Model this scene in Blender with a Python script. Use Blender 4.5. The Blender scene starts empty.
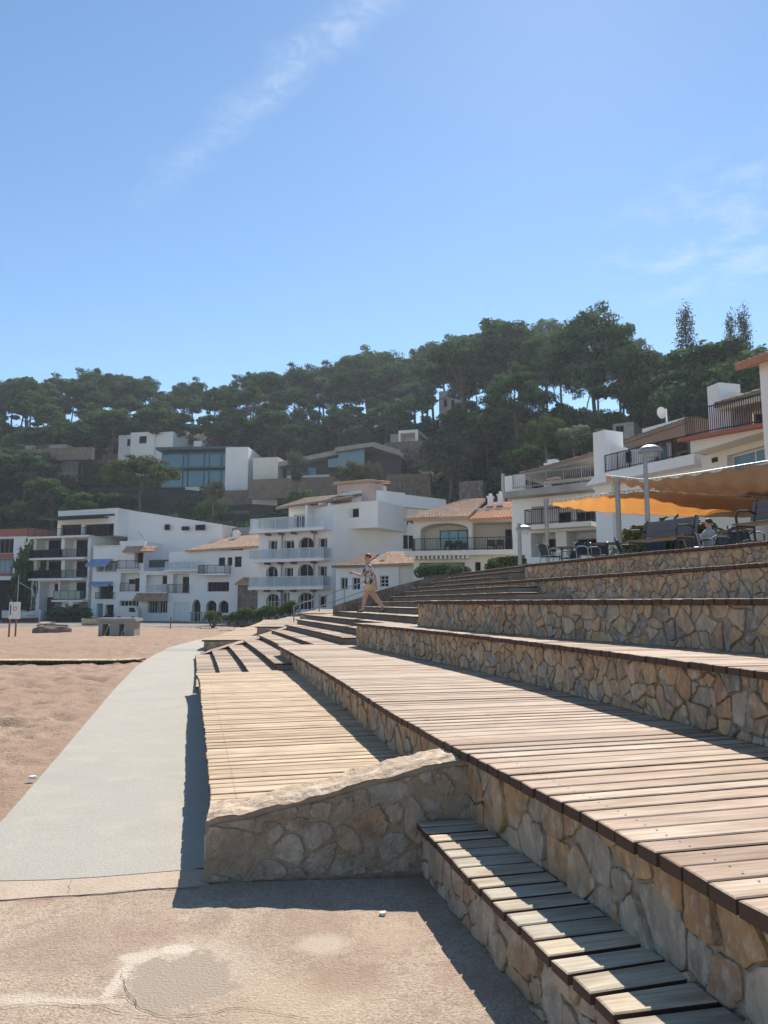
import bpy, math, random
from mathutils import Vector, Matrix, noise
R = math.radians
sc = bpy.context.scene
col = sc.collection

# ------------------------------------------------------------------ camera
FPX = 740.0; HZ = 603.0; EYE = 1.6
PITCH = math.atan((HZ - 512) / FPX)
cd = bpy.data.cameras.new('camera'); cam = bpy.data.objects.new('camera', cd); col.objects.link(cam)
cam.location = (0, 0, EYE); cam.rotation_euler = (R(90) + PITCH, 0, 0)
cd.sensor_fit = 'VERTICAL'; cd.sensor_height = 24.0; cd.lens = 24.0 * FPX / 1024; cd.clip_start = .05; cd.clip_end = 5000
sc.camera = cam
# ------------------------------------------------------------------ sky, sun, exposure
SUN_EL = R(44.5); SUN_AZ = R(15)           # azimuth clockwise from +Y
w = bpy.data.worlds.new('World'); sc.world = w; w.use_nodes = True
nt = w.node_tree; nt.nodes.clear()
def wn(t, **k):
    n = nt.nodes.new(t)
    for a, b in k.items(): setattr(n, a, b)
    return n
out = wn('ShaderNodeOutputWorld'); bg = wn('ShaderNodeBackground'); bg.inputs['Strength'].default_value = .093
sky = wn('ShaderNodeTexSky', sky_type='NISHITA', sun_disc=False, sun_elevation=SUN_EL, sun_rotation=SUN_AZ,
         altitude=10, air_density=1.0, dust_density=.05, ozone_density=1.6)
hsv = wn('ShaderNodeHueSaturation'); hsv.inputs['Saturation'].default_value = 1.13; hsv.inputs['Hue'].default_value = .497
# thin cirrus: a straight wisp high on the left and faint veils on the right, laid out on a plane overhead
tc = wn('ShaderNodeTexCoord'); sep = wn('ShaderNodeSeparateXYZ'); nt.links.new(tc.outputs['Generated'], sep.inputs[0])
def wm(op, a, b=None, c=None, clamp=False):
    n = wn('ShaderNodeMath', operation=op); n.use_clamp = clamp
    for i, v in enumerate((a, b, c)):
        if v is None: continue
        if isinstance(v, (int, float)): n.inputs[i].default_value = v
        else: nt.links.new(v, n.inputs[i])
    return n.outputs[0]
zc = wm('MAXIMUM', sep.outputs[2], .05)
px_ = wm('DIVIDE', sep.outputs[0], zc); py_ = wm('DIVIDE', sep.outputs[1], zc)
def sdir(u, v):
    x = (u - 384) / FPX; y = -(v - 512) / FPX
    return (x, math.cos(PITCH) - y * math.sin(PITCH), math.sin(PITCH) + y * math.cos(PITCH))
def splane(u, v):
    d = sdir(u, v); return d[0] / d[2], d[1] / d[2]
cmb = wn('ShaderNodeCombineXYZ'); nt.links.new(px_, cmb.inputs[0]); nt.links.new(py_, cmb.inputs[1])
ns = wn('ShaderNodeTexNoise'); ns.inputs['Scale'].default_value = 6; ns.inputs['Detail'].default_value = 7; ns.inputs['Roughness'].default_value = .62
nt.links.new(cmb.outputs[0], ns.inputs['Vector'])
ns2 = wn('ShaderNodeTexNoise'); ns2.inputs['Scale'].default_value = 22; ns2.inputs['Detail'].default_value = 6; ns2.inputs['Distortion'].default_value = 1.2
nt.links.new(cmb.outputs[0], ns2.inputs['Vector'])
A = splane(372, -5); B = splane(140, 205)
L = math.hypot(B[0] - A[0], B[1] - A[1]); tx, ty = (B[0] - A[0]) / L, (B[1] - A[1]) / L
along = wm('ADD', wm('MULTIPLY', wm('SUBTRACT', px_, A[0]), tx), wm('MULTIPLY', wm('SUBTRACT', py_, A[1]), ty))
across = wm('ADD', wm('MULTIPLY', wm('SUBTRACT', px_, A[0]), -ty), wm('MULTIPLY', wm('SUBTRACT', py_, A[1]), tx))
across = wm('ADD', across, wm('MULTIPLY', wm('SUBTRACT', ns.outputs[0], .5), .12))
wid = wm('SUBTRACT', 1.0, wm('DIVIDE', wm('ABSOLUTE', across), .062), clamp=True)
al = wm('MULTIPLY', wm('ADD', wm('DIVIDE', along, .12), 1.5, clamp=True), wm('SUBTRACT', 1.0, wm('DIVIDE', along, L * 1.05), clamp=True), clamp=True)
trail = wm('MULTIPLY', wm('MULTIPLY', wid, wm('POWER', al, .6)), wm('MULTIPLY_ADD', ns2.outputs[0], 1.6, -.35, clamp=True))
C = splane(740, 235)
ell = wm('ADD', wm('POWER', wm('DIVIDE', wm('SUBTRACT', px_, C[0]), .42), 2.0), wm('POWER', wm('DIVIDE', wm('SUBTRACT', py_, C[1]), .55), 2.0))
veil = wm('MULTIPLY', wm('SUBTRACT', 1.0, ell, clamp=True), wm('MULTIPLY_ADD', ns.outputs[0], 3.2, -1.45, clamp=True))
cl = wm('ADD', wm('MULTIPLY', trail, .44), wm('MULTIPLY', veil, .5), clamp=True)
mx = wn('ShaderNodeMix', data_type='RGBA'); mx.inputs[7].default_value = (5.6, 6.1, 6.8, 1)
nt.links.new(sky.outputs[0], hsv.inputs['Color']); nt.links.new(hsv.outputs[0], mx.inputs[6]); nt.links.new(cl, mx.inputs[0])
nt.links.new(mx.outputs[2], bg.inputs[0]); nt.links.new(bg.outputs[0], out.inputs[0])
sd = bpy.data.lights.new('sun', 'SUN'); sd.energy = 4.6; sd.angle = R(.53); sd.color = (1, .93, .83)
so = bpy.data.objects.new('sun', sd); col.objects.link(so)
sv = Vector((math.sin(SUN_AZ) * math.cos(SUN_EL), math.cos(SUN_AZ) * math.cos(SUN_EL), math.sin(SUN_EL)))
so.rotation_euler = sv.to_track_quat('Z', 'Y').to_euler(); so.location = (0, 0, 200)
sc.view_settings.view_transform = 'Standard'; sc.view_settings.look = 'None'
sc.view_settings.exposure = .78; sc.view_settings.gamma = 1

# ------------------------------------------------------------------ helpers
def ray(u, v): return sdir(u, v)
def PZ(u, v, z):
    r = ray(u, v); t = (z - EYE) / r[2]; return (r[0] * t, r[1] * t)
def PY(u, v, Y):
    r = ray(u, v); t = Y / r[1]; return (r[0] * t, Y, EYE + r[2] * t)
def interp(x, xs, ys):
    if x <= xs[0]: return ys[0]
    for i in range(1, len(xs)):
        if x <= xs[i]:
            return ys[i-1] + (ys[i] - ys[i-1]) * (x - xs[i-1]) / (xs[i] - xs[i-1])
    return ys[-1]
def tag(o, label=None, cat=None, group=None, kind=None):
    if label: o['label'] = label
    if cat: o['category'] = cat
    if group: o['group'] = group
    if kind: o['kind'] = kind
    return o
def empty(name, loc=(0, 0, 0), rz=0, label=None, cat=None, group=None):
    o = bpy.data.objects.new(name, None); col.objects.link(o); o.empty_display_size = .2
    o.location = loc; o.rotation_euler = (0, 0, rz); return tag(o, label, cat, group)
class MB:
    def __init__(s): s.v = []; s.f = []; s.t = []; s.m = []
    def add(s, vs, fs, t=0.5, m=0):
        b = len(s.v); s.v += [tuple(x) for x in vs]; s.t += [t] * len(vs)
        for f in fs: s.f.append(tuple(b + i for i in f)); s.m.append(m)
    def box(s, x0, y0, z0, x1, y1, z1, t=.5, m=0, M=None):
        vs = [(x0,y0,z0),(x1,y0,z0),(x1,y1,z0),(x0,y1,z0),(x0,y0,z1),(x1,y0,z1),(x1,y1,z1),(x0,y1,z1)]
        if M: vs = [M @ Vector(p) for p in vs]
        s.add(vs, [(3,2,1,0),(4,5,6,7),(0,1,5,4),(1,2,6,5),(2,3,7,6),(3,0,4,7)], t, m)
    def quadbox(s, pts, z0, z1, t=.5, m=0, bev=0):
        # prism over plan polygon (counter-clockwise)
        n = len(pts)
        if bev:
            cx = sum(p[0] for p in pts) / n; cy = sum(p[1] for p in pts) / n
            def ins(p, d):
                dx, dy = cx - p[0], cy - p[1]; l = math.hypot(dx, dy) or 1
                return (p[0] + dx / l * d, p[1] + dy / l * d)
            vs = [(p[0], p[1], z0) for p in pts] + [(p[0], p[1], z1 - bev) for p in pts] + [(*ins(p, bev * 1.4), z1) for p in pts]
            fs = [tuple(range(n - 1, -1, -1)), tuple(range(2*n, 3*n))]
            for i in range(n):
                j = (i + 1) % n; fs += [(i, j, n + j, n + i), (n + i, n + j, 2*n + j, 2*n + i)]
        else:
            vs = [(p[0], p[1], z0) for p in pts] + [(p[0], p[1], z1) for p in pts]
            fs = [tuple(range(n - 1, -1, -1)), tuple(range(n, 2*n))]
            for i in range(n):
                j = (i + 1) % n; fs.append((i, j, n + j, n + i))
        s.add(vs, fs, t, m)
    def tube(s, pts, rs, n=8, t=.5, m=0, cap=True):
        pts = [Vector(p) for p in pts]
        if isinstance(rs, (int, float)): rs = [rs] * len(pts)
        base = len(s.v); up = Vector((0, 0, 1)); prev = None
        for i, p in enumerate(pts):
            d = (pts[min(i + 1, len(pts) - 1)] - pts[max(i - 1, 0)]).normalized()
            a = prev if prev else (Vector((1, 0, 0)) if abs(d.z) > .9 else up)
            x = (a - d * a.dot(d)).normalized(); y = d.cross(x); prev = x
            for k in range(n):
                an = 2 * math.pi * k / n
                s.v.append(tuple(p + (x * math.cos(an) + y * math.sin(an)) * rs[i])); s.t.append(t)
        for i in range(len(pts) - 1):
            for k in range(n):
                a = base + i * n + k; b = base + i * n + (k + 1) % n
                s.f.append((a, b, b + n, a + n)); s.m.append(m)
        if cap:
            s.f.append(tuple(base + k for k in range(n - 1, -1, -1))); s.m.append(m)
            s.f.append(tuple(base + (len(pts) - 1) * n + k for k in range(n))); s.m.append(m)
    def bar(s, a, b, w_, h_=None, t=.5, m=0):
        h_ = h_ or w_; a = Vector(a); b = Vector(b); d = b - a; l = d.length
        q = d.to_track_quat('X', 'Z') if l else None
        M = Matrix.Translation(a) @ q.to_matrix().to_4x4()
        s.box(0, -w_/2, -h_/2, l, w_/2, h_/2, t, m, M)
    def mesh(s, name, mats):
        me = bpy.data.meshes.new(name); me.from_pydata(s.v, [], s.f); me.validate(clean_customdata=False)
        if not isinstance(mats, (list, tuple)): mats = [mats]
        for m in mats: me.materials.append(m)
        if len(mats) > 1 and len(me.polygons) == len(s.m): me.polygons.foreach_set('material_index', s.m)
        if len(me.vertices) == len(s.t):
            at = me.attributes.new('tint', 'FLOAT', 'POINT'); at.data.foreach_set('value', s.t)
        me.update(); return me
    def build(s, name, mats, parent=None, loc=None, smooth=False, bevel=0):
        me = s.mesh(name, mats)
        if smooth: me.polygons.foreach_set('use_smooth', [True] * len(me.polygons))
        o = bpy.data.objects.new(name, me); col.objects.link(o)
        if parent: o.parent = parent
        if loc: o.location = loc
        if bevel:
            b = o.modifiers.new('b', 'BEVEL'); b.width = bevel; b.segments = 2; b.limit_method = 'ANGLE'
        return o
def link(name, me, parent=None, loc=None, rz=0, scale=None):
    o = bpy.data.objects.new(name, me); col.objects.link(o)
    if parent: o.parent = parent
    if loc: o.location = loc
    o.rotation_euler = (0, 0, rz)
    if scale: o.scale = scale
    return o
def copy_tree(o, parent=None):
    c = o.copy(); col.objects.link(c); c.parent = parent
    for ch in list(o.children): copy_tree(ch, c)
    return c

# ------------------------------------------------------------------ materials
MATS = {}
def mat(name, base=(.5,.5,.5), rough=.8, var=None, vscale=2, vamt=.25, bump=0, bscale=20, bdetail=4, metal=0, spec=.3,
        ramp=None, tintamt=0, speck=None, stretch=None, coords='Object', trans=0, alpha=1, second=None, sscale=.5, sthr=(.45,.6)):
    m = bpy.data.materials.new(name); m.use_nodes = True; MATS[name] = m
    T = m.node_tree; N = T.nodes; p = N['Principled BSDF']
    p.inputs['Roughness'].default_value = rough; p.inputs['Metallic'].default_value = metal
    p.inputs['Specular IOR Level'].default_value = spec
    def nd(t, **k):
        n = N.new(t)
        for a, b in k.items(): setattr(n, a, b)
        return n
    c = nd('ShaderNodeTexCoord').outputs[coords]
    if stretch:
        mp = nd('ShaderNodeMapping'); mp.inputs['Scale'].default_value = stretch; T.links.new(c, mp.inputs[0]); c = mp.outputs[0]
    def noise_(sc_, det=5, ro=.55, dist=0):
        n = nd('ShaderNodeTexNoise'); n.inputs['Scale'].default_value = sc_; n.inputs['Detail'].default_value = det
        n.inputs['Roughness'].default_value = ro; n.inputs['Distortion'].default_value = dist; T.links.new(c, n.inputs['Vector']); return n
    def mixc(f, a, b):
        n = nd('ShaderNodeMix', data_type='RGBA')
        for i, v in ((0, f), (6, a), (7, b)):
            if hasattr(v, 'is_linked'): T.links.new(v, n.inputs[i])
            elif isinstance(v, (int, float)): n.inputs[i].default_value = v
            else: n.inputs[i].default_value = (*v, 1)
        return n.outputs[2]
    cc = None
    if ramp:
        at = nd('ShaderNodeAttribute', attribute_name='tint'); rp = nd('ShaderNodeValToRGB'); rp.color_ramp.interpolation = 'LINEAR'
        el = rp.color_ramp.elements
        while len(el) < len(ramp): el.new(.5)
        for i, (e, r_) in enumerate(zip(el, ramp)):
            e.position = i / (len(ramp) - 1); e.color = (*r_, 1)
        T.links.new(at.outputs['Fac'], rp.inputs[0]); cc = rp.outputs[0]
    src = cc if cc is not None else base
    if var:
        n = noise_(vscale, 6, .6, .3)
        mr = nd('ShaderNodeMapRange'); mr.inputs[1].default_value = .35; mr.inputs[2].default_value = .68; T.links.new(n.outputs[0], mr.inputs[0])
        mul = nd('ShaderNodeMath', operation='MULTIPLY'); mul.inputs[1].default_value = vamt; T.links.new(mr.outputs[0], mul.inputs[0])
        src = mixc(mul.outputs[0], src, var)
    if second:
        n = noise_(sscale, 7, .65, .6)
        mr = nd('ShaderNodeMapRange'); mr.inputs[1].default_value = sthr[0]; mr.inputs[2].default_value = sthr[1]; T.links.new(n.outputs[0], mr.inputs[0])
        src = mixc(mr.outputs[0], src, second)
    if speck:      # (scale, colour a, amount a, colour b, amount b): fine aggregate grains, light and dark
        for q, (sc_, cl_, am_) in enumerate(speck):
            v_ = nd('ShaderNodeTexNoise'); v_.inputs['Scale'].default_value = sc_; v_.inputs['Detail'].default_value = 2.5; v_.inputs['Roughness'].default_value = .7; T.links.new(c, v_.inputs['Vector'])
            mr = nd('ShaderNodeMapRange'); mr.inputs[1].default_value = .5; mr.inputs[2].default_value = .68; mr.inputs[4].default_value = am_; T.links.new(v_.outputs[0], mr.inputs[0])
            src = mixc(mr.outputs[0], src, cl_)
    if hasattr(src, 'is_linked'): T.links.new(src, p.inputs['Base Color'])
    else: p.inputs['Base Color'].default_value = (*src, 1)
    if bump:
        n = noise_(bscale, bdetail, .6); b = nd('ShaderNodeBump'); b.inputs['Strength'].default_value = min(1, bump * 1.0)
        b.inputs['Distance'].default_value = .02 * bump * min(1, 14 / bscale); T.links.new(n.outputs[0], b.inputs['Height']); T.links.new(b.outputs[0], p.inputs['Normal'])
    if trans:
        tr = nd('ShaderNodeBsdfTranslucent'); ms = nd('ShaderNodeMixShader'); ms.inputs[0].default_value = trans
        if hasattr(src, 'is_linked'): T.links.new(src, tr.inputs[0])
        else: tr.inputs[0].default_value = (*src, 1)
        T.links.new(p.outputs[0], ms.inputs[1]); T.links.new(tr.outputs[0], ms.inputs[2]); T.links.new(ms.outputs[0], N['Material Output'].inputs[0])
    return m
WOODR = [(.30,.23,.17), (.42,.34,.26), (.50,.41,.31), (.47,.41,.35), (.56,.48,.38), (.44,.33,.24)]
def plank_mat(name, ramp, gap=1):
    """weathered wood whose grain runs along each board: uses the 'grain' uv"""
    m = mat(name, ramp=ramp, rough=.75, spec=.25); T = m.node_tree; N = T.nodes; p = N['Principled BSDF']
    uv = N.new('ShaderNodeUVMap'); uv.uv_map = 'grain'
    mp = N.new('ShaderNodeMapping'); mp.inputs['Scale'].default_value = (1.6, 34, 1); T.links.new(uv.outputs[0], mp.inputs[0])
    n = N.new('ShaderNodeTexNoise'); n.inputs['Scale'].default_value = 1.6; n.inputs['Detail'].default_value = 8; n.inputs['Roughness'].default_value = .7
    T.links.new(mp.outputs[0], n.inputs['Vector'])
    rp = N.new('ShaderNodeValToRGB'); rp.color_ramp.elements[0].position = .3; rp.color_ramp.elements[0].color = (.58,.52,.46,1)
    rp.color_ramp.elements[1].position = .66; rp.color_ramp.elements[1].color = (1.12,1.1,1.07,1); T.links.new(n.outputs[0], rp.inputs[0])
    mp2 = N.new('ShaderNodeMapping'); mp2.inputs['Scale'].default_value = (2.2, 9, 1); T.links.new(uv.outputs[0], mp2.inputs[0])
    n2 = N.new('ShaderNodeTexNoise'); n2.inputs['Scale'].default_value = 1.1; n2.inputs['Detail'].default_value = 4; T.links.new(mp2.outputs[0], n2.inputs['Vector'])
    rp2 = N.new('ShaderNodeValToRGB'); rp2.color_ramp.elements[0].position = .32; rp2.color_ramp.elements[0].color = (.72,.66,.6,1)
    rp2.color_ramp.elements[1].position = .6; rp2.color_ramp.elements[1].color = (1.05,1.03,1.0,1); T.links.new(n2.outputs[0], rp2.inputs[0])
    # knots
    vo = N.new('ShaderNodeTexVoronoi'); vo.inputs['Scale'].default_value = 1.0
    mp3 = N.new('ShaderNodeMapping'); mp3.inputs['Scale'].default_value = (2.3, 7, 1); T.links.new(uv.outputs[0], mp3.inputs[0]); T.links.new(mp3.outputs[0], vo.inputs['Vector'])
    kr = N.new('ShaderNodeValToRGB'); kr.color_ramp.elements[0].position = .035; kr.color_ramp.elements[0].color = (.35,.24,.17,1)
    kr.color_ramp.elements[1].position = .08; kr.color_ramp.elements[1].color = (1,1,1,1); T.links.new(vo.outputs['Distance'], kr.inputs[0])
    base = p.inputs['Base Color'].links[0].from_socket
    for r_ in (rp, rp2, kr):
        mu = N.new('ShaderNodeMix'); mu.data_type = 'RGBA'; mu.blend_type = 'MULTIPLY'; mu.inputs[0].default_value = 1
        T.links.new(base, mu.inputs[6]); T.links.new(r_.outputs[0], mu.inputs[7]); base = mu.outputs[2]
    # faces not turned upward take one fixed dark red-brown instead of the plank tones
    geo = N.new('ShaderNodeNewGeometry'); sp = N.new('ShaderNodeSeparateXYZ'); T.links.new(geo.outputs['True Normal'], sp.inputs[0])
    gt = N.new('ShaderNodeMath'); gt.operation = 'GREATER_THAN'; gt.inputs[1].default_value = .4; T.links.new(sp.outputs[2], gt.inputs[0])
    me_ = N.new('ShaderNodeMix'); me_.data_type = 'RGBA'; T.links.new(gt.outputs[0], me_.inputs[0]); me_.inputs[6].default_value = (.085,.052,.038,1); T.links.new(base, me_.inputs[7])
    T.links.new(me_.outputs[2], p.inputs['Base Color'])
    b = N.new('ShaderNodeBump'); b.inputs['Strength'].default_value = .35; b.inputs['Distance'].default_value = .004
    T.links.new(n.outputs[0], b.inputs['Height']); T.links.new(b.outputs[0], p.inputs['Normal'])
    return m
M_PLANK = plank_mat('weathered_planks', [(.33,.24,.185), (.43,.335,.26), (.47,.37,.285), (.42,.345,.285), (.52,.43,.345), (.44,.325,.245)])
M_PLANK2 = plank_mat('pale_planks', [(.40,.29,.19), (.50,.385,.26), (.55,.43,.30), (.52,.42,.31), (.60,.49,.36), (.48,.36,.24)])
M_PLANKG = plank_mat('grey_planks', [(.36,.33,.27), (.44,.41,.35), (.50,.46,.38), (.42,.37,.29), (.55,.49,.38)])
STONES = [(0.412,0.230,0.114), (0.556,0.338,0.176), (0.618,0.412,0.229), (0.433,0.294,0.185), (0.618,0.431,0.273), (0.340,0.304,0.255), (0.567,0.470,0.352), (0.268,0.265,0.246), (0.515,0.323,0.198), (0.639,0.500,0.352), (0.484,0.274,0.158), (0.391,0.333,0.264)]
M_STONE = mat('flagstone', ramp=STONES, rough=.88, var=(.17,.13,.10), vscale=6, vamt=.5, bump=2.4, bscale=22, bdetail=10, stretch=(1,1,.6), second=(.58,.39,.24), sscale=3.6, sthr=(.58,.82), speck=[(11, (.17,.13,.10), .5), (18, (.62,.54,.45), .5)])
M_STONEW = mat('worn_sandstone', ramp=[(.44,.335,.235), (.52,.41,.30), (.48,.33,.21), (.58,.50,.40), (.42,.36,.30), (.47,.29,.175), (.54,.43,.33)], rough=.9, var=(.2,.15,.11), vscale=5, vamt=.6, bump=2.2, bscale=16, bdetail=10, second=(.58,.48,.37), sscale=4, sthr=(.5,.7), speck=[(12, (.20,.155,.115), .5)])
M_MORTAR = mat('mortar', (.36,.30,.23), .95, var=(.18,.145,.11), vscale=8, vamt=.7, bump=1.2, bscale=40)
M_MORTARL = mat('pale_mortar', (.46,.37,.28), .95, var=(.27,.205,.15), vscale=7, vamt=.8, bump=1.5, bscale=30, second=(.50,.44,.35), sscale=3, sthr=(.5,.7))
M_RISER = mat('grey_riser', (.235,.205,.175), .9, var=(.13,.115,.10), vscale=3, vamt=.6, bump=.8, bscale=25)
SPK = [(70, (.15,.11,.08), .75), (83, (.58,.49,.38), .7), (33, (.20,.145,.105), .6), (9, (.27,.19,.14), .6), (1.7, (.30,.20,.145), .55)]
M_PAVE = mat('aggregate_pavement', (.40,.305,.225), .92, var=(.30,.215,.155), vscale=2.6, vamt=.6, bump=2.6, bscale=75, bdetail=4, second=(.50,.40,.29), sscale=.8, sthr=(.48,.7), speck=SPK)
M_PATCH = mat('cement_patch', (.33,.265,.20), .92, var=(.37,.29,.215), vscale=5, vamt=.7, bump=2.0, bscale=75, speck=[(70, (.18,.14,.105), .6), (83, (.50,.43,.34), .5), (12, (.27,.21,.16), .5)])
M_LIME = mat('lime_residue', (.44,.35,.265), .92, var=(.40,.31,.24), vscale=9, vamt=.9, bump=1.6, bscale=70, speck=[(60, (.32,.24,.19), .6)])
M_CRACK = mat('crack_dirt', (.05,.035,.03), 1)
M_PATH = mat('path_concrete', (.355,.33,.28), .88, var=(.285,.27,.235), vscale=1.1, vamt=.6, bump=1.2, bscale=55, second=(.33,.315,.275), sscale=.5, sthr=(.4,.7), speck=[(60, (.30,.27,.23), .35), (2.2, (.40,.355,.28), .6), (.9, (.29,.28,.245), .5), (95, (.58,.54,.47), .4)])
M_APRON = mat('sandy_concrete', (.46,.37,.28), .9, var=(.38,.29,.22), vscale=4, vamt=.7, bump=1.5, bscale=60, speck=[(60, (.28,.21,.16), .5)])
M_SAND = mat('beach_sand', (.295,.20,.135), .95, var=(.235,.15,.10), vscale=1.6, vamt=.6, bump=2.5, bscale=28, bdetail=8, second=(.335,.235,.165), sscale=.35, sthr=(.4,.65), speck=[(9, (.20,.13,.088), .6), (60, (.44,.32,.23), .4), (3.5, (.235,.155,.105), .5)])
M_HILL = mat('hill_soil', (.06,.06,.035), 1, var=(.12,.085,.055), vscale=.12, vamt=.8, bump=1, bscale=2, second=(.03,.042,.022), sscale=.2, sthr=(.4,.6))
M_STREET = mat('street_asphalt', (.16,.15,.14), .9, var=(.22,.2,.18), vscale=.5, vamt=.6)
M_PLASTER = mat('white_plaster', (.82,.80,.77), .85, var=(.68,.66,.63), vscale=.35, vamt=.45, bump=.3, bscale=6)
M_CREAM = mat('cream_plaster', (.74,.69,.60), .85, var=(.62,.57,.49), vscale=.4, vamt=.5)
M_TERRA = mat('terracotta_paint', (.36,.13,.09), .8, var=(.28,.10,.075), vscale=.8, vamt=.6)
M_PINK = mat('pale_pink_plaster', (.60,.46,.40), .85, var=(.5,.38,.33), vscale=.5, vamt=.5)
M_TILE = mat('roof_tiles', ramp=[(.42,.24,.15), (.50,.31,.20), (.58,.42,.30), (.38,.20,.13), (.62,.48,.36)], rough=.85, var=(.30,.2,.14), vscale=.9, vamt=.5)
M_TILEO = mat('orange_roof_tiles', ramp=[(.52,.22,.10), (.58,.27,.13), (.50,.20,.09), (.62,.33,.18)], rough=.85, var=(.36,.16,.09), vscale=.9, vamt=.4)
M_TILEB = mat('brown_roof_tiles', ramp=[(.20,.14,.11), (.27,.19,.14), (.17,.13,.11)], rough=.85, var=(.32,.25,.2), vscale=.9, vamt=.4)
M_GLASS = mat('window_glass', (.006,.008,.011), .3, spec=.04)
M_GLASSB = mat('blue_window_glass', (.05,.13,.16), .12, spec=.8, metal=.25)
M_PANELB = mat('pale_blue_glazing', (.13,.23,.30), .25, spec=.5, var=(.2,.31,.38), vscale=.3, vamt=.4)
M_CURT = mat('pale_curtain', (.55,.53,.5), .9, var=(.4,.39,.38), vscale=3, vamt=.6)
M_FRAMEW = mat('white_frame', (.7,.7,.68), .5)
M_FRAMED = mat('dark_frame', (.05,.05,.05), .5)
M_TEAL = mat('teal_steel', (.035,.10,.12), .5)
M_RAILD = mat('dark_iron', (.03,.03,.032), .5, metal=.3)
M_RAILG = mat('grey_steel', (.30,.31,.31), .45, metal=.5)
M_RAILW = mat('white_rail', (.68,.69,.70), .5)
M_FROST = mat('frosted_screen', (.50,.56,.60), .3, spec=.5)
_t = M_FROST.node_tree; _tr = _t.nodes.new('ShaderNodeBsdfTransparent'); _mx = _t.nodes.new('ShaderNodeMixShader'); _mx.inputs[0].default_value = .42
_t.links.new(_tr.outputs[0], _mx.inputs[1]); _t.links.new(_t.nodes['Principled BSDF'].outputs[0], _mx.inputs[2]); _t.links.new(_mx.outputs[0], _t.nodes['Material Output'].inputs[0])
M_AWNB = mat('blue_awning', (.17,.29,.46), .85, var=(.22,.34,.5), vscale=2, vamt=.5)
M_AWNG = mat('dark_green_awning', (.03,.06,.06), .85)
M_SLATE = mat('grey_cladding', (.24,.25,.25), .8, var=(.3,.3,.29), vscale=.5, vamt=.5)
M_CONC = mat('raw_concrete', (.36,.34,.31), .9, var=(.22,.2,.18), vscale=1.2, vamt=.6, bump=.6, bscale=8)
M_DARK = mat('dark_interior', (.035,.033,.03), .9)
M_RUBBLE = mat('rubble_stone', ramp=[(.16,.125,.10), (.22,.17,.135), (.27,.215,.17), (.19,.165,.145)], rough=.95, var=(.1,.08,.065), vscale=1.5, vamt=.6, bump=1, bscale=3)
M_BARK = mat('pine_bark', (.10,.088,.075), .95, var=(.19,.165,.14), vscale=.8, vamt=.6)
def leaf(name, ramp, tr=.22): return mat(name, ramp=ramp, rough=.9, spec=.04, trans=tr)
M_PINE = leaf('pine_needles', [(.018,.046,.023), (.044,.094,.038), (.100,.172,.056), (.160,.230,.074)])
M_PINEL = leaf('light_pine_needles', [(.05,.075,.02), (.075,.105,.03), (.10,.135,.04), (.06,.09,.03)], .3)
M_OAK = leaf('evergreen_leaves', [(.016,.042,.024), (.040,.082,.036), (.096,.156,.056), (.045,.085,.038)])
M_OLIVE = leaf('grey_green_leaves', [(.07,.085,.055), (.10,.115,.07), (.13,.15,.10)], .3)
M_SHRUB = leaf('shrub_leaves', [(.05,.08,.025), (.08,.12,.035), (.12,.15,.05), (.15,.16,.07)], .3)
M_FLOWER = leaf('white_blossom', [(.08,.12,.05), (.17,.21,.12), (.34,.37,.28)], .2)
M_POLE = mat('galvanised_steel', (.36,.35,.33), .5, metal=.4, var=(.25,.24,.23), vscale=4, vamt=.5)
M_SAIL = mat('orange_shade_cloth', (.86,.60,.31), .85, var=(.80,.50,.22), vscale=1.5, vamt=.6, trans=.62)
M_SAILT = mat('tan_shade_cloth', (.56,.42,.30), .85, var=(.47,.34,.24), vscale=1.5, vamt=.6, trans=.42)
M_BENCHW = mat('grey_bench_wood', (.14,.135,.135), .7, var=(.09,.085,.08), vscale=8, vamt=.6, stretch=(1,8,8))
M_BENCHB = mat('brown_bench_wood', (.19,.12,.08), .7, var=(.12,.08,.05), vscale=8, vamt=.6)

# ------------------------------------------------------------------ ground height
def smooth(t): t = max(0., min(1., t)); return t * t * (3 - 2 * t)
def hill(x, y):
    th = x / max(y, 1)
    low = interp(th, [-.3, -.2, -.12, -.03, .03], [-.5, -.5, .3, 1.0, 2.4])
    low = low * smooth((y - 44) / 14)
    y0 = interp(th, [-.5, -.1, .1, .3, .6], [101, 98, 78, 58, 48])
    y1 = 165.
    zr = interp(th, [-.5, -.3, 0, .15, .3, .5], [42, 42, 41, 44, 45, 40])
    if y <= y0: return low
    t = (y - y0) / (y1 - y0)
    if t < 1: z = low + (zr - low) * t ** .82
    else: z = zr - (y - y1) * .12
    n = noise.noise(Vector((x * .03, y * .03, 0))) * 2.2 + noise.noise(Vector((x * .1, y * .1, 3))) * .7
    return z + n * smooth(t * 3)
def grid(name, xs, ys, f, m, smooth_=True):
    vs = [(x, y, f(x, y)) for y in ys for x in xs]; nx = len(xs)
    fs = [(j*nx+i, j*nx+i+1, (j+1)*nx+i+1, (j+1)*nx+i) for j in range(len(ys)-1) for i in range(nx-1)]
    b = MB(); b.add(vs, fs); return b.build(name, m, smooth=smooth_)
def lin(a, b, n): return [a + (b - a) * i / n for i in range(n + 1)]
grid('ground', [-1500, 1500], [-300, 2500], lambda x, y: -1.2, M_SAND)['kind'] = 'structure'
def hz_(x, y):
    return hill(x, y) - .03 - (1.0 if (y < 67 and x / y < -.13) else 0)
tag(grid('hillside', lin(-230, 230, 150), lin(44, 300, 130), hz_, M_HILL), kind='structure')
def street_z(x, y): return hill(x, y) + .02
grid('street', lin(-75, -6, 40), lin(66, 90, 12), lambda x, y: min(1.2, street_z(x, y)), M_STREET)['kind'] = 'structure'

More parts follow.
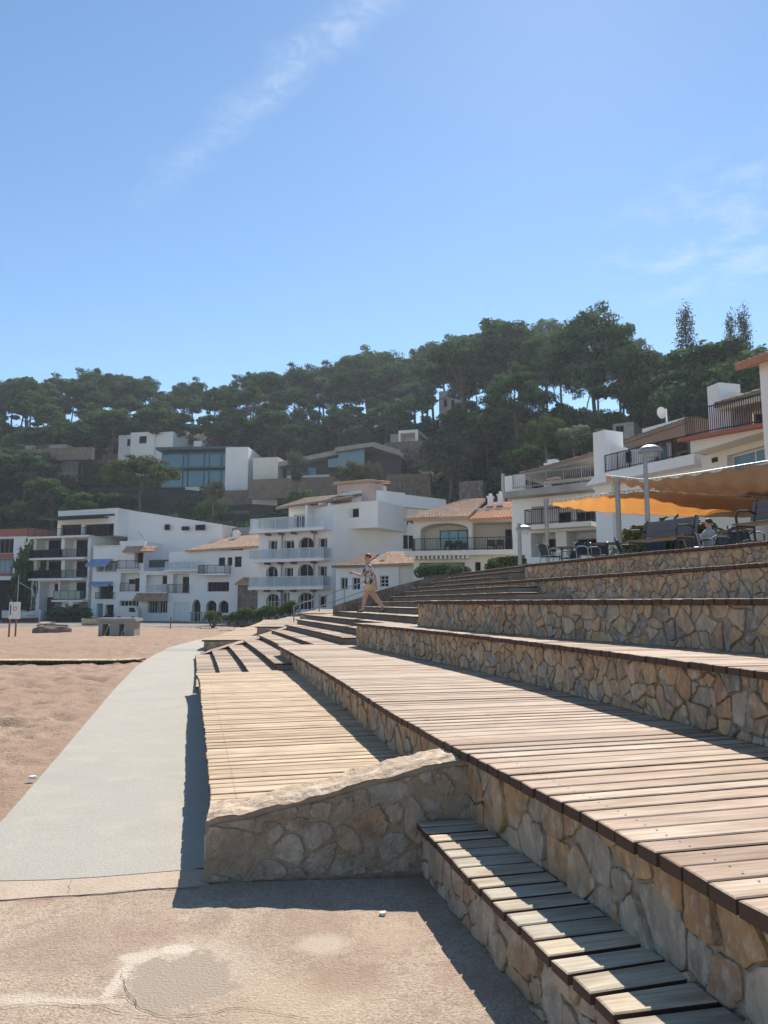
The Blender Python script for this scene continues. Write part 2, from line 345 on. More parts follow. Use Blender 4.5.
# ------------------------------------------------------------------ beach, path, foreground pavement
rnd = random.Random(5)
def sand_z(x, y):
    z = -.5 * smooth((y - 25) / 35) + .012
    q = Vector((x, y, 0))
    fp = noise.noise(q * 2.4 + Vector((9, 3, 1))); fp = -max(0, fp - .08) * .15
    f2 = noise.noise(q * 4.3); f2 = -max(0, f2 - .06) * .13
    z += noise.noise(q * .4) * .05 + noise.noise(q * 1.3) * .03 + fp + f2 + noise.noise(q * 8) * .022 + noise.noise(q * 15) * .010
    # distance from the path's left edge: the sand lies flush there
    e = path_left(y) - x
    if e < .5:
        k_ = max(0, e) / .5; z = z * k_ + (sand_base(y) - .006 + .028 * noise.noise(Vector((x * 2.2, y * 1.1, 4))) + .012 * noise.noise(q * 8) - max(0, -e) * .09) * (1 - k_)
    return z
def sand_base(y): return -.5 * smooth((y - 25) / 35)
PL = [(-2.9, 3.5), (-2.75, 4.6), (-2.70, 4.9), (-2.79, 5.6), (-3.44, 8.1), (-5.0, 14.0), (-6.35, 19.4), (-7.25, 24), (-7.85, 30), (-8.6, 38), (-10.2, 50), (-12.2, 62)]
def path_left(y): return interp(y, [p[1] for p in PL], [p[0] for p in PL])
ys = []; y = 1.0
while y < 70: ys.append(y); y += .05 + y * .006
xs_off = []; e = -.3
while e < 75: xs_off.append(e); e += .05 + max(0, e) * .02
def beach():
    vs = []; nx = len(xs_off)
    for y in ys:
        for e in xs_off:
            x = path_left(y) - e; vs.append((x, y, sand_z(x, y)))
    fs = [(j*nx+i+1, j*nx+i, (j+1)*nx+i, (j+1)*nx+i+1) for j in range(len(ys)-1) for i in range(nx-1)]
    b = MB(); b.add(vs, fs); tag(b.build('sand_beach', M_SAND, smooth=True), kind='structure')
beach()

def catmull(P, step=.1):
    pts = [Vector((p[0], p[1])) for p in P]; pts = [pts[0] * 2 - pts[1]] + pts + [pts[-1] * 2 - pts[-2]]; o = []
    for i in range(1, len(pts) - 2):
        a, b, c, d = pts[i-1:i+3]; n = max(2, int((c - b).length / step))
        for k in range(n):
            t = k / n
            o.append(.5 * ((2*b) + (c - a) * t + (2*a - 5*b + 4*c - d) * t*t + (3*b - a - 3*c + d) * t**3))
    o.append(pts[-2]); return o
class Curve:
    def __init__(s, P):
        s.p = catmull(P); s.l = [0]
        for a, b in zip(s.p, s.p[1:]): s.l.append(s.l[-1] + (b - a).length)
        s.len = s.l[-1]
    def at(s, d):
        if d <= 0: return s.p[0] + (s.p[0] - s.p[1]).normalized() * (-d)
        if d >= s.len: return s.p[-1] + (s.p[-1] - s.p[-2]).normalized() * (d - s.len)
        lo, hi = 0, len(s.l) - 1
        while hi - lo > 1:
            m = (lo + hi) // 2
            if s.l[m] <= d: lo = m
            else: hi = m
        return s.p[lo].lerp(s.p[hi], (d - s.l[lo]) / (s.l[hi] - s.l[lo]))
    def nrm(s, d):     # to the right of travel (away from the beach)
        t = (s.at(d + .15) - s.at(d - .15)).normalized(); return Vector((t.y, -t.x))
    def sy(s, y):      # arc length where the curve reaches y
        for i in range(1, len(s.p)):
            if s.p[i].y >= y:
                a, b = s.p[i-1], s.p[i]; return s.l[i-1] + (s.l[i] - s.l[i-1]) * (y - a.y) / (b.y - a.y)
        return s.len
    def x(s, y): return s.at(s.sy(y)).x
def hit(p, d, c, tmax):
    """distance from p along d to curve c"""
    best = None; q = p + d * tmax
    for a, b in zip(c.p, c.p[1:]):
        r = q - p; s_ = b - a; den = r.x * s_.y - r.y * s_.x
        if abs(den) < 1e-9: continue
        w_ = a - p; t = (w_.x * s_.y - w_.y * s_.x) / den; u = (w_.x * r.y - w_.y * r.x) / den
        if 0 < t <= 1 and 0 <= u <= 1 and (best is None or t < best): best = t
    return best * tmax if best else None
# front edges of the seating rows (plan curves, metres)
E1 = Curve([(-.965, 4.52), (-1.58, 6.95), (-2.31, 9.76), (-2.95, 12.25), (-3.62, 14.5), (-5.2, 20.5), (-6.1, 24.6)])
E2 = Curve([(1.62, .2), (1.27, 1.8), (1.13, 2.4), (.92, 3.27), (.52, 4.71), (.06, 6.5), (-.62, 9.5), (-1.46, 13), (-2.28, 16.3), (-2.6, 17.6)])
E3 = Curve([(3.0, 0), (2.8, 2), (2.45, 4.4), (2.12, 6.1), (1.40, 9.33), (.56, 12.2), (-.6, 15.85), (-1.0, 17)])
E4 = Curve([(4.6, 0), (3.95, 3.2), (3.1, 6.15), (2.62, 7.6), (2.0, 9.1), (1.28, 11.3), (.60, 13.8)])
E5 = Curve([(6.6, 0), (5.8, 4.5), (4.78, 9.1), (4.15, 11.8), (3.3, 15.2), (2.34, 19.0)])
E6 = Curve([(8.3, 0), (7.2, 6), (5.95, 11.4), (4.95, 13.8), (4.55, 15.1), (3.5, 18.5)])
EB = Curve([(8.3, -.3), (12, 0)])
Z = [0, .36, .70, 1.18, 1.64, 2.10, 2.55]

def add_uv(me, uvs):
    l = me.uv_layers.new(name='grain')
    for lp in me.loops: l.data[lp.index].uv = uvs[lp.vertex_index]
def planks(name, front, s0, s1, back, z, m, parent, tmax=3.0, width=None, bw=.142, gap=.017, over=.045, th=.052, rs=1, backoff=.035, screws=False):
    scr = 0
    r_ = random.Random(rs); b = MB(); uvs = []; s = s0
    while s < s1 - .02:
        w_ = min(bw, s1 - s) - gap * r_.uniform(.7, 1.5); a, c = s, s + w_
        if w_ < .03: break
        pa, pc = front.at(a), front.at(c); na, nc = front.nrm(a), front.nrm(c)
        def far(p, n):
            if width: return width
            h = hit(p + n * .02, n, back, tmax); return (h + .02 if h else tmax) - backoff
        fa, fc = far(pa, na), far(pc, nc); o = over + r_.uniform(-.006, .006)
        # split long boards with a butt joint now and then
        zz = z + r_.uniform(-.0025, .0025); tint = r_.random(); tl = r_.uniform(-.0025, .0025)
        tq = (pc - pa).normalized() * r_.uniform(-.004, .004); P = [pa - na * o, pc - nc * o, pc + nc * fc + tq, pa + na * fa + tq]
        i0 = len(b.v); bv = .006
        n = 4; cx = (P[0] + P[2]) / 2
        q = [P[0] + (P[1]-P[0]).normalized()*bv + (P[3]-P[0]).normalized()*bv, P[1] + (P[0]-P[1]).normalized()*bv + (P[2]-P[1]).normalized()*bv,
             P[2] + (P[3]-P[2]).normalized()*bv + (P[1]-P[2]).normalized()*bv, P[3] + (P[2]-P[3]).normalized()*bv + (P[0]-P[3]).normalized()*bv]
        zl = [zz - tl, zz + tl, zz + tl, zz - tl]
        vs = [(p.x, p.y, z - th) for p in P] + [(p.x, p.y, k - bv*.7) for p, k in zip(P, zl)] + [(p.x, p.y, k) for p, k in zip(q, zl)]
        fs = [(0,1,2,3), (8,11,10,9)]
        for i in range(4):
            j = (i + 1) % 4; fs += [(i, 4+i, 4+j, j), (4+i, 8+i, 8+j, 4+j)]
        b.add(vs, fs, tint)
        if screws:
            for f in (.12, .5 * (fa + fc) + .02, fa - .18):
                for g_ in (.25, .75):
                    q_ = pa.lerp(pc, g_) + na * f; rs_ = .0055
                    b.add([(q_.x + rs_ * math.cos(k * 1.0472), q_.y + rs_ * math.sin(k * 1.0472), zz + .0035) for k in range(6)], [(0,1,2,3,4,5)], 0, 1); scr += 6
        off = r_.uniform(0, 50); oy = r_.uniform(0, 50); L_ = (fa + fc) / 2
        for _ in range(3): uvs += [(off, oy), (off, oy + w_), (off + L_, oy + w_), (off + L_, oy)]
        if screws: uvs += [(0, 0)] * scr; scr = 0
        s += bw
    me = b.mesh(name, [m, M_FRAMED] if screws else m); add_uv(me, uvs); o = bpy.data.objects.new(name, me); col.objects.link(o); o.parent = parent; return o

def clip_poly(poly, n, d):   # keep points where dot(n,p) <= d
    o = []
    for i in range(len(poly)):
        a, b = poly[i], poly[(i+1) % len(poly)]; da = n[0]*a[0]+n[1]*a[1]-d; db = n[0]*b[0]+n[1]*b[1]-d
        if da <= 0: o.append(a)
        if da * db < 0:
            t = da / (da - db); o.append((a[0]+(b[0]-a[0])*t, a[1]+(b[1]-a[1])*t))
    return o
def stones(b, L_, H_, cell, place, rs=1, aspect=1.25, gap=.006, depth=(.010, .024), top=None, irregular=.52, soft=False):
    """irregular flagstones over an L_ x H_ strip; place(s, z, out) gives the 3D point"""
    r_ = random.Random(rs); cw = cell; ch = cell * aspect; sites = []
    nj = max(2, round(H_ / ch)); ni = max(2, round(L_ / cw)); cw = L_ / ni; ch = H_ / nj
    for j in range(-1, nj + 1):
        for i in range(-1, ni + 1):
            if r_.random() < .13: continue
            sites.append(((i + .5 + (j % 2) * .5 + r_.uniform(-irregular, irregular)) * cw, (j + .5 + r_.uniform(-irregular, irregular)) * ch, r_.random()))
    grid_ = {}
    for k, (x, y, _) in enumerate(sites): grid_.setdefault((int(x // (cw*2)), int(y // (ch*2))), []).append(k)
    for k, (x, y, pw) in enumerate(sites):
        x0, x1 = max(0, x - 1.6*cw), min(L_, x + 1.6*cw); y0, y1 = max(0, y - 1.6*ch), min(H_, y + 1.6*ch)
        if x0 >= x1 or y0 >= y1: continue
        poly = [(x0,y0),(x1,y0),(x1,y1),(x0,y1)]
        gi, gj = int(x // (cw*2)), int(y // (ch*2))
        for a in (-1,0,1):
            for c in (-1,0,1):
                for q in grid_.get((gi+a, gj+c), ()):
                    if q == k or not poly: continue
                    xx, yy, qw = sites[q]; nx_, ny_ = xx-x, yy-y; l = math.hypot(nx_, ny_)
                    if l < 1e-5: continue
                    nx_ /= l; ny_ /= l; poly = clip_poly(poly, (nx_, ny_), nx_*x + ny_*y + l * (.5 + (pw-qw)*.34) - gap * r_.uniform(.3, 1.0))
        if len(poly) < 3: continue
        ar = abs(sum(poly[i][0]*poly[(i+1)%len(poly)][1]-poly[(i+1)%len(poly)][0]*poly[i][1] for i in range(len(poly)))) / 2
        if ar < (cell*.22)**2: continue
        # round corners once, then roughen the outline
        P = []
        n = len(poly)
        if soft and n > 3:
            poly = [p for i in range(n) for p in ((poly[i][0]*.72+poly[(i+1)%n][0]*.28, poly[i][1]*.72+poly[(i+1)%n][1]*.28), (poly[i][0]*.28+poly[(i+1)%n][0]*.72, poly[i][1]*.28+poly[(i+1)%n][1]*.72))]; n = len(poly)
        for i in range(n):
            a, c = poly[i], poly[(i+1)%n]
            P.append((a[0]*.9+c[0]*.1, a[1]*.9+c[1]*.1)); P.append((a[0]*.63+c[0]*.37, a[1]*.63+c[1]*.37)); P.append((a[0]*.37+c[0]*.63, a[1]*.37+c[1]*.63)); P.append((a[0]*.1+c[0]*.9, a[1]*.1+c[1]*.9))
        am = cell * .042
        P = [(p[0] + r_.uniform(-am, am), p[1] + r_.uniform(-am, am)) for p in P]
        cx = sum(p[0] for p in P)/len(P); cy = sum(p[1] for p in P)/len(P)
        dp = r_.uniform(*depth); tx_, ty_ = r_.uniform(-.07, .07), r_.uniform(-.07, .07)
        def lim(s_, z_): 
            return (min(max(s_, 0), L_), min(max(z_, .002), (top(s_) if top else H_) - .004))
        rings = [(0, 0), (.82, .002), (1.0, .010)]; i0 = len(b.v); n = len(P); t = r_.random()
        for dd, ins in rings:
            for p in P:
                dx, dy = cx-p[0], cy-p[1]; l = math.hypot(dx, dy) or 1; f = min(.5, ins / l)
                s_, z_ = lim(p[0]+dx*f, p[1]+dy*f)
                o_ = dp*dd + (tx_*(p[0]-cx) + ty_*(p[1]-cy) + r_.uniform(-.0015, .0015)) * (dd > 0)
                b.v.append(place(s_, z_, max(0.001, o_) if dd else -.01)); b.t.append(t)
        s_, z_ = lim(cx, cy); b.v.append(place(s_, z_, dp + r_.uniform(-.003, .005))); b.t.append(t); cI = len(b.v) - 1
        for q in range(2):
            for i in range(n):
                j = (i+1) % n; b.f.append((i0+q*n+i, i0+q*n+j, i0+(q+1)*n+j, i0+(q+1)*n+i)); b.m.append(0)
        for i in range(n): b.f.append((i0+2*n+i, i0+2*n+(i+1)%n, cI)); b.m.append(0)
def wall_on_curve(root, c, s0, s1, z0, z1, cell=.16, inset=.0, rs=1, body=.30, aspect=1.25, name='stone_facing', m=None, depth=(.012,.03), mm=None):
    """mortar core following the curve and stones set proud of it on the beach side"""
    n = max(2, int((s1 - s0) / .25)); F = []; Bk = []
    for i in range(n + 1):
        s = s0 + (s1 - s0) * i / n; p = c.at(s); nn = c.nrm(s); F.append(p + nn * (inset + .02)); Bk.append(p + nn * (inset + body))
    b = MB(); vs = []
    for p, q in zip(F, Bk): vs += [(p.x,p.y,z0-.15),(p.x,p.y,z1),(q.x,q.y,z1),(q.x,q.y,z0-.15)]
    fs = []
    for i in range(n):
        a = i*4; e = a+4; fs += [(a,a+1,e+1,e),(a+1,a+2,e+2,e+1),(a+2,a+3,e+3,e+2)]
    fs += [(0,3,2,1),(n*4,n*4+1,n*4+2,n*4+3)]
    b.add(vs, fs); core = b.build('mortar_core', mm or M_MORTAR, root)
    b = MB()
    def place(s, z, o):
        p = c.at(s0 + s); nn = c.nrm(s0 + s); q = p + nn * (inset + .02 - o); return (q.x, q.y, z0 + z)
    stones(b, s1 - s0, z1 - z0, cell, place, rs, aspect, depth=depth)
    return core, b.build(name, m or M_STONE, root)

# rows one to six: stone riser wall with plank deck on top
row_txt = ['lowest plank deck beside the concrete path, behind the low sloping end wall',
           'second plank deck up, widest in the foreground, with a long tan stone wall',
           'third plank deck up, narrow sunlit strip above a dark-edged stone wall on the right',
           'fourth terrace up, wall at eye level with only the dark plank edge seen on top',
           'fifth terrace up, stone wall just under the row that carries the benches',
           'topmost stone terrace wall, with the benches and chairs standing behind its edge']
rows = [(E1, E1.sy(4.86), E1.sy(13.45), E2, Z[0], Z[1]), (E2, 0, E2.sy(16.3), E3, Z[1], Z[2]), (E3, 0, E3.sy(15.85), E4, Z[2], Z[3]),
        (E4, 0, E4.len, E5, Z[3], Z[4]), (E5, 0, E5.len, E6, Z[4], Z[5]), (E6, 0, E6.len, EB, Z[5], Z[6])]
TR = []
for i, (c, s0, s1, bk, z0, z1) in enumerate(rows):
    root = empty('seating_terrace', (0, 0, 0), 0, row_txt[i], 'terrace', 'stepped seating terraces of stone and planks')
    TR.append(root)
    wz0 = 0 if i < 2 else z0
    if i == 0: wall_on_curve(root, c, .35, s1, 0, z1 - .054, .13, .02, 11, aspect=1.4)
    elif i == 1: wall_on_curve(root, c, s0, s1, 0, z1 - .054, .145, .02, 12, aspect=1.55, depth=(.006,.034))
    else: wall_on_curve(root, c, s0, s1, z0, z1 - .054, .118 if i < 4 else .125, .02, 12 + i, aspect=1.25, depth=(.010,.036))
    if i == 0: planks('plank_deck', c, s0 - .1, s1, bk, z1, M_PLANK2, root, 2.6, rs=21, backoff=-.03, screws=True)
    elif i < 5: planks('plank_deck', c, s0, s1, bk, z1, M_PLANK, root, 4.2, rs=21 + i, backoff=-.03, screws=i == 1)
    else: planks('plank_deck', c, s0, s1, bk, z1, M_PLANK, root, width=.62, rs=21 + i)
    # bearer under the planks, closing the end of the deck
    b = MB(); n = 12
    for k in range(n):
        a, e = s0 + (s1-s0)*k/n, s0 + (s1-s0)*(k+1)/n
        pa, pe = c.at(a), c.at(e); na, ne = c.nrm(a), c.nrm(e)
        wd = 1.2 if i < 5 else .6
        b.quadbox([tuple(pa+na*.33), tuple(pe+ne*.33), tuple(pe+ne*wd), tuple(pa+na*wd)][::-1], z0 + .0, z1 - .05)
    b.build('deck_bearer', M_MORTAR, root)

# upper promenade behind the top terrace
prom = MB(); pts = [(p.x + .6, p.y) for p in E6.p[::8]] + [(3.9, 19.5), (3.9, 24.5), (2.9, 26), (1.6, 34), (1.6, 60), (60, 60), (60, 0)]
prom.quadbox(pts[::-1] if False else pts, 1.9, 2.535); pm = prom.build('promenade', M_PATH); pm['kind'] = 'structure'
import bmesh
def fixn(o):
    bm = bmesh.new(); bm.from_mesh(o.data); bmesh.ops.recalc_face_normals(bm, faces=bm.faces); bm.to_mesh(o.data); bm.free()
fixn(pm)

# bench-high stone step in front of row two
EBn = Curve([(.86, .9), (.80, 2.1), (.745, 2.55), (.63, 2.95), (.43, 3.72), (.215, 4.62)])
st = empty('stone_step', (0, 0, 0), 0, 'low stone step with grey planks at the foot of the foreground wall, half in shadow', 'step')
wall_on_curve(st, EBn, 0, EBn.len, 0, .3 - .042, .17, .015, 41, body=.2, aspect=1.1, m=M_STONEW, mm=M_MORTARL)
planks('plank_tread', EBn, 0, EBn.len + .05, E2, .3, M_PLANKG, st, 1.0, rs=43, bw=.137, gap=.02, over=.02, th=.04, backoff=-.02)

# low sloping end wall
def end_wall():
    root = empty('sloping_stone_wall', (0, 0, 0), 0, 'low sandstone end wall whose top slopes up from the path to the second deck', 'wall')
    A = Vector((-1.03, 4.49)); Bv = Vector((.565, 4.75)); d = (Bv - A); L_ = d.length; d.normalize(); n = Vector((-d.y, d.x))
    def top(s):
        t = s / L_; return interp(t, [0, .12, .35, .62, .85, 1], [.345, .375, .445, .545, .62, .645]) + noise.noise(Vector((s * 6, 1, 0))) * .012
    th = .34; N_ = 130; vs = []
    for i in range(N_ + 1):
        s = L_ * i / N_; p = A + d * s; zt = top(s); q = p + n * th
        K = 12; vs.append((p.x, p.y, -.1)); vs.append((p.x, p.y, zt - .006))
        for k in range(K + 1):
            f = k / K; e_ = min(1, min(f, 1 - f) * 6); y_ = th * (.0 + f)
            rr = noise.noise(Vector((s * 5, f * 2, 5))) * .020 + noise.noise(Vector((s * 14, f * 5, 2))) * .008 + noise.noise(Vector((s * 40, f * 16, 7))) * .005
            vs.append((p.x + n.x * y_ + d.x * rr * .3, p.y + n.y * y_ - (.012 * (k == 0)) + noise.noise(Vector((s * 15, 8, 8))) * .012 * (k < 2), zt + .018 * e_ + rr))
        vs.append((q.x, q.y, -.1))
    fs = []; W_ = K + 4
    for i in range(N_):
        a = i*W_; e = a+W_
        for k in range(W_ - 1): fs.append((a+k, e+k, e+k+1, a+k+1))
    fs += [tuple(range(W_))[::-1], tuple(N_*W_ + k for k in range(W_))]
    b = MB(); b.add(vs, fs); o = b.build('mortar_core', [M_MORTARE, mat_cop], root); fixn(o)
    for f in o.data.polygons:
        if f.normal.z > .35: f.material_index = 1  # upward faces get a lighter colour, sunlight painted into the coping
    b = MB()
    stones(b, L_, .68, .155, lambda s, z, o_: tuple(Vector((*(A + d * s - n * (o_)), min(z, top(s) - .02)))), 57, .85, gap=.010, depth=(.003, .020), top=lambda s: top(s) - .03, soft=True, irregular=.6)
    b.build('stone_facing', M_STONEW, root)
    b = MB()   # left end face
    stones(b, th - .01, .34, .13, lambda s, z, o_: ((A + n * (th - .005 - s)).x - o_, (A + n * (th - .005 - s)).y, z), 59, 1, gap=.015, depth=(.006, .015))
    b.build('end_stones', M_STONEW, root)
mat_cop = mat('sunlit_coping', (.50,.38,.265), .95, var=(.35,.255,.175), vscale=9, vamt=.7, bump=1.5, bscale=30, bdetail=8, second=(.64,.53,.40), sscale=7, sthr=(.5,.65), speck=[(20, (.34,.25,.18), .5)])
M_MORTARE = mat('brown_mortar', (.38,.29,.21), .95, var=(.24,.18,.125), vscale=7, vamt=.8, bump=1.8, bscale=30, second=(.38,.31,.23), sscale=3, sthr=(.5,.7))
end_wall()

# concrete path and the foreground pavement
def strip(name, Lp, Rp, z, m, th=.12):
    n = len(Lp); vs = []
    for a, b_ in zip(Lp, Rp):
        za = z(a[1]) if callable(z) else z; zb = z(b_[1]) if callable(z) else z
        vs += [(a[0], a[1], za - th), (a[0], a[1], za), (b_[0], b_[1], zb), (b_[0], b_[1], zb - th)]
    fs = []
    for i in range(n - 1):
        a = i*4; e = a+4; fs += [(a, e, e+1, a+1), (a+1, e+1, e+2, a+2), (a+2, e+2, e+3, a+3)]
    fs += [(0,1,2,3), ((n-1)*4+3, (n-1)*4+2, (n-1)*4+1, (n-1)*4)]
    b = MB(); b.add(vs, fs); return b.build(name, m)
Yp = [4.70 + i * .35 for i in range(60)] + [26 + i * 1.2 for i in range(31)]
E1f = Curve([(-6.1, 25.3), (-6.75, 33), (-7.4, 42), (-8.2, 50), (-9, 56)])
def rx(y): return (E1.x(y) + .1) if y < 24.6 else E1f.x(y) + .1
def pz(y): return .006 + sand_base(y) * smooth((y - 40) / 15)
def pathz(y): return .008 if y < 25 else .008 + sand_base(y) + .06
tag(strip('concrete_path', [(path_left(y), y) for y in Yp], [(rx(y), y) for y in Yp], pathz, M_PATH), kind='structure')
# apron of sandy concrete at the end of the path
LB = [PZ(u, v, 0) for u, v in ((-330, 905), (-120, 904), (0, 901), (50, 897), (100, 895), (150, 890), (185, 887.5), (209, 884.5))]      # joint between apron and paving
UB = [PZ(u, v, 0) for u, v in ((-330, 884), (-120, 884), (0, 882), (50, 881), (100, 878), (150, 874), (185, 871), (209, 869))]
strip('path_apron', LB[1:], UB[1:], .005, M_APRON, .1)['kind'] = 'structure'
strip('path_end', UB[1:], [(x + .02, 4.70) for x, y in UB[1:]], .008, M_PATH, .1)['kind'] = 'structure'
g = MB(); g.add([(-14, -3, 0), (3, -3, 0), (3, 4.76, 0), (-.9, 4.5, 0)] + [(x, y, 0) for x, y in LB[::-1]] + [(-14, 4.4, 0)], [tuple(range(5 + len(LB)))])
o = g.build('pavement', M_PAVE); fixn(o); tag(o, kind='structure')
def c5(x, y): return (x / 2.56, 860 + y / 2.56)
def stains(m, spots):
    """spots of cement, lime and dirt at fixed places of the paving, ragged at their edges: (x, y, rx, ry, colour, amount, softness)"""
    T = m.node_tree; N = T.nodes; p = N['Principled BSDF']; src = p.inputs['Base Color'].links[0].from_socket
    def M_(op, a, b=None, cl=False):
        n = N.new('ShaderNodeMath'); n.operation = op; n.use_clamp = cl
        for i, v in enumerate((a, b)):
            if v is None: continue
            if isinstance(v, (int, float)): n.inputs[i].default_value = v
            else: T.links.new(v, n.inputs[i])
        return n.outputs[0]
    tc_ = N.new('ShaderNodeTexCoord'); sp = N.new('ShaderNodeSeparateXYZ'); T.links.new(tc_.outputs['Object'], sp.inputs[0])
    nz = N.new('ShaderNodeTexNoise'); nz.inputs['Scale'].default_value = 7; nz.inputs['Detail'].default_value = 8; nz.inputs['Roughness'].default_value = .65; T.links.new(tc_.outputs['Object'], nz.inputs['Vector'])
    nzf = N.new('ShaderNodeTexNoise'); nzf.inputs['Scale'].default_value = 45; nzf.inputs['Detail'].default_value = 4; T.links.new(tc_.outputs['Object'], nzf.inputs['Vector'])
    for (x, y, rx_, ry_, cl, am, so) in spots:
        d = M_('SQRT', M_('ADD', M_('POWER', M_('DIVIDE', M_('SUBTRACT', sp.outputs[0], x), rx_), 2.0), M_('POWER', M_('DIVIDE', M_('SUBTRACT', sp.outputs[1], y), ry_), 2.0)))
        d = M_('ADD', d, M_('MULTIPLY', M_('SUBTRACT', nz.outputs[0], .5), 1.5 if am > .78 and so < .45 else .8)); d = M_('ADD', d, M_('MULTIPLY', M_('SUBTRACT', nzf.outputs[0], .5), .25))
        f = M_('MULTIPLY', M_('DIVIDE', M_('SUBTRACT', 1.0, d), so, True), am)
        n = N.new('ShaderNodeMix'); n.data_type = 'RGBA'; T.links.new(f, n.inputs[0]); T.links.new(src, n.inputs[6]); n.inputs[7].default_value = (*cl, 1); src = n.outputs[2]
    T.links.new(src, p.inputs['Base Color'])
def sp_(u, v, ru, rv, cl, am, so):
    a = PZ(u, v, 0); b_ = PZ(u + ru, v, 0); t = PZ(u, v - rv, 0); q = PZ(u, v + rv, 0)
    return (a[0], (t[1] + q[1]) / 2, abs(b_[0] - a[0]), (t[1] - q[1]) / 2, cl, am, so)
stains(M_PAVE, [
    sp_(182, 980, 92, 50, (.50,.42,.32), .55, .5), sp_(323, 944, 34, 13, (.49,.40,.30), .7, .5), sp_(300, 1005, 110, 40, (.50,.40,.27), .45, .6),
    sp_(345, 980, 60, 26, (.26,.17,.12), .55, .7), sp_(140, 935, 60, 18, (.29,.19,.15), .45, .7), sp_(60, 960, 70, 20, (.28,.19,.15), .4, .7), sp_(20, 1000, 90, 9, (.52,.44,.35), .6, .5),
    sp_(210, 925, 26, 22, (.25,.17,.13), .5, .7), sp_(390, 935, 40, 22, (.46,.34,.24), .4, .6),
    sp_(116, 983, 9, 24, (.54,.46,.37), .85, .4), sp_(133, 958, 19, 7, (.54,.46,.37), .85, .4), sp_(176, 950, 20, 6, (.56,.48,.39), .9, .35), sp_(152, 953, 14, 5, (.52,.44,.35), .8, .4), sp_(60, 1001, 85, 4, (.52,.44,.35), .79, .44),
    sp_(181, 984, 57, 31, (.315,.255,.195), .85, .10)])
def crack(px, w_=.008, rs=1, z=.0055):
    pts = [Vector(PZ(u, v, 0)) for u, v in px]; o = []; r_ = random.Random(rs)
    fine = []
    for a, c in zip(pts, pts[1:]):
        n = max(1, int((c-a).length / .03))
        for k in range(n): fine.append(a.lerp(c, k / n) + Vector((r_.uniform(-.006,.006), r_.uniform(-.006,.006))))
    fine.append(pts[-1]); b = MB(); vs = []
    for i, p in enumerate(fine):
        d = (fine[min(i+1, len(fine)-1)] - fine[max(0, i-1)]).normalized(); n_ = Vector((-d.y, d.x)); ww = w_ * r_.uniform(.3, 1.1)
        vs += [(*(p + n_*ww*.5), z), (*(p - n_*ww*.5), z)]
    b.add(vs, [(2*i, 2*i+1, 2*i+3, 2*i+2) for i in range(len(fine)-1)]); o = b.build('pavement_crack', M_CRACK); fixn(o); o['kind'] = 'structure'
crack([c5(*p) for p in [(-10,105),(120,100),(250,88),(400,75),(450,76),(510,73)]], .007, 1)
crack([c5(*p) for p in [(310,290),(320,330),(350,375),(400,400),(460,402),(540,396),(600,380),(700,395),(790,410)]], .0035, 2)
crack([c5(*p) for p in [(250,362),(300,350),(325,352),(345,370)]], .003, 3)

crack([c5(*p) for p in [(172,88),(176,70),(182,52)]], .004, 5)
crack([(-10, 1010), (40, 1004), (100, 1008), (130, 1016), (200, 1026)], .003, 7, .0075)

# boardwalk strip across the sand
bw_ = empty('boardwalk', (0, 0, 0), 0, 'thin wooden boardwalk strip crossing the sand to the concrete path', 'boardwalk')
cB = Curve([(-40, 21.6), (-10.5, 20.6), (-6.95, 20.95)])
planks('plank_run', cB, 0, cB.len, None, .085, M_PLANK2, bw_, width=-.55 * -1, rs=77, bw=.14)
b = MB()
for off in (.02, .5):
    for a, e in zip(cB.p[::10], cB.p[10::10]):
        b.bar((a.x, a.y - off, .0), (e.x, e.y - off, .0), .06, .06)
b.build('bearer', M_DARK, bw_)

# ------------------------------------------------------------------ staircase between the terraces
def LC(pts): return Curve(pts)
base_line = [(-.26)]
SL = {  # step number: (z, near y, far y, x at y=20.5)
 'A': (.12, 13.5, 21.8, -5.08), 'B': (.24, 13.5, 22.1, -4.62), 'C': (.358, 13.5, 22.3, -4.12), 'D': (.48, 14.1, 22.8, -3.62), 'E': (.60, 16.35, 24, -3.08),
 'F': (.698, 16.35, 25.6, -2.5), 'G': (.86, 16.3, 26, -1.93), 'H': (1.02, 16.2, 27, -1.4), 'I': (1.178, 16.1, 27.8, -1.0), 'K': (1.335, 15.0, 24.0, -.58),
 'L': (1.49, 14.4, 23.7, .0), 'M': (1.638, 14.0, 23.6, .5), 'N': (1.80, 14.0, 23.6, 1.0), 'O': (1.95, 15.5, 23.7, 1.45), 'P': (2.098, 19.2, 23.8, 1.9), 'Q': (2.25, 19.0, 23.8, 2.35),
 'R': (2.40, 18.8, 23.6, 2.8), 'S': (2.548, 18.7, 23.4, 3.2)}
stair = empty('stone_staircase', (0, 0, 0), 0, 'long flight of shallow stone and plank steps climbing between the terraces where the person walks', 'staircase')
keys = list(SL)
def sline(k):
    z, yn, yf, x0 = SL[k]; i = keys.index(k); m_ = -.262 if i < 9 else -.235
    c0 = -.0035 if i < 9 else 0
    return Curve([(x0 + m_ * (y - 20.5) + (-.012 * (y-20.5)**2 * .12), y) for y in [yn - 1.5] + lin(yn, yf, 6)])
CL = {k: sline(k) for k in keys}
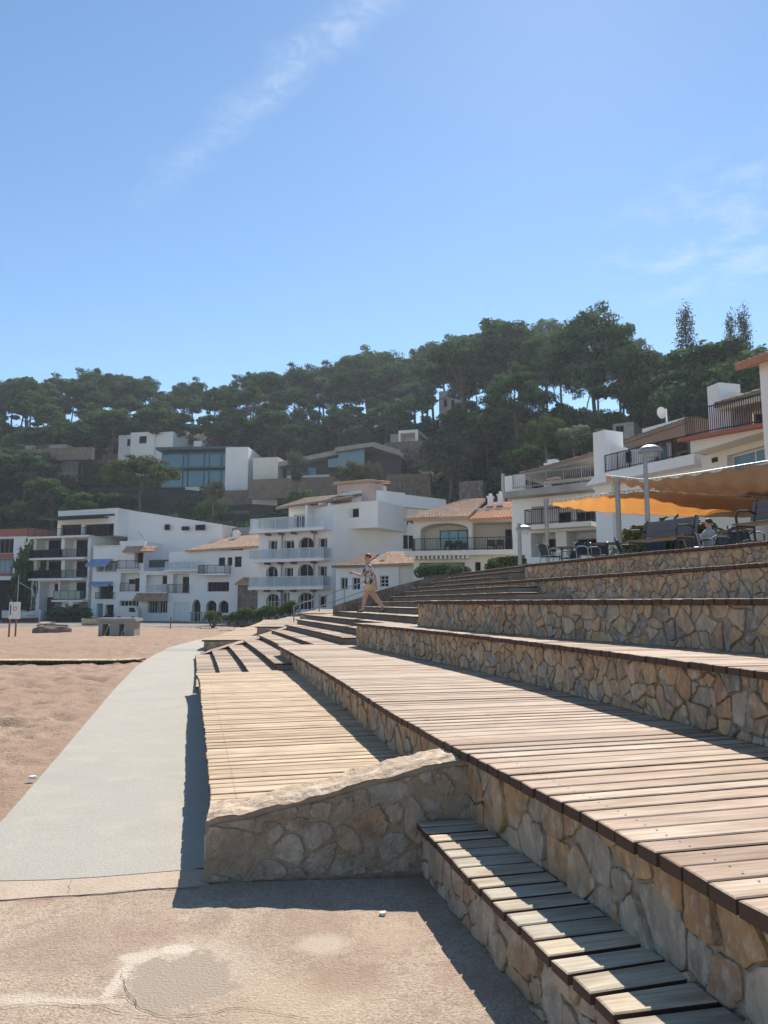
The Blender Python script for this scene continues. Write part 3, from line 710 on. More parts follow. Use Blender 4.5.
for i, k in enumerate(keys):
    z, yn, yf, x0 = SL[k]; c = CL[k]; nxt = CL[keys[i+1]] if i + 1 < len(keys) else None
    zp = SL[keys[i-1]][0] if i else 0
    s0, s1 = c.sy(yn), c.sy(yf); n = 14; b = MB()
    F = [c.at(s0 + (s1-s0)*q/n) for q in range(n+1)]; W = .9 if i < len(keys)-1 else .8
    poly = [(p.x + .03, p.y) for p in F] + [(p.x + W, p.y) for p in F[::-1]]
    b.quadbox(poly, zp - .12, z - .04); o = b.build('step', M_RISER, stair); fixn(o)
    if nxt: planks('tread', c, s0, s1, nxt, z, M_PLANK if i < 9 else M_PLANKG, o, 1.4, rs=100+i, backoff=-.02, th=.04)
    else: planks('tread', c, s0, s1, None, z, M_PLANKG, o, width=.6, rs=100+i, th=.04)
# plank ramp between the far ends of the steps and the decks beyond
NR = [(-5.46,21.75,.07,-5.84,25.27,.05), (-4.6,22.2,.33,-4.95,25.8,.33), (-4.15,22.7,.44,-4.97,28.98,.345), (-3.35,24.1,.58,-4.4,29.0,.52), (-3.75,25.5,.66,-3.85,29.0,.68),
      (-2.95,26.0,.82,-3.46,30.3,.71), (-2.75,27,.98,-2.9,30.3,.95), (-2.6,27.8,1.14,-2.3,30.5,1.16), (-1.55,24.4,1.17,-1.75,31.2,1.17)]
rampo = empty('plank_ramp', (0, 0, 0), 0, 'plank covered ramp climbing between the far steps and the decks beyond them', 'ramp')
b = MB(); uvs = []; rr_ = random.Random(9)
for a, e in zip(NR, NR[1:]):
    n = max(1, int(math.hypot(e[0]-a[0], e[1]-a[1]) / .15))
    for k in range(n):
        P = []
        for t in (k / n, (k + .93) / n):
            q = [a[i] + (e[i] - a[i]) * t for i in range(6)]; P.append(q)
        (x0,y0,z0,X0,Y0,Z0), (x1,y1,z1,X1,Y1,Z1) = P; h = .05
        top = [(x0,y0,z0),(x1,y1,z1),(X1,Y1,Z1),(X0,Y0,Z0)]
        b.add([(p[0],p[1],p[2]-h) for p in top] + top, [(0,1,2,3),(4,7,6,5),(0,4,5,1),(1,5,6,2),(2,6,7,3),(3,7,4,0)], rr_.random())
        o_ = rr_.uniform(0, 40); uvs += [(o_, o_), (o_, o_+.14), (o_+4, o_+.14), (o_+4, o_)] * 2
me = b.mesh('ramp_boards', M_PLANK); add_uv(me, uvs); o = link('ramp_boards', me, rampo); fixn(o)
# far decks beyond the staircase
E2f = Curve([(-4.95, 29.0), (-5.35, 34), (-5.9, 42), (-6.3, 50)])
E3f = Curve([(-3.45, 30.4), (-3.75, 36), (-4.1, 44), (-4.4, 50)])
E4f = Curve([(-2.2, 31.4), (-2.4, 38), (-2.6, 50)])
far_txt = ['lowest far plank deck beyond the staircase, beside the pale path edge', 'middle far plank deck beyond the staircase', 'upper far plank deck beyond the staircase, next to the dark ramp wall']
for i, (c, bk, z0, z1, y0_) in enumerate([(E1f, E2f, 0, .36, 25.3), (E2f, E3f, .36, .70, 29), (E3f, E4f, .70, 1.18, 30.4)]):
    root = empty('seating_terrace', (0, 0, 0), 0, far_txt[i], 'terrace', 'stepped seating terraces of stone and planks')
    b = MB(); n = 10; F = [c.at(c.len * q / n) for q in range(n+1)]; W = [1.15, 1.25, 1.3][i]
    b.quadbox([(p.x + .03, p.y) for p in F] + [(p.x + W + .03*q, p.y) for q, p in list(enumerate(F))[::-1]], z0 - .6, z1 - .05)
    o = b.build('stone_body', M_MORTAR, root); fixn(o)
    p0 = c.at(0)
    b = MB(); stones(b, W - .02, z1 - z0 - .06 + (.2 if i else 0), .16, lambda s, z, o_: (p0.x + .03 + s, p0.y - o_, z0 + z - (.2 if i else 0)), 200 + i); b.build('stone_facing', M_STONE, root)
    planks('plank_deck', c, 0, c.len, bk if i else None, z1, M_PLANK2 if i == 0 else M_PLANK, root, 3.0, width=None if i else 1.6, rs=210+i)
# dark ramp wall closing the staircase on its far side
rw = empty('ramp_wall', (0, 0, 0), 0, 'dark rubble ramp wall rising to the right behind the staircase', 'wall')
b = MB(); RP = [(-1.75, 25.6, 1.48), (-1.35, 24.35, 1.60), (-.7, 24.2, 1.80), (-.1, 24.15, 2.02), (1.17, 24.1, 2.35), (4.6, 23.9, 2.86), (6.5, 23.8, 2.9)]
vs = []
for x, y, z in RP: vs += [(x, y, 0), (x, y, z), (x + .1, y + .5, z), (x + .1, y + .5, 0)]
fs = []
for i in range(len(RP)-1):
    a = i*4; e = a+4; fs += [(a, e, e+1, a+1), (a+1, e+1, e+2, a+2), (a+2, e+2, e+3, a+3)]
b.add(vs, fs + [(0,1,2,3)]); o = b.build('mortar_core', M_MORTAR, rw); fixn(o)
b = MB(); cR = Curve([(p[0], p[1]) for p in RP])
topR = lambda s: interp(cR.at(s).x, [p[0] for p in RP], [p[2] for p in RP]) - .6
def plR(s, z, o_):
    p = cR.at(s); return (p.x, p.y - o_, .6 + min(z, topR(s)))
stones(b, cR.len, 2.3, .24, plR, 301, .8, depth=(.02,.05), top=topR); b.build('stone_facing', M_RUBBLE, rw)
b = MB(); b.quadbox([(-1.5, 25.8), (-.9, 24.8), (9, 24.6), (20, 30), (20, 60), (-2.8, 60), (-1.9, 32)], .3, 1.45); o = b.build('upper_ground', M_STREET); fixn(o); o['kind'] = 'structure'
# handrail on the far steps
hr = empty('handrail', (-4.2, 36, .9), 0, 'thin grey metal handrail sloping up behind the walking person', 'handrail')
b = MB(); a_, e_ = Vector(PY(294, 606, 36)) - hr.location, Vector(PY(366, 581, 36)) - hr.location
for dz in (0, -.45):
    b.tube([a_ + Vector((0,0,dz)), e_ + Vector((0,0,dz))], .025)
b.build('rail', M_RAILG, hr); 
for t in (0, .35, .7, 1):
    b = MB(); p = a_.lerp(e_, t); b.tube([p, p - Vector((0, 0, 1.2))], .03); b.build('post', M_RAILG, hr)

# ------------------------------------------------------------------ buildings
class Facade:
    """vertical plane from plan point A to B; local frame: x along it, y into the building, z up"""
    def __init__(s, u0, Y0, u1, Y1, vref=560, z0=0, name='house', label='', cat='house', group=None):
        s.vr = vref; a = PY(u0, vref, Y0); b = PY(u1, vref, Y1)
        s.A = Vector(a[:2]); s.B = Vector(b[:2]); s.d = (s.B - s.A); s.W = s.d.length; s.d.normalize(); s.n = Vector((-s.d.y, s.d.x))
        s.z0 = z0; s.rz = math.atan2(s.d.y, s.d.x)
        s.root = empty(name, (s.A.x, s.A.y, z0), s.rz, label, cat, group) if label else None
    def pt(s, u, v):
        r = ray(u, v); rr = Vector((r[0], r[1])); t = s.A.dot(s.n) / rr.dot(s.n)
        p = rr * t; return ((p - s.A).dot(s.d), EYE + r[2] * t - s.z0)
    def z(s, u, v): return s.pt(u, v)[1]
    def s_(s, u, v=None): return s.pt(u, v or s.vr)[0]
    def zd(s, u, v, y): z = s.z(u, v) + s.z0 - EYE; D = (s.A + s.B).length / 2; return z * (D + y) / D + EYE - s.z0
    def rect(s, ua, va, ub, vb):
        um, vm = (ua + ub) / 2, (va + vb) / 2
        return s.pt(ua, vm)[0], s.pt(um, vb)[1], s.pt(ub, vm)[0], s.pt(um, va)[1]
def panel(b, x0, z0, x1, z1, holes, y0, y1, t=.5, m=0):
    xs = sorted({x0, x1} | {min(max(h[k], x0), x1) for h in holes for k in (0, 2)}); zs = sorted({z0, z1} | {min(max(h[k], z0), z1) for h in holes for k in (1, 3)})
    for i in range(len(xs) - 1):
        if xs[i+1] - xs[i] < 1e-4: continue
        run = None
        for j in range(len(zs) - 1):
            cx, cz = (xs[i] + xs[i+1]) / 2, (zs[j] + zs[j+1]) / 2
            ins = any(h[0] < cx < h[2] and h[1] < cz < h[3] for h in holes)
            if not ins:
                if run is None: run = zs[j]
            if (ins or j == len(zs) - 2) and run is not None:
                b.box(xs[i], y0, run, xs[i+1], y1, zs[j] if ins else zs[j+1], t, m); run = None
def window(F, x0, z0, x1, z1, y, parent=None, frame=None, glass=None, nx=2, nz=1, name='window', fw=.07, curtain=0, bars=0):
    parent = parent or F.root; frame = frame or M_FRAMEW; glass = glass or M_GLASS
    b = MB(); panel(b, x0, z0, x1, z1, [(x0 + fw, z0 + fw, x1 - fw, z1 - fw)], y - .08, y - .01)
    for i in range(1, nx): xx = x0 + (x1 - x0) * i / nx; b.box(xx - fw*.4, y - .07, z0 + fw, xx + fw*.4, y - .02, z1 - fw)
    for i in range(1, nz): zz = z0 + (z1 - z0) * i / nz; b.box(x0 + fw, y - .065, zz - fw*.35, x1 - fw, y - .025, zz + fw*.35)
    o = b.build(name, frame, parent)
    b = MB(); b.box(x0 + fw*.5, y - .045, z0 + fw*.5, x1 - fw*.5, y - .035, z1 - fw*.5); b.build('pane', glass, o)
    if curtain:
        b = MB(); cw = (x1 - x0) * curtain; n = 6
        for i in range(n): b.box(x0 + fw + cw*i/n, y - .03 - .006*(i % 2), z0 + fw, x0 + fw + cw*(i+1)/n, y - .012, z1 - fw)
        b.build('curtain', M_CURT, o)
    if bars:
        b = MB()
        for i in range(bars): xx = x0 + (x1-x0)*(i+.5)/bars; b.box(xx-.02, y-.14, z0, xx+.02, y-.10, z1)
        b.box(x0, y-.135, z1-.1, x1, y-.105, z1-.06); b.box(x0, y-.135, z0+.06, x1, y-.105, z0+.1)
        b.build('bars', frame, o)
    return o
def railing(F, x0, x1, zb, h, y, m, parent=None, sp=.14, name='railing', ret=0, panelm=None, curve=0):
    b = MB(); parent = parent or F.root
    def seg(a, c):
        a, c = Vector(a), Vector(c); L_ = (c - a).length
        if L_ < .05: return
        b.bar((a.x, a.y, zb + h), (c.x, c.y, zb + h), .05, .05); b.bar((a.x, a.y, zb + .1), (c.x, c.y, zb + .1), .04, .04)
        n = max(1, int(L_ / sp))
        for i in range(n + 1):
            p = a.lerp(c, i / n); w_ = .05 if i % 8 == 0 else .02
            b.box(p.x - w_/2, p.y - w_/2, zb, p.x + w_/2, p.y + w_/2, zb + h)
    seg((x0, y), (x1, y))
    if ret: seg((x0, y), (x0, y + ret)); seg((x1, y), (x1, y + ret))
    o = b.build(name, m, parent)
    if panelm:
        b = MB(); b.box(x0 + .03, y - .012, zb + .13, x1 - .03, y + .012, zb + h - .04)
        if ret: b.box(x0 - .012, y + .03, zb + .13, x0 + .012, y + ret, zb + h - .04); b.box(x1 - .012, y + .03, zb + .13, x1 + .012, y + ret, zb + h - .04)
        b.build('screen', panelm, o)
    return o
def tiles(parent, quad, m, name='roof', n=None, th=.16, bw=.24):
    """corrugated tile roof on a quad a,b (eave) c,d (ridge), local coordinates"""
    a, b_, c, d = [Vector(p) for p in quad]; L_ = (b_ - a).length; n = n or max(4, int(L_ / bw)); k = max(2, int((d - a).length / .42)); r_ = random.Random(int(L_ * 100))
    up = (b_ - a).cross(d - a).normalized()
    if up.z < 0: up = -up
    mb = MB(); prof = [(.0, 0), (.18, .06), (.5, .085), (.82, .06)]
    for j in range(k):
        for i in range(n):
            tint = r_.random(); vs = []
            for t, lift in ((j / k, .035), ((j + 1) / k, 0)):
                P, Q = a.lerp(d, t), b_.lerp(c, t)
                for f, h in prof + [(1, 0)]:
                    vs.append(P.lerp(Q, (i + f) / n) + up * (h + lift + r_.uniform(0, .01)))
            mb.add(vs, [(q, q+1, q+6, q+5) for q in range(4)], tint)
            if j == 0: mb.add([vs[0], vs[1], vs[2], vs[3], vs[4], vs[0] - up*.05, vs[4] - up*.05], [(5, 6, 4, 3, 2, 1, 0)], tint * .5)
    vs = [a, b_, c, d] + [p - up * th for p in (a, b_, c, d)]
    mb.add(vs, [(0,1,2,3), (7,6,5,4), (0,4,5,1), (1,5,6,2), (2,6,7,3), (3,7,4,0)], .3)
    return mb.build(name, m, parent)
def arch_fill(b, x0, x1, z1, rise, y0, y1, n=12):
    """closes the two upper corners of a rectangular hole to leave an arch"""
    xm, hw = (x0 + x1) / 2, (x1 - x0) / 2
    for sgn in (-1, 1):
        pts = [(xm + sgn * hw, z1 + .001)] + [(xm + sgn * hw * math.cos(math.pi/2 * i / n), z1 - rise + rise * math.sin(math.pi/2 * i / n)) for i in range(n + 1)]
        vs = [(p[0], y0, p[1]) for p in pts] + [(p[0], y1, p[1]) for p in pts]; k = len(pts)
        fs = []
        for i in range(1, k - 1): fs += [(0, i, i+1), (k, k+i+1, k+i), (i, k+i, k+i+1, i+1)]
        b.add(vs, fs)
def chimney(F, x0, x1, z0, z1, y, m=None, dpt=.8, cap=True, parent=None):
    b = MB(); b.box(x0, y, z0, x1, y + dpt, z1)
    if cap: b.box(x0 - .08, y - .08, z1 + .003, x1 + .08, y + dpt + .08, z1 + .12); b.box(x0 + .1, y + .1, z1 + .12, x1 - .1, y + dpt - .1, z1 + .35)
    return b.build('chimney', m or M_PLASTER, parent or F.root)
def house_body(F, x0, x1, z0, z1, holes, recess=.35, depth=9, m=None, y=0, arches=()):
    """front panel with openings (thickness = recess) and the body behind"""
    m = m or M_PLASTER; b = MB(); panel(b, x0, z0, x1, z1, holes, y, y + recess - .003)
    for (hx0, hx1, hz1, rise) in arches: arch_fill(b, hx0, hx1, hz1, rise, y + .003, y + recess - .006)
    b.box(x0, y + recess, z0, x1, y + depth, z1)
    return b.build('wall', m, F.root)

# --- far left block with terracotta bands
F = Facade(-45, 99, 33.5, 96, z0=-1, name='apartment_block', label='white block with terracotta roof band and glazed bays at the far left edge', cat='building')
x1 = F.W; R_ = F.rect
holes = [R_(-40, 539, 13.5, 553.5), R_(-40, 559, 13.5, 573), ]
zt = F.z(10, 536.5); zb = F.z(10, 580)
house_body(F, 0, x1, zb, zt, holes, 1.0, 12)
for h, g in zip(holes, (M_GLASS, M_PANELB)): window(F, h[0] + .05, h[1] + .02, h[2] - .05, h[3] - .02, .98, nx=12, glass=g, frame=M_SLATE)
b = MB(); b.box(-.05, -.12, zt + .005, x1 + .1, 12, F.z(10, 529)); b.build('roof_band', M_TERRA, F.root)
for va, vb in ((553.8, 558.8), (573.2, 576.2)):
    q = R_(-40, va, 13.5, vb); b = MB(); b.box(0.02, -.06, q[1], q[2], .5, q[3]); b.build('terracotta_band', M_TERRA, F.root)
b = MB(); b.box(.3, 2, -1, x1 - .3, 11.5, zb - .01); b.build('undercroft', M_DARK, F.root)  # near-black box, shade of the open void put into its colour

# --- tall white block with balconies
F = Facade(32.5, 93, 90, 90, z0=-1, name='apartment_block', label='tall white apartment block with dark open balconies on three floors and a penthouse', cat='building')
W = F.W; R_ = F.rect
z_s1, z_s2, z_s3, z_s4 = F.z(60, 536.5), F.z(60, 558), F.z(60, 578.5), F.z(60, 600)
H1 = [R_(36, 538.5, 61, 557), R_(64.5, 538.5, 87.5, 557), R_(36, 560, 61, 577), R_(64.5, 560, 87.5, 577), R_(39, 582, 57.5, 622), R_(59.5, 581, 86, 598.5), R_(64.5, 604, 81, 622)]
house_body(F, 0, W, 0, z_s1, H1, 1.5, 13)
for k, h in enumerate(H1[:4]):
    w_ = h[2] - h[0]; window(F, h[0] + w_*.16, h[1] + .02, h[2] - w_*.03, h[3] - .06, 1.49, nx=2, frame=M_FRAMED, curtain=0)
window(F, *R_(46, 583.5, 56.5, 594), 1.49, frame=M_FRAMED); window(F, *R_(68, 582, 84.5, 598), 1.49, frame=M_FRAMED, nx=3)
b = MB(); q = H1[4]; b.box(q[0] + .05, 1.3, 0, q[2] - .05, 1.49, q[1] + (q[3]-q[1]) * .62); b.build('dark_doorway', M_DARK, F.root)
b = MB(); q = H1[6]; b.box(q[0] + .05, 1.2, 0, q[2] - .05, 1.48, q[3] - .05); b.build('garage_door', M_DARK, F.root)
for z_, a, e in ((z_s1, 31.5, 92), (z_s2, 33, 88), (z_s3, 33, 88), (z_s4, 58, 89)):
    b = MB(); x0, x1 = F.s_(a), F.s_(e); b.box(x0, -.75, z_ - .24, x1, .02, z_ - .003); b.build('balcony_slab', M_PLASTER, F.root)
railing(F, F.s_(34), F.s_(62), z_s2, 1.0, -.68, M_RAILD, ret=.6, panelm=M_GLASS); railing(F, F.s_(63), F.s_(87.5), z_s2, 1.0, -.68, M_RAILD, ret=.6)
railing(F, F.s_(34), F.s_(62), z_s3, 1.0, -.68, M_RAILD, ret=.6, panelm=M_GLASS); railing(F, F.s_(63), F.s_(87.5), z_s3, 1.0, -.68, M_RAILD, ret=.6)
railing(F, F.s_(59.5), F.s_(86), z_s4, 1.1, -.68, M_RAILD, ret=.6, panelm=M_GLASSB)
for a, zz in ((33.6, z_s2), (86.5, z_s2), (33.6, z_s3), (86.5, z_s3)):
    b = MB(); x = F.s_(a); b.add([(x, .2, zz + 2.45), (x + .08, .2, zz + 2.45), (x + .08, -.95, zz + .7), (x, -.95, zz + .7), (x, .0, zz + 2.2), (x + .08, .0, zz + 2.2)], [(0,1,2,3), (3,2,5,4), (0,3,4), (1,5,2)]); b.build('rolled_side_blind', M_DARK, F.root)
for ua, ub in ((33, 38.5), (57.5, 64), (81.5, 90.5)):
    b = MB(); b.box(F.s_(ua), -.06, 0, F.s_(ub), -.004, F.z(60, 602)); b.build('stone_pier', M_RUBBLE, F.root)
x0, x1 = F.s_(50.5, 520), F.s_(111, 520); zt = F.z(80, 508.5)
Hp = [R_(53.5, 523.5, 74, 535.5), R_(77.5, 523, 107, 535.5)]
Hp = [(h[0], h[1], h[2], h[3]) for h in Hp]
house_body(F, x0, x1, z_s1 + .003, zt, Hp, .4, 11, y=1.2)
for h in Hp: window(F, h[0]+.03, h[1]+.03, h[2]-.03, h[3]-.03, 1.55, nx=4, frame=M_FRAMED)
railing(F, F.s_(32, 536), F.s_(113, 536), z_s1, .95, -.7, M_RAILD, panelm=None)
b = MB(); b.box(F.s_(43), -1.3, F.z(60, 519), F.s_(100), 1.15, F.z(60, 518)); b.bar((F.s_(43), 1.1, F.z(60, 516)), (F.s_(106), 1.1, F.z(60, 516)), .22); b.build('awning', M_AWNG, F.root)
b = MB()   # long wing running back on the right, its parapet dropping away
xw = F.s_(192, 520)
pts = [(x1 + .003, 0), (xw, 0), (xw, F.z(190, 519)), (x1 + .003, zt - .02)]
vs = [(p[0], 3.2 if i in (0, 3) else 6.5, p[1]) for i, p in enumerate(pts)] + [(p[0], 12 if i in (0,3) else 14, p[1]) for i, p in enumerate(pts)]
b.add(vs, [(0,1,2,3), (7,6,5,4), (0,4,5,1), (1,5,6,2), (2,6,7,3), (3,7,4,0)]); wg = b.build('wing', M_PLASTER, F.root)
def wing_y(x): return 3.2 + 3.3 * (x - x1) / (xw - x1)
for ua, va, ub, vb in ((137, 526, 142, 531.5), (151, 527.5, 158.5, 531.5), (162.5, 525.5, 172, 531)):
    q = R_(ua, va, ub, vb); k = 1.05; yy = wing_y(q[0]); window(F, q[0]*k, q[1]*k, q[2]*k, q[3]*k, yy, frame=M_FRAMED, nx=1)
chm = chimney(F, F.s_(76), F.s_(88), zt, F.z(80, 503.5), 5, m=M_TILE, cap=False)

# --- narrow house with blue awnings
F = Facade(93, 89, 119, 88, z0=-1, name='town_house', label='narrow white town house with two blue awnings', cat='house', group='white houses along the back of the beach')
R_ = F.rect; H2 = [R_(97, 561, 117, 572), R_(98.5, 585.5, 113, 599), R_(105, 604.5, 113.5, 620), R_(96.5, 603.5, 103, 620)]
house_body(F, 0, F.W, 0, F.z(105, 547), H2, .5, 8); b = MB(); b.box(-.1, -.1, F.z(105, 546.9), F.W + .1, 8, F.z(105, 545.5)); b.build('cornice', M_CREAM, F.root)
window(F, *H2[0], .49, nx=4, frame=M_FRAMEW); window(F, *H2[1], .49, frame=M_FRAMED, nx=2); window(F, *H2[2], .49, frame=M_FRAMED, nx=1); window(F, *H2[3], .49, frame=M_PANELB, glass=M_PANELB, nx=1, name='door')
railing(F, H2[0][0], H2[0][2], H2[0][1], 1.0, -.1, M_RAILW); railing(F, H2[1][0]-.2, H2[1][2]+.2, H2[1][1], .8, -.25, M_RAILD, ret=.25)
for ua, ub, va, vb, dr in ((92, 113, 559, 565, 1.2), (94, 114, 581.5, 584.5, .9)):
    x0, x1, za, zb = F.s_(ua), F.s_(ub), F.z(105, va), F.z(105, vb)
    b = MB(); b.add([(x0,-.03,za),(x1,-.03,za),(x1,-dr,zb),(x0,-dr,zb),(x0,-.03,za-.05),(x1,-.03,za-.05),(x1,-dr,zb-.25),(x0,-dr,zb-.25)], [(0,3,2,1),(4,5,6,7),(3,7,6,2),(0,4,7,3),(1,2,6,5),(0,1,5,4)]); b.build('awning', M_AWNB, F.root)

# --- white house with tiled porch awning
F = Facade(119, 88, 144, 87.5, z0=-1, name='town_house', label='white town house with small tiled canopy over its top opening and two iron balconies', cat='house', group='white houses along the back of the beach')
R_ = F.rect; H3 = [R_(134.5, 551.5, 143.5, 563), R_(120.5, 573, 139.5, 591.5), R_(119.5, 600.5, 138.5, 608)]
house_body(F, 0, F.W, 0, F.z(130, 541), H3, 1.0, 9)
window(F, *H3[0], .97, frame=M_FRAMED, nx=2)
q = H3[1]; window(F, q[2] - 1.0, q[1], q[2] - .1, q[3] - .6, .99, frame=M_FRAMED, nx=1, name='door'); window(F, q[0] + .6, q[1] + .9, q[0] + 1.4, q[3] - .7, .99, frame=M_FRAMED, nx=1)
window(F, *H3[2], .4, frame=M_FRAMEW, nx=5)
railing(F, F.s_(119.5), F.s_(140), F.z(130, 569), 1.0, -.5, M_RAILD, ret=.5); railing(F, q[0], q[2], q[1], 1.0, -.05, M_RAILD)
b = MB(); b.box(F.s_(119), -.6, F.z(130, 570), F.s_(141), -.01, F.z(130, 569.2)); b.build('balcony_slab', M_PLASTER, F.root)
tiles(F.root, [(F.s_(126), -1.0, F.z(140, 552)), (F.s_(157), -1.0, F.z(140, 552)), (F.s_(157), -.02, F.z(140, 546.5)), (F.s_(126), -.02, F.z(140, 546.5))], M_TILE, 'tiled_canopy')
b = MB(); b.bar((F.s_(138, 541), 2, F.z(138, 540)), (F.s_(130, 541), 2, F.z(138, 530) ), .03); b.build('aerial', M_RAILD, F.root)

# --- house with green terrace screen and long barred window
F = Facade(144, 87.4, 170, 87, z0=-1, name='town_house', label='white town house with green screened roof terrace above a tiled canopy and barred window', cat='house', group='white houses along the back of the beach')
R_ = F.rect; H4 = [R_(146, 575, 167, 592), R_(147.5, 600.5, 169, 613.5)]
house_body(F, 0, F.W, 0, F.z(157, 571), [H4[0], H4[1]], .9, 10)
q = H4[0]; window(F, q[2] - .9, q[1], q[2]-.05, q[3] - .1, .88, frame=M_FRAMED, nx=1, name='door')
railing(F, q[0], q[2], q[1], .9, -.05, M_RAILW, panelm=M_FROST); window(F, *H4[1], .3, frame=M_FRAMEW, nx=2, bars=8, curtain=.3)
tiles(F.root, [(F.s_(138.5), -1.1, F.z(155, 600)), (F.s_(169.5), -1.1, F.z(155, 600)), (F.s_(169.5), -.02, F.z(155, 593.5)), (F.s_(138.5), -.02, F.z(155, 593.5))], M_TILE, 'tiled_canopy')
railing(F, F.s_(149), F.s_(176), F.z(160, 568), .95, .1, M_RAILD, panelm=M_AWNG)
b = MB(); z_ = F.z(160, 571) + .003; zt = F.z(160, 545); b.box(0, 4.5, z_, F.W + .5, 12, zt); b.build('upper_storey', M_PLASTER, F.root)
window(F, *R_(167.5, 556, 174, 561), 4.49, frame=M_FRAMED, nx=1)
chimney(F, F.s_(157), F.s_(161), zt, zt + 1.3, 7); tiles(F.root, [(F.s_(146), 5, zt + .05), (F.s_(170), 5, zt + .05), (F.s_(170), 9, zt + 1.1), (F.s_(146), 9, zt + 1.1)], M_TILE)

# --- house with orange tile roof and arches
F = Facade(169, 87, 243, 84, z0=-1, name='town_house', label='wide white house with tiled roof, jutting balcony and two dark ground floor arches', cat='house')
R_ = F.rect; W = F.W
Hh = [R_(173, 574, 189, 593), R_(192, 599.5, 200.5, 622), R_(173.5, 602.5, 190, 622), R_(206, 600.5, 216.5, 613), R_(218.5, 600.5, 228.5, 613), R_(207.5, 582, 229, 591.5),
      R_(218.5, 557.5, 225, 566), R_(227.5, 557.3, 232.3, 565.5), R_(234.5, 556.5, 241.5, 567)]
ar = [(Hh[1][0], Hh[1][2], Hh[1][3], .9), (Hh[3][0], Hh[3][2], Hh[3][3], .65), (Hh[4][0], Hh[4][2], Hh[4][3], .65)]
house_body(F, 0, W, 0, F.z(210, 551), Hh, .8, 10, arches=ar)
q = Hh[0]; window(F, q[2] - 1.3, q[1], q[2] - .1, q[3] - .3, .79, frame=M_FRAMED, nx=2, name='door'); railing(F, F.s_(170), F.s_(190), q[1], 1.0, -.3, M_RAILD, ret=.3)
for k in (1, 3, 4): window(F, *Hh[k], .6, frame=M_FRAMED, nx=2)
window(F, *Hh[2], .2, frame=M_FRAMEW, glass=M_FRAMEW, nx=3, nz=4, name='garage_door')
window(F, *Hh[5], .3, frame=M_FRAMED, nx=5)
for k in (6, 7, 8): window(F, *Hh[k], .25, frame=M_FRAMED, nx=2)
b = MB(); z_ = F.z(218, 574); b.box(F.s_(204.5), -1.4, z_ - .2, F.s_(231.5), -.01, z_); b.build('balcony_slab', M_PLASTER, F.root); railing(F, F.s_(205), F.s_(231), z_, .95, -1.35, M_RAILD, ret=1.3)
b = MB(); z_ = F.z(190, 570); b.box(0, -.9, z_ - .2, F.s_(203), -.01, z_); b.build('terrace_slab', M_PLASTER, F.root); railing(F, .1, F.s_(203), z_, .95, -.85, M_RAILW, panelm=M_FROST)
ze = F.z(215, 550.5); za = F.zd(215, 537, 7)
tiles(F.root, [(F.s_(187), -.5, ze), (W + 3.0, -.5, ze + .35), (W + 3.4, 7, za + .5), (F.s_(200), 7, za)], M_TILE)
b = MB(); b.box(W + .003, 0, 0, W + 3.0, 9, ze + .2); b.build('side_wall', M_PLASTER, F.root)
b = MB(); b.box(F.s_(186), 8, F.z(206, 552), F.s_(229), 14, F.zd(206, 527.5, 8)); b.build('grey_penthouse', M_SLATE, F.root); window(F, *[v * 1.07 for v in R_(188, 531.5, 202, 541)], 7.98, frame=M_FRAMEW, nx=2)
chimney(F, F.s_(210), F.s_(215), za - 1, F.z(212, 529), 5); chimney(F, F.s_(242), F.s_(248), za - 1, F.z(245, 529.5), 5.5)
b = MB()
for i in range(9): x = F.s_(203 + i * 3.4, 615); b.box(x - .05, -2.5, 0, x + .05, -2.42, 1.6)
b.box(F.s_(202), -2.48, 1.5, F.s_(231), -2.4, 1.6); b.box(F.s_(202), -2.49, .5, F.s_(231), -2.41, .58); b.build('garden_fence', M_CONC, F.root)

# --- small rubble stone annex
F = Facade(238.5, 82, 259, 81.5, z0=-.8, name='stone_annex', label='small rubble stone annex with tiled lean-to roof between two white houses', cat='house')
q = F.rect(251, 588, 256, 597); house_body(F, 0, F.W, 0, F.z(248, 584), [q], .4, 5, m=M_CONC); window(F, *q, .38, frame=M_FRAMED, nx=1)
b = MB(); stones(b, F.W, F.z(248, 584) - .02, .5, lambda s, z, o_: (s, -o_, z) if not (q[0]-.1 < s < q[2]+.1 and q[1]-.1 < z < q[3]+.1) else (s, .05, z), 401, .8, depth=(.03,.08)); b.build('rubble_facing', M_RUBBLE, F.root)
z_ = F.z(248, 584); tiles(F.root, [(-.2, -.4, z_ + .02), (F.W + .2, -.4, z_ + .02), (F.W + .2, 4, z_ + 1.3), (-.2, 4, z_ + 1.3)], M_TILE)

# --- large white apartment house with long balconies
F = Facade(258.5, 80, 333, 75.5, z0=.0, name='apartment_house', label='large white apartment house with three long railed balconies and arched ground floor windows', cat='building')
R_ = F.rect; W = F.W
zs1, zs2, zs3 = F.z(296, 530), F.z(296, 559.5), F.z(296, 587)
Hc = [R_(268.5, 540.5, 277, 558.5), R_(284, 540.5, 294, 558.5), R_(298.5, 537, 313.5, 558.5), R_(318, 538, 328, 558.5),
      R_(266, 566, 277.5, 586), R_(284.5, 567.5, 293, 586), R_(298, 564, 313, 586), R_(318, 566, 327.5, 586),
      R_(266, 593.5, 279.5, 610), R_(281.5, 592.5, 289.5, 612), R_(298, 592.5, 313.5, 610), R_(318, 595, 328, 608)]
ar = [(Hc[k][0], Hc[k][2], Hc[k][3], .75) for k in (2, 4, 6, 8, 10)]
house_body(F, 0, W, 0, zs1 - .003, Hc, .5, 10, arches=ar)
for k, h in enumerate(Hc): window(F, *h, .45, frame=M_FRAMEW, nx=4 if k in (8, 10) else 2, nz=2 if k in (8, 10) else 1, glass=M_GLASSB if k in (9,) else M_GLASS, curtain=.35 if k in (0, 6, 5) else 0)
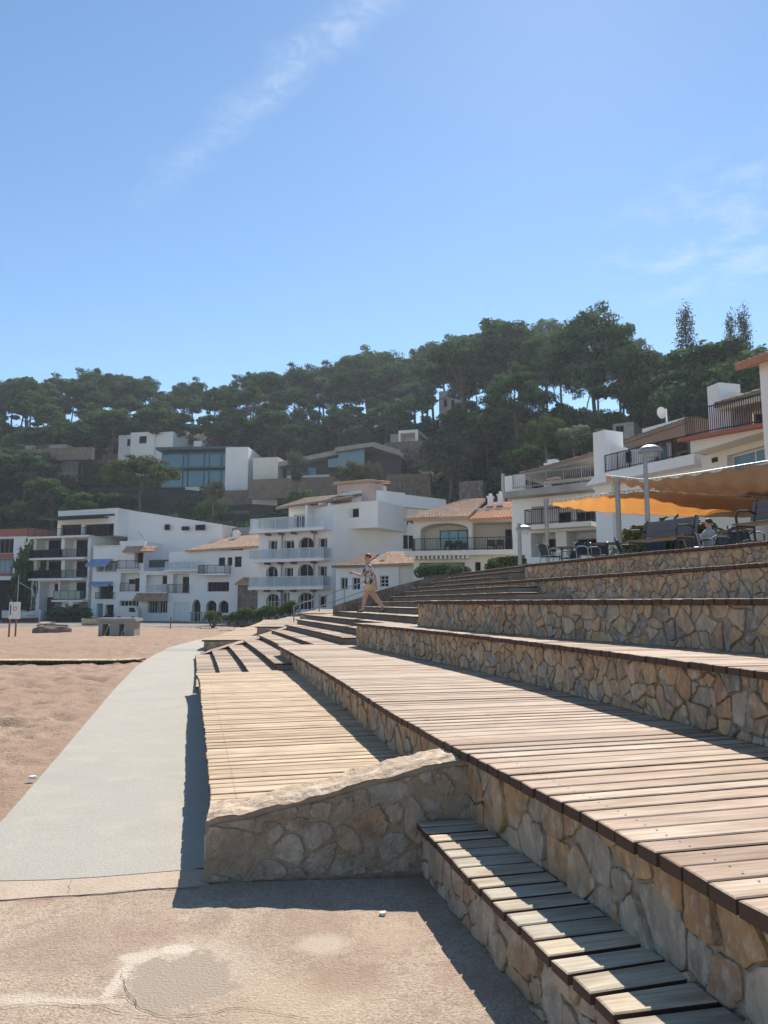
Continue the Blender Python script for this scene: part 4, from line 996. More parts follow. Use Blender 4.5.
for z_, va in ((zs1, 0), (zs2, 1), (zs3, 2)):
    b = MB(); b.box(-.15, -1.45, z_ - .26, W - .2, -.003, z_); b.box(-.15, -1.5, z_ - .30, W - .2, -1.452, z_ + .02); b.build('balcony_slab', M_PLASTER, F.root)
    b = MB()
    for u in (270, 283, 296, 316): x = F.s_(u); b.box(x - .1, -.9, z_ - .5, x + .1, -.01, z_ - .265)
    b.build('brackets', M_BENCHB, F.root)
    h = 1.05 if va else 1.25
    xm = F.s_(296, 550); railing(F, -.1, xm, z_, h, -1.4, M_RAILW, ret=1.35, panelm=M_FROST, sp=.2); railing(F, xm + .06, W - .3, z_, h, -1.4, M_RAILW, ret=1.35 if va else 0, panelm=M_FROST if va else None, sp=.16)
b = MB(); x = F.s_(299, 575); 
b.box(F.s_(276), -1.36, zs3 + .15, F.s_(296), -1.33, zs3 + .95); b.build('hanging_towels', M_PANELB, F.root)
for u in (283, 315): 
    b = MB(); b.tube([(F.s_(u, 570), -.25, 0), (F.s_(u, 570), -.25, zs1 - .3)], .07); b.build('drain_pipe', M_SLATE, F.root)
# set-back top floor
x0, x1 = F.s_(280, 510), W + 4.3; zt = F.z(310, 503)
Hs = [R_(285, 513, 296, 529), R_(310, 508, 322, 529), R_(334, 507, 351, 516)]
house_body(F, x0, x1, zs1, zt, Hs, .6, 8, y=1.6)
window(F, *Hs[0], 2.1, nx=2); window(F, *Hs[1], 2.1, nx=2, glass=M_GLASSB); window(F, *Hs[2], 2.1, nx=2, frame=M_FRAMED)
for u in (304, 327): b = MB(); x = F.s_(u, 515); b.box(x - .15, .4, zs1, x + .15, 1.6, zt - .1); b.build('party_wall', M_PLASTER, F.root)
tiles(F.root, [(F.s_(273), .3, F.z(300, 506)), (W + 2.0, .3, F.z(300, 506) + .6), (W + 1.5, 4.5, F.zd(300, 497, 4.5)), (F.s_(281), 4.5, F.zd(300, 497.5, 4.5))], M_TILEB)
# penthouse hut
a, e = F.s_(322, 490), F.s_(354, 490); z0_, z1_ = zt + .0, F.zd(340, 482.5, 3)
house_body(F, a, e, z0_, z1_, [R_(326, 488, 335.5, 496)], .3, 4, m=M_PINK, y=3); window(F, *R_(326, 488, 335.5, 496), 3.25, nx=1, glass=M_PANELB)
tiles(F.root, [(a - .3, 2.6, z1_ + .02), (e + .3, 2.6, z1_ + .02), (e + .3, 7.4, z1_ + .5), (a - .3, 7.4, z1_ + .5)], M_TILE)
# the long plain gable wall running back to the right
G = Facade(333, 75.4, 446, 84, z0=0)
rel = Matrix.Rotation(-F.rz, 4, 'Z') @ Matrix.Translation((-F.A.x, -F.A.y, 0))
def G2F(x, y, z): p = G.A + G.d * x + G.n * y; return rel @ Vector((p.x, p.y, z))
prof = [(333, 516), (333, 505), (352, 503), (352.1, 491), (372, 489.5), (405, 493), (405.2, 494.5), (446, 499.5)]
P = [G.pt(u, v) for u, v in prof]; P = [(P[0][0], 0)] + P + [(P[-1][0], 0)]
b = MB(); vs = [G2F(x, 0, z) for x, z in P] + [G2F(x, 7, z) for x, z in P]; n = len(P)
b.add(vs, [tuple(range(n)), tuple(range(2*n-1, n-1, -1))] + [(i, n+i, n+(i+1)%n, (i+1)%n) for i in range(n)]); sw = b.build('gable_wall', M_PLASTER, F.root); fixn(sw)
for u0, u1, v0, v1 in ((368.5, 375, 483.5, 492),):
    a, zz = G.pt(u0, v1); e, z2 = G.pt(u1, v0); b = MB(); vs = [G2F(a, 1, zz), G2F(e, 1, zz), G2F(e, 2, zz), G2F(a, 2, zz)]; b.add(vs + [v + Vector((0, 0, z2 - zz)) for v in vs], [(0,1,5,4),(1,2,6,5),(2,3,7,6),(3,0,4,7),(4,5,6,7)]); b.build('chimney', M_PLASTER, F.root)
def Gwin(u0, v0, u1, v1, nx=2, glass=None):
    a, z0_ = G.pt(u0, v1); e, z1_ = G.pt(u1, v0)
    b = MB(); vs = []
    for (x, z) in ((a, z0_), (e, z0_), (e, z1_), (a, z1_)): vs += [G2F(x, -.05, z), G2F(x, .03, z)]
    b.add(vs, [(0,2,4,6),(0,1,3,2),(2,3,5,4),(4,5,7,6),(6,7,1,0)]); o = b.build('window', glass or M_GLASS, F.root); fixn(o)
    b = MB()
    for i in range(nx + 1):
        x = a + (e - a) * i / nx; b.bar(G2F(x, -.08, z0_), G2F(x, -.08, z1_), .07)
    b.bar(G2F(a, -.08, z0_), G2F(e, -.08, z0_), .08); b.bar(G2F(a, -.08, z1_), G2F(e, -.08, z1_), .08); b.build('frame', M_FRAMEW, o)
Gwin(402.5, 516, 408, 525); Gwin(402.5, 535.5, 413, 549)
b = MB(); a, zz = G.pt(401, 507.5); e, _ = G.pt(446, 507.5); vs = [G2F(a, -.7, zz), G2F(e, -.7, zz), G2F(e, .0, zz), G2F(a, .0, zz)]
b.add(vs + [v + Vector((0, 0, .35)) for v in vs], [(3,2,1,0),(4,5,6,7),(0,1,5,4),(1,2,6,5),(2,3,7,6),(3,0,4,7)]); b.build('parapet_ledge', M_PLASTER, F.root)

# --- low cottage in front of the gable
F = Facade(336, 66, 414, 64, z0=.6, name='cottage', label='low white cottage with orange tiled roof behind the walking person', cat='house')
R_ = F.rect; W = F.W; Hk = [R_(340.5, 577.5, 347.5, 590), R_(352.5, 577.5, 360, 590), R_(380, 575.5, 388.5, 587)]
zt = F.z(375, 566); house_body(F, 0, F.s_(399), 0, zt, Hk, .35, 7)
for h in Hk: window(F, *h, .3, frame=M_FRAMEW, nx=2, nz=3 if h is Hk[2] else 1)
b = MB(); b.box(F.s_(399) + .003, .1, 0, W, 6, F.z(405, 562)); b.build('wall', M_CREAM, F.root)
tiles(F.root, [(-.3, -.35, zt + .02), (F.s_(366), -.35, zt + .02), (F.s_(366), 4, F.zd(355, 554, 4)), (F.s_(352), 4, F.zd(355, 554, 4))], M_TILEB)
tiles(F.root, [(F.s_(366) + .02, -.35, zt + .05), (W + .2, -.35, zt + .15), (W + .2, 4.5, F.zd(405, 551.5, 4.5)), (F.s_(372), 4.5, F.zd(390, 552.5, 4.5))], M_TILE)
chimney(F, F.s_(377.5), F.s_(382), zt + .3, F.zd(380, 556, 1), 1.0, dpt=.6, cap=False)

# --- villa with orange roof and arched balcony
F = Facade(413.5, 58.5, 515, 56.5, z0=1.5, name='villa', label='cream villa with orange tiled roofs, an arched balcony and two white chimneys', cat='house')
R_ = F.rect; W = F.W
zs = F.z(465, 551); zt = F.z(440, 519)
Hv = [R_(420.5, 523, 468.5, 550.5), R_(472.5, 522, 512, 550.5), R_(475, 562, 480.7, 573), R_(486, 562, 508.5, 573), R_(419, 562.5, 465, 575)]
Hv = [(h[0], max(h[1], zs + .02) if i < 2 else h[1], h[2], h[3]) for i, h in enumerate(Hv)]
house_body(F, 0, W, 0, zt, Hv, 2.0, 9, m=M_CREAM, arches=[(Hv[0][0], Hv[0][2], Hv[0][3], .55)])
q = R_(435.5, 528, 464, 550); window(F, q[0], zs + .03, q[2], q[3], 1.98, nx=3, glass=M_GLASSB, frame=M_FRAMED, name='sliding_door')
q = R_(503, 527, 511, 550); window(F, q[0], zs + .03, q[2], q[3], 1.98, nx=1, frame=M_FRAMED, name='door')
window(F, *Hv[2], .35, frame=M_FRAMED, nx=1); window(F, *Hv[3], .35, frame=M_FRAMEW, nx=4); window(F, *Hv[4], 1.9, frame=M_CREAM, glass=M_CONC, nx=2)
b = MB(); b.box(-.5, -1.0, zs - .38, W + .1, -.003, zs); b.build('balcony_slab', M_CREAM, F.root)
b = MB()
for i in range(13): x = F.s_(417 + i * 4.3); b.box(x - .09, -.85, zs - .62, x + .09, -.01, zs - .39)
b.build('beam_ends', M_CREAM, F.root)
railing(F, F.s_(415), F.s_(513), zs, .95, -.92, M_RAILD, sp=.12, ret=.85)
for u in (447, 457, 490, 499):
    b = MB(); x = F.s_(u, 545); b.box(x - .3, .3, zs + .42, x + .3, .9, zs + .47); b.box(x - .28, .35, zs + .03, x - .24, .8, zs + .45); b.box(x + .24, .35, zs + .03, x + .28, .8, zs + .45); b.box(x - .3, .85, zs + .45, x + .3, .9, zs + .9)
    tag(b.build('balcony_chair', M_RAILD), {447: 'leftmost dark chair under the arch of the cream villa balcony', 457: 'dark chair right of the leftmost one under the villa balcony arch', 490: 'dark chair on the square right bay of the villa balcony', 499: 'rightmost dark chair on the villa balcony by the dark door'}[u], 'chair', 'chairs on the villa balcony').matrix_basis = F.root.matrix_basis
tiles(F.root, [(-.6, -.7, F.z(430, 519)), (F.s_(470), -.7, F.z(430, 519)), (F.s_(478), 5.5, F.zd(460, 500, 5.5)), (F.s_(455), 5.5, F.zd(460, 500, 5.5))], M_TILE)
tiles(F.root, [(-.6, -.7, F.z(430, 519)), (F.s_(455), 5.5, F.zd(460, 500, 5.5)), (F.s_(455)+.1, 6.0, F.zd(460, 500, 5.5)), (-.6, 8, F.zd(430, 519, 0))], M_TILE)
tiles(F.root, [(F.s_(470) + .05, -.9, F.z(490, 520.5)), (W + .2, -.9, F.z(490, 520.5) + .1), (W + .2, 4.5, F.zd(495, 503, 4.5)), (F.s_(484), 4.5, F.zd(495, 503, 4.5))], M_TILEO)
chimney(F, F.s_(484), F.s_(489.5), F.z(486, 512), F.zd(486, 497.5, 3), 3.0, dpt=.7); chimney(F, F.s_(494.5), F.s_(499.5), F.z(496, 512), F.zd(496, 495.5, 3.2), 3.2, dpt=.7)
b = MB(); b.box(0.02, 1.9, zt + .003, W - .02, 8.5, zt + 1.0); b.build('attic', M_CREAM, F.root)

# --- terraced white blocks climbing on the right
def hip(*a): return tiles(*a)
F = Facade(513, 47, 601, 43.5, z0=2.4, name='apartment_block', label='white terraced block left of the stepped chimney, low sloping roof over two open floors', cat='building', group='white terraced blocks behind the restaurant awnings')
R_ = F.rect; W = F.W
H7 = [R_(531.5, 504, 598, 524), R_(531, 531, 598, 556)]
z_up = F.z(520, 499)
house_body(F, 0, W, 0, z_up, H7, 1.7, 9)
q = H7[0]; window(F, q[0]+1.1, q[1]+.03, q[0]+1.9, q[3]-.3, 1.68, frame=M_FRAMED, nx=1, name='door'); window(F, q[0]+2.3, q[1]+.03, q[2]-.3, q[3]-.35, 1.68, frame=M_SLATE, nx=3)
q = H7[1]; window(F, q[0]+.3, q[1]+.4, q[0]+1.3, q[3]-.3, 1.68, frame=M_FRAMED); window(F, q[0]+2.4, q[1]+.1, q[2]-.6, q[3]-.4, 1.68, frame=M_SLATE, nx=2)
for u in (560,): b = MB(); x = F.s_(u, 540); b.box(x-.35, .15, H7[1][1], x+.35, 1.6, H7[1][3]-.01); b.build('pier', M_CREAM, F.root)
z_ = F.z(565, 524.5); b = MB(); b.box(F.s_(513, 540) + 1.2, -1.0, z_ - .28, F.s_(598, 540), -.003, z_); b.build('balcony_slab', M_CREAM, F.root); railing(F, F.s_(532, 520), F.s_(597, 520), z_, .95, -.95, M_RAILD, ret=.9)
# upper slab, sloping roof, recess
q0 = F.pt(513, 499); q1 = F.pt(603, 480.5)
def wedge(b, pts, y0, y1):
    n = len(pts); vs = [(p[0], y0, p[1]) for p in pts] + [(p[0], y1, p[1]) for p in pts]
    b.add(vs, [tuple(range(n)), tuple(range(2*n-1, n-1, -1))] + [(i, n+i, n+(i+1)%n, (i+1)%n) for i in range(n)])
b = MB(); wedge(b, [(-.05, z_up + .003), (W + .1, z_up + .003), (W + .1, z_up + .5), (-.05, z_up + .35)], -1.1, 5); o = b.build('roof_terrace', M_CONC, F.root); fixn(o)
zt0 = z_up + .5
b = MB(); b.box(F.s_(530, 485), 2.0, zt0 - .1, W, 8, F.z(560, 474)); o = b.build('top_storey', M_CREAM, F.root)
window(F, F.s_(538, 485) * 1.02, zt0 + .05, F.s_(592, 485), F.z(560, 477), 1.98, frame=M_FRAMED, nx=4)
ra, rb = F.pt(524, 479), F.pt(599, 459)
b = MB(); wedge(b, [(ra[0], ra[1]), (rb[0], rb[1]), (rb[0], rb[1] + .22), (ra[0], ra[1] + .22)], -.6, 7); o = b.build('sloping_roof', M_CONC, F.root); fixn(o)
tiles(F.root, [(ra[0], -.65, ra[1] + .25), (ra[0], 7, ra[1] + .25), (rb[0], 7, rb[1] + .25), (rb[0], -.65, rb[1] + .25)], M_TILEB, 'roof_tiles')
b = MB(); b.box(.0, -.9, zt0 - .2, F.s_(531, 485), -.7, zt0 + .9); b.build('parapet', M_PLASTER, F.root); railing(F, F.s_(522), F.s_(600), zt0, .9, -.98, M_RAILG)
chimney(F, F.s_(535, 465), F.s_(546, 465), F.z(540, 476), F.z(540, 461), 1.5, dpt=.8)

F = Facade(597, 41, 708, 34.5, vref=470, z0=2.4, name='apartment_block', label='white terraced block with tall stepped chimney and brown roof over laundry', cat='building', group='white terraced blocks behind the restaurant awnings')
R_ = F.rect; W = F.W
sl = [F.pt(608, 476), F.pt(703, 456)]
H8 = [R_(640, 490, 700, 512)]
house_body(F, 0, W, 0, sl[0][1] - .5, [H8[0]], 1.2, 8); window(F, H8[0][0]+.3, H8[0][1]+.03, H8[0][2]-.3, H8[0][3]-.2, 1.18, frame=M_FRAMED, nx=4)
b = MB(); wedge(b, [(0, sl[0][1] - .5), (W, sl[0][1] - .5), (W, sl[1][1] + .0), (sl[1][0], sl[1][1]+.0), (sl[0][0], sl[0][1])], -.9, 6); o = b.build('white_balcony_parapet', M_PLASTER, F.root); fixn(o)
# stepped chimney
a = F.s_(597.5, 470); e = F.s_(614, 470); em = F.s_(609.5, 470)
b = MB(); b.box(a, -.25, 0, em, 1.1, F.z(603, 431.5)); b.box(em + .001, -.24, 0, e, 1.08, F.z(612, 446)); b.build('chimney', M_PLASTER, F.root)
b = MB(); b.box(F.s_(612, 450), 1.0, sl[0][1] - .3, F.s_(640, 450), 5, F.z(625, 446)); b.build('terrace_hut', M_PLASTER, F.root); window(F, *R_(614, 450, 618, 461), .98, nx=1, frame=M_FRAMED)
b = MB(); b.box(F.s_(645, 440), 2.2, sl[0][1] - .3, W, 6, F.z(680, 440)); b.build('top_storey', M_CREAM, F.root)
window(F, *R_(652, 444, 700, 459), 2.18, frame=M_FRAMED, nx=5)
z_ = (sl[0][1] + sl[1][1]) / 2 - .25
for i, (u0, u1) in enumerate(((616, 640), (641, 668), (669, 702))): railing(F, F.s_(u0, 460), F.s_(u1, 460), sl[0][1] + (sl[1][1]-sl[0][1]) * (u0-608)/95, .95, -.8, M_RAILD, sp=.11)
for i, u in enumerate((661, 667, 672, 693, 699)):
    b = MB(); x = F.s_(u, 450); b.box(x - .18, -.2 + .01 * i, sl[1][1] + .0, x + .18, -.17 + .01*i, sl[1][1] + .8 + .1 * (i % 3)); b.build('hanging_towel', (M_CURT, M_PANELB, M_FRAMEW, M_AWNB, M_PANELB)[i], F.root)
ra, rb = F.pt(638, 443), F.pt(707, 420)
b = MB(); wedge(b, [(ra[0], ra[1] - .35), (rb[0], rb[1] - .75), (rb[0], rb[1]), (ra[0], ra[1])], -.9, 6); o = b.build('roof', M_TILEB, F.root); fixn(o)
tiles(F.root, [(ra[0], -1.0, ra[1] + .03), (ra[0], 6, ra[1] + .03), (rb[0], 6, rb[1] + .03), (rb[0], -1.0, rb[1] + .03)], M_TILEB, 'roof_tiles')
a, e = F.s_(638, 430), F.s_(682, 430); b = MB(); b.box(a, .3, F.z(650, 443), e, 2.5, F.z(650, 425)); b.build('roof_hut', M_PLASTER, F.root)
for u in (662, 670, 677):
    b = MB(); x = F.s_(u, 430) ; b.box(x - .22, .02, F.z(660, 434), x + .22, .28, F.z(660, 427)); b.build('air_conditioner', M_SLATE, F.root)
b = MB(); x = F.s_(650, 415) ; zc_ = F.z(650, 425); b.tube([(x, 1.2, zc_), (x, 1.2, zc_ + 1.0)], .04)
n = 14
for k in range(n):
    pass
vs = [(x, 1.05, zc_ + .75)] + [(x + .30 * math.cos(2*math.pi*k/n), .85 - .1*math.sin(2*math.pi*k/n), zc_ + .75 + .30 * math.sin(2*math.pi*k/n)) for k in range(n)]
b.add(vs, [(0, 1 + k, 1 + (k+1) % n) for k in range(n)]); b.build('satellite_dish', M_FRAMEW, F.root)

F = Facade(700, 33, 790, 28, vref=430, z0=2.4, name='apartment_block', label='cream block with railed balcony on a terracotta edged slab and twin white chimneys', cat='building', group='white terraced blocks behind the restaurant awnings')
R_ = F.rect; W = F.W
zs = F.z(735, 441); zl = F.z(735, 441)
H9 = [R_(727, 449, 775, 466)]
house_body(F, 0.0, W, 0, zs - .25, H9, .4, 9, m=M_CREAM); window(F, *H9[0], .36, frame=M_FRAMEW, nx=2, glass=M_PANELB)
b = MB(); b.box(F.s_(714, 460)-.1, -.05, F.z(716, 462), F.s_(714, 460) + .25, -.004, F.z(716, 457.5)); b.build('vent', M_DARK, F.root)
sa, sb = F.pt(700, 443.5), F.pt(765, 432.5)
k = (sb[1] - sa[1]) / (sb[0] - sa[0])
b = MB(); x1_ = W + .5; wedge(b, [(sa[0], sa[1]), (x1_, sa[1] + k * (x1_ - sa[0])), (x1_, sa[1] + k * (x1_ - sa[0]) + .16), (sa[0], sa[1] + .16)], -1.2, 5); o = b.build('terracotta_slab_edge', M_TERRA, F.root); fixn(o)
b = MB(); wedge(b, [(sa[0] + .5, zs - .24), (x1_, zs - .24), (x1_, sa[1] + k * (x1_ - sa[0]) - .01), (sa[0]+.5, sa[1] - .01)], -.9, 5); o = b.build('slab', M_CREAM, F.root); fixn(o)
b = MB(); b.box(F.s_(716, 420), 1.8, sa[1], W + .5, 7, F.z(740, 402)); b.build('top_storey', M_CREAM, F.root)
window(F, F.s_(722, 420), sa[1] + .35, F.s_(732, 420), sa[1] + 1.7, 1.78, nx=1, frame=M_FRAMED); window(F, F.s_(738, 420), sa[1] + .35, F.s_(768, 420), sa[1] + 1.9, 1.78, nx=4, frame=M_SLATE, glass=M_CURT)
b = MB()
xx = F.s_(707, 430)
while xx < x1_:
    z_ = sa[1] + .16 + k * (xx - sa[0]); b.box(xx - .012, -1.12, z_, xx + .012, -1.096, z_ + 1.15); xx += .125
for dz in (.1, 1.15): b.bar((F.s_(707, 430), -1.11, sa[1] + .16 + k * (F.s_(707,430) - sa[0]) + dz), (x1_, -1.11, sa[1] + .16 + k * (x1_ - sa[0]) + dz), .045)
b.build('railing', M_RAILD, F.root)
ra, rb = F.pt(726, 406), F.pt(756, 397); kk = (rb[1]-ra[1])/(rb[0]-ra[0])
b = MB(); wedge(b, [(ra[0], ra[1] - .25), (x1_, ra[1] + kk*(x1_-ra[0]) - .45), (x1_, ra[1] + kk*(x1_-ra[0])), (ra[0], ra[1])], -.5, 7); o = b.build('roof_slab', M_CREAM, F.root); fixn(o)
tiles(F.root, [(ra[0], -.6, ra[1] + .03), (ra[0], 7, ra[1] + .03), (x1_, 7, ra[1] + kk*(x1_-ra[0]) + .03), (x1_, -.6, ra[1] + kk*(x1_-ra[0]) + .03)], M_TILEB, 'roof_tiles')
a, em, e = F.s_(711.5, 400), F.s_(723.5, 400), F.s_(734, 400)
b = MB(); b.box(a, -.2, sa[1] - .1, em, .9, F.z(717, 385)); b.box(em + .001, -.18, sa[1] + .16, e, .88, F.z(729, 394)); b.build('chimney', M_PLASTER, F.root)

F = Facade(762, 26.5, 830, 24, vref=410, z0=2.4, name='apartment_block', label='white wall corner with rough terracotta tile eave at the right edge of the picture', cat='building')
W = F.W; zt = F.z(765, 362); house_body(F, 0, W, 0, zt, [], .3, 8)
tiles(F.root, [(-.55, -.6, zt + .0), (W + .5, -.6, zt + .0), (W + .5, 4, zt + 1.3), (-.2, 4, zt + 1.3)], mat('dark_eave_tiles', (.34,.15,.10), .85, var=(.5,.3,.22), vscale=3, vamt=.6), 'roof')

# --- houses on the hill
F = Facade(161, 128, 228, 127, vref=468, z0=17, name='glass_house', label='modern hillside house with two floors of teal framed glass and a white end wall', cat='house')
R_ = F.rect; W = F.W
zt = F.z(195, 450.5); zm = F.z(195, 467.5); zb = F.z(195, 488)
b = MB(); b.box(0, .6, 0, W, 12, zb - .003); b.box(F.s_(186), .0, zb - 3.2, F.s_(200), .6, zb + .2); b.build('plinth', M_CREAM, F.root)
b = MB(); b.box(.02, .9, zb, W, 12, zt - .003); b.build('dark_interior', M_TEAL, F.root)
for (za, ze_) in ((zb, zm), (zm, zt)):
    cols_ = [161, 182.5, 187.5, 203.5, 208.5, 221, 227.8]
    for i, (ua, ub) in enumerate(zip(cols_, cols_[1:])):
        b = MB(); x0, x1 = F.s_(ua), F.s_(ub); panel(b, x0, za + .1, x1, ze_ - .35, [(x0 + .12, za + .25, x1 - .12, ze_ - .6)], .2, .4); o = b.build('window', M_TEAL, F.root)
        b = MB(); b.box(x0 + .1, .28, za + .2, x1 - .1, .31, ze_ - .55); b.build('pane', M_GLASSB, o)
b = MB(); b.box(-.6, -1.2, zt, W + 1, 12, zt + .45); b.box(-.3, -.9, zm - .3, W, .55, zm + .02); b.build('flat_roof', M_TEAL, F.root)
a, e = W + .003, F.s_(250.5); b = MB(); b.box(a, -1.6, zb - 1, e, 12, F.z(240, 449)); b.build('white_wall', M_PLASTER, F.root)
b = MB(); b.box(F.s_(185), 4, zt + .45, F.s_(193), 6, F.z(189, 436)); b.build('chimney', M_CREAM, F.root)
b = MB(); b.box(F.s_(197), 5, zt + .45, F.s_(248), 5.2, F.z(220, 444)); b.build('roof_glass_screen', M_TEAL, F.root)
b = MB(); b.box(F.s_(226), -4.5, zb - 4.5, F.s_(300), -3.9, zb - 1.2); b.box(F.s_(222), -7.5, zb - 8, F.s_(262), -7, zb - 5); b.build('terrace_wall', M_RUBBLE, F.root)

F = Facade(118.5, 138, 175, 136, vref=443, z0=24, name='hill_house', label='small white cube house with black square windows left of the glass house', cat='house')
R_ = F.rect
b = MB(); b.box(0, 0, 0, F.s_(134, 443), 8, F.z(126, 435)); b.box(F.s_(134.5, 443), -1.5, 0, F.s_(158, 443), 8, F.z(146, 434)); b.box(F.s_(158, 443) + .003, -.9, 0, F.W, 8, F.z(166, 433)); b.build('wall', M_PLASTER, F.root)
for r_, y in ((R_(127.5, 439, 133, 446), 0), (R_(143.5, 438, 150.5, 445), -1.5)): window(F, *r_, y, frame=M_FRAMED, nx=1)
b = MB(); b.box(F.s_(100), 1, F.z(146, 451) - 2, F.W, 1.6, F.z(146, 451)); b.build('terrace_wall', M_RUBBLE, F.root)

F = Facade(253, 122, 401, 117, vref=465, z0=14, name='hill_house', label='long low modern house with sloping white roof edge and pale blue glass bay', cat='house')
R_ = F.rect
b = MB(); b.box(0, 0, 0, F.s_(278), 9, F.z(265, 457.5)); b.build('white_wall', M_CREAM, F.root)
b = MB(); b.box(F.s_(278) + .003, 2.5, 0, F.s_(399), 9, F.z(340, 462)); wedge(b, [(F.s_(278), F.z(340, 462)), (F.s_(399), F.z(340, 462)), (F.s_(399), F.z(399, 452)), (F.s_(338), F.z(338, 450)), (F.s_(278), F.z(280, 461.5))], 2.6, 9); o = b.build('dark_wall', M_FRAMED, F.root); fixn(o)
def slab(ua, va, ub, vb, th, y0, y1, m, nm):
    p, q = F.pt(ua, va), F.pt(ub, vb); b = MB(); wedge(b, [(p[0], p[1] - th), (q[0], q[1] - th), (q[0], q[1]), (p[0], p[1])], y0, y1); o = b.build(nm, m, F.root); fixn(o)
slab(276, 462, 338, 449, .8, .3, 9, M_CONC, 'roof_slab'); slab(336, 448.5, 375, 443, .7, -.8, 9, M_CONC, 'roof_slab'); slab(374.8, 443, 401, 451, .9, -.8, 9, M_CONC, 'roof_slab')
b = MB(); wedge(b, [F.pt(338, 468), F.pt(364, 466), F.pt(364, 447.5), F.pt(338, 451.5)], .2, .5); o = b.build('glass_bay', M_PANELB, F.root); fixn(o)
b = MB(); wedge(b, [F.pt(326, 466), F.pt(337.5, 466), F.pt(337.5, 456), F.pt(326, 458)], 1.2, 1.5); o = b.build('glass_bay', M_PANELB, F.root); fixn(o)
b = MB(); b.box(F.s_(288), -.5, F.z(300, 479), F.s_(330), 2.4, F.z(300, 476)); b.build('deck_slab', M_CREAM, F.root)
b = MB(); b.box(F.s_(256), -3, F.z(300, 481) - 3.2, F.s_(345), -2.4, F.z(300, 481)); b.build('terrace_wall', M_RUBBLE, F.root)
for i, u in enumerate((282, 292, 304)): window(F, F.s_(u), F.z(u, 476), F.s_(u + 8), F.z(u, 465), 2.48, frame=M_FRAMED, glass=M_GLASSB, nx=2)

F = Facade(389, 126, 427, 124, vref=436, z0=18, name='hill_house', label='small open fronted white concrete cube house above a stone retaining wall', cat='house')
q = F.rect(400.5, 433, 415, 442); b = MB(); panel(b, F.s_(398.5, 436), F.z(408, 443), F.s_(418, 436), F.z(408, 430), [q], 0, 3); b.box(F.s_(398.5, 436), 3, F.z(408, 443), F.s_(418, 436), 7, F.z(408, 430)); b.build('frame_wall', M_PLASTER, F.root)
b = MB(); b.box(F.s_(388, 436), 1.5, F.z(395, 443), F.s_(398, 436), 7, F.z(395, 432)); b.build('side_wing', M_CONC, F.root); slab(418, 430.5, 427, 437, .4, 1, 7, M_CONC, 'sloping_roof')
b = MB(); L_, H_ = F.s_(426, 455) - F.s_(386, 455), F.z(405, 443) - F.z(405, 470); x0, z0_ = F.s_(386, 455), F.z(405, 470)
b.box(x0, -1, z0_, x0 + L_, 2, z0_ + H_ - .01); b.build('wall_core', M_CONC, F.root)
b = MB(); stones(b, L_, H_, .55, lambda s, z, o_: (x0 + s, -1.01 - o_, z0_ + z), 501, .7, depth=(.04, .12)); b.build('retaining_wall', M_RUBBLE, F.root)

def rock_wall(ua, va, ub, vb, Y, label):
    F = Facade(ua, Y, ub, Y - 1, vref=(va + vb) / 2, z0=0, name='retaining_wall', label=label, cat='wall')
    zb, zt = F.z((ua+ub)/2, vb), F.z((ua+ub)/2, va)
    b = MB(); b.box(0, .1, zb - 3, F.W, 2.5, zt); b.build('core', M_CONC, F.root)
    b = MB(); stones(b, F.W, zt - zb + 2, .8, lambda s, z, o_: (s, .08 - o_, zb - 2 + z), int(ua), .6, gap=.03, depth=(.05, .2)); b.build('blocks', M_RUBBLE, F.root)
rock_wall(386, 474, 431, 497, 104, 'stepped block retaining wall on the slope behind the white gable')
rock_wall(459, 481, 483, 499, 92, 'small block retaining wall on the slope behind the villa chimneys')
F = Facade(439, 150, 460, 149, vref=400, z0=38, name='hill_house', label='tall pinkish house standing among the pine trunks on the ridge', cat='house')
b = MB(); b.box(0, 0, 0, F.W * .55, 7, F.z(445, 391)); b.box(F.W * .55 + .01, .8, 0, F.W, 7, F.z(455, 395)); b.build('wall', M_PINK, F.root)
for u in (444, 451): window(F, *F.rect(u, 399, u + 3, 407), -.0 if u < 450 else .8, frame=M_FRAMED, nx=1)
F = Facade(545, 88, 640, 82, vref=430, z0=14, name='hill_house', label='pale low house half hidden among trunks above the stepped chimney', cat='house')
b = MB(); b.box(F.s_(613, 430), 0, 0, F.s_(634, 430), 6, F.z(622, 423)); b.build('wall', M_CONC, F.root); window(F, *F.rect(616, 426, 624, 432), 0, frame=M_FRAMED)
F = Facade(513, 66, 534, 65, vref=490, z0=4, name='garden_hut', label='small grey flat roofed hut left of the terraced white block', cat='hut')
b = MB(); b.box(F.s_(507, 490), 0, 0, F.s_(521, 490), 3, F.z(514, 483)); b.build('wall', M_SLATE, F.root); b = MB(); b.box(F.s_(502.5, 490), -.3, 0, F.s_(505, 490), 0, F.z(504, 474)); b.build('pillar', M_CONC, F.root)
F = Facade(28, 128, 62, 127, vref=445, z0=20, name='hill_house', label='long grey terrace wall and low house under the pines at the far left', cat='house')
b = MB(); b.box(F.s_(-20, 445), 0, F.z(30, 449) - 2.2, F.s_(92, 445), 1, F.z(30, 449)); b.build('terrace_wall', M_RUBBLE, F.root); b = MB(); b.box(F.s_(18, 445), 2, 0, F.s_(60, 445), 6, F.z(40, 442.5)); b.build('wall', M_CONC, F.root)

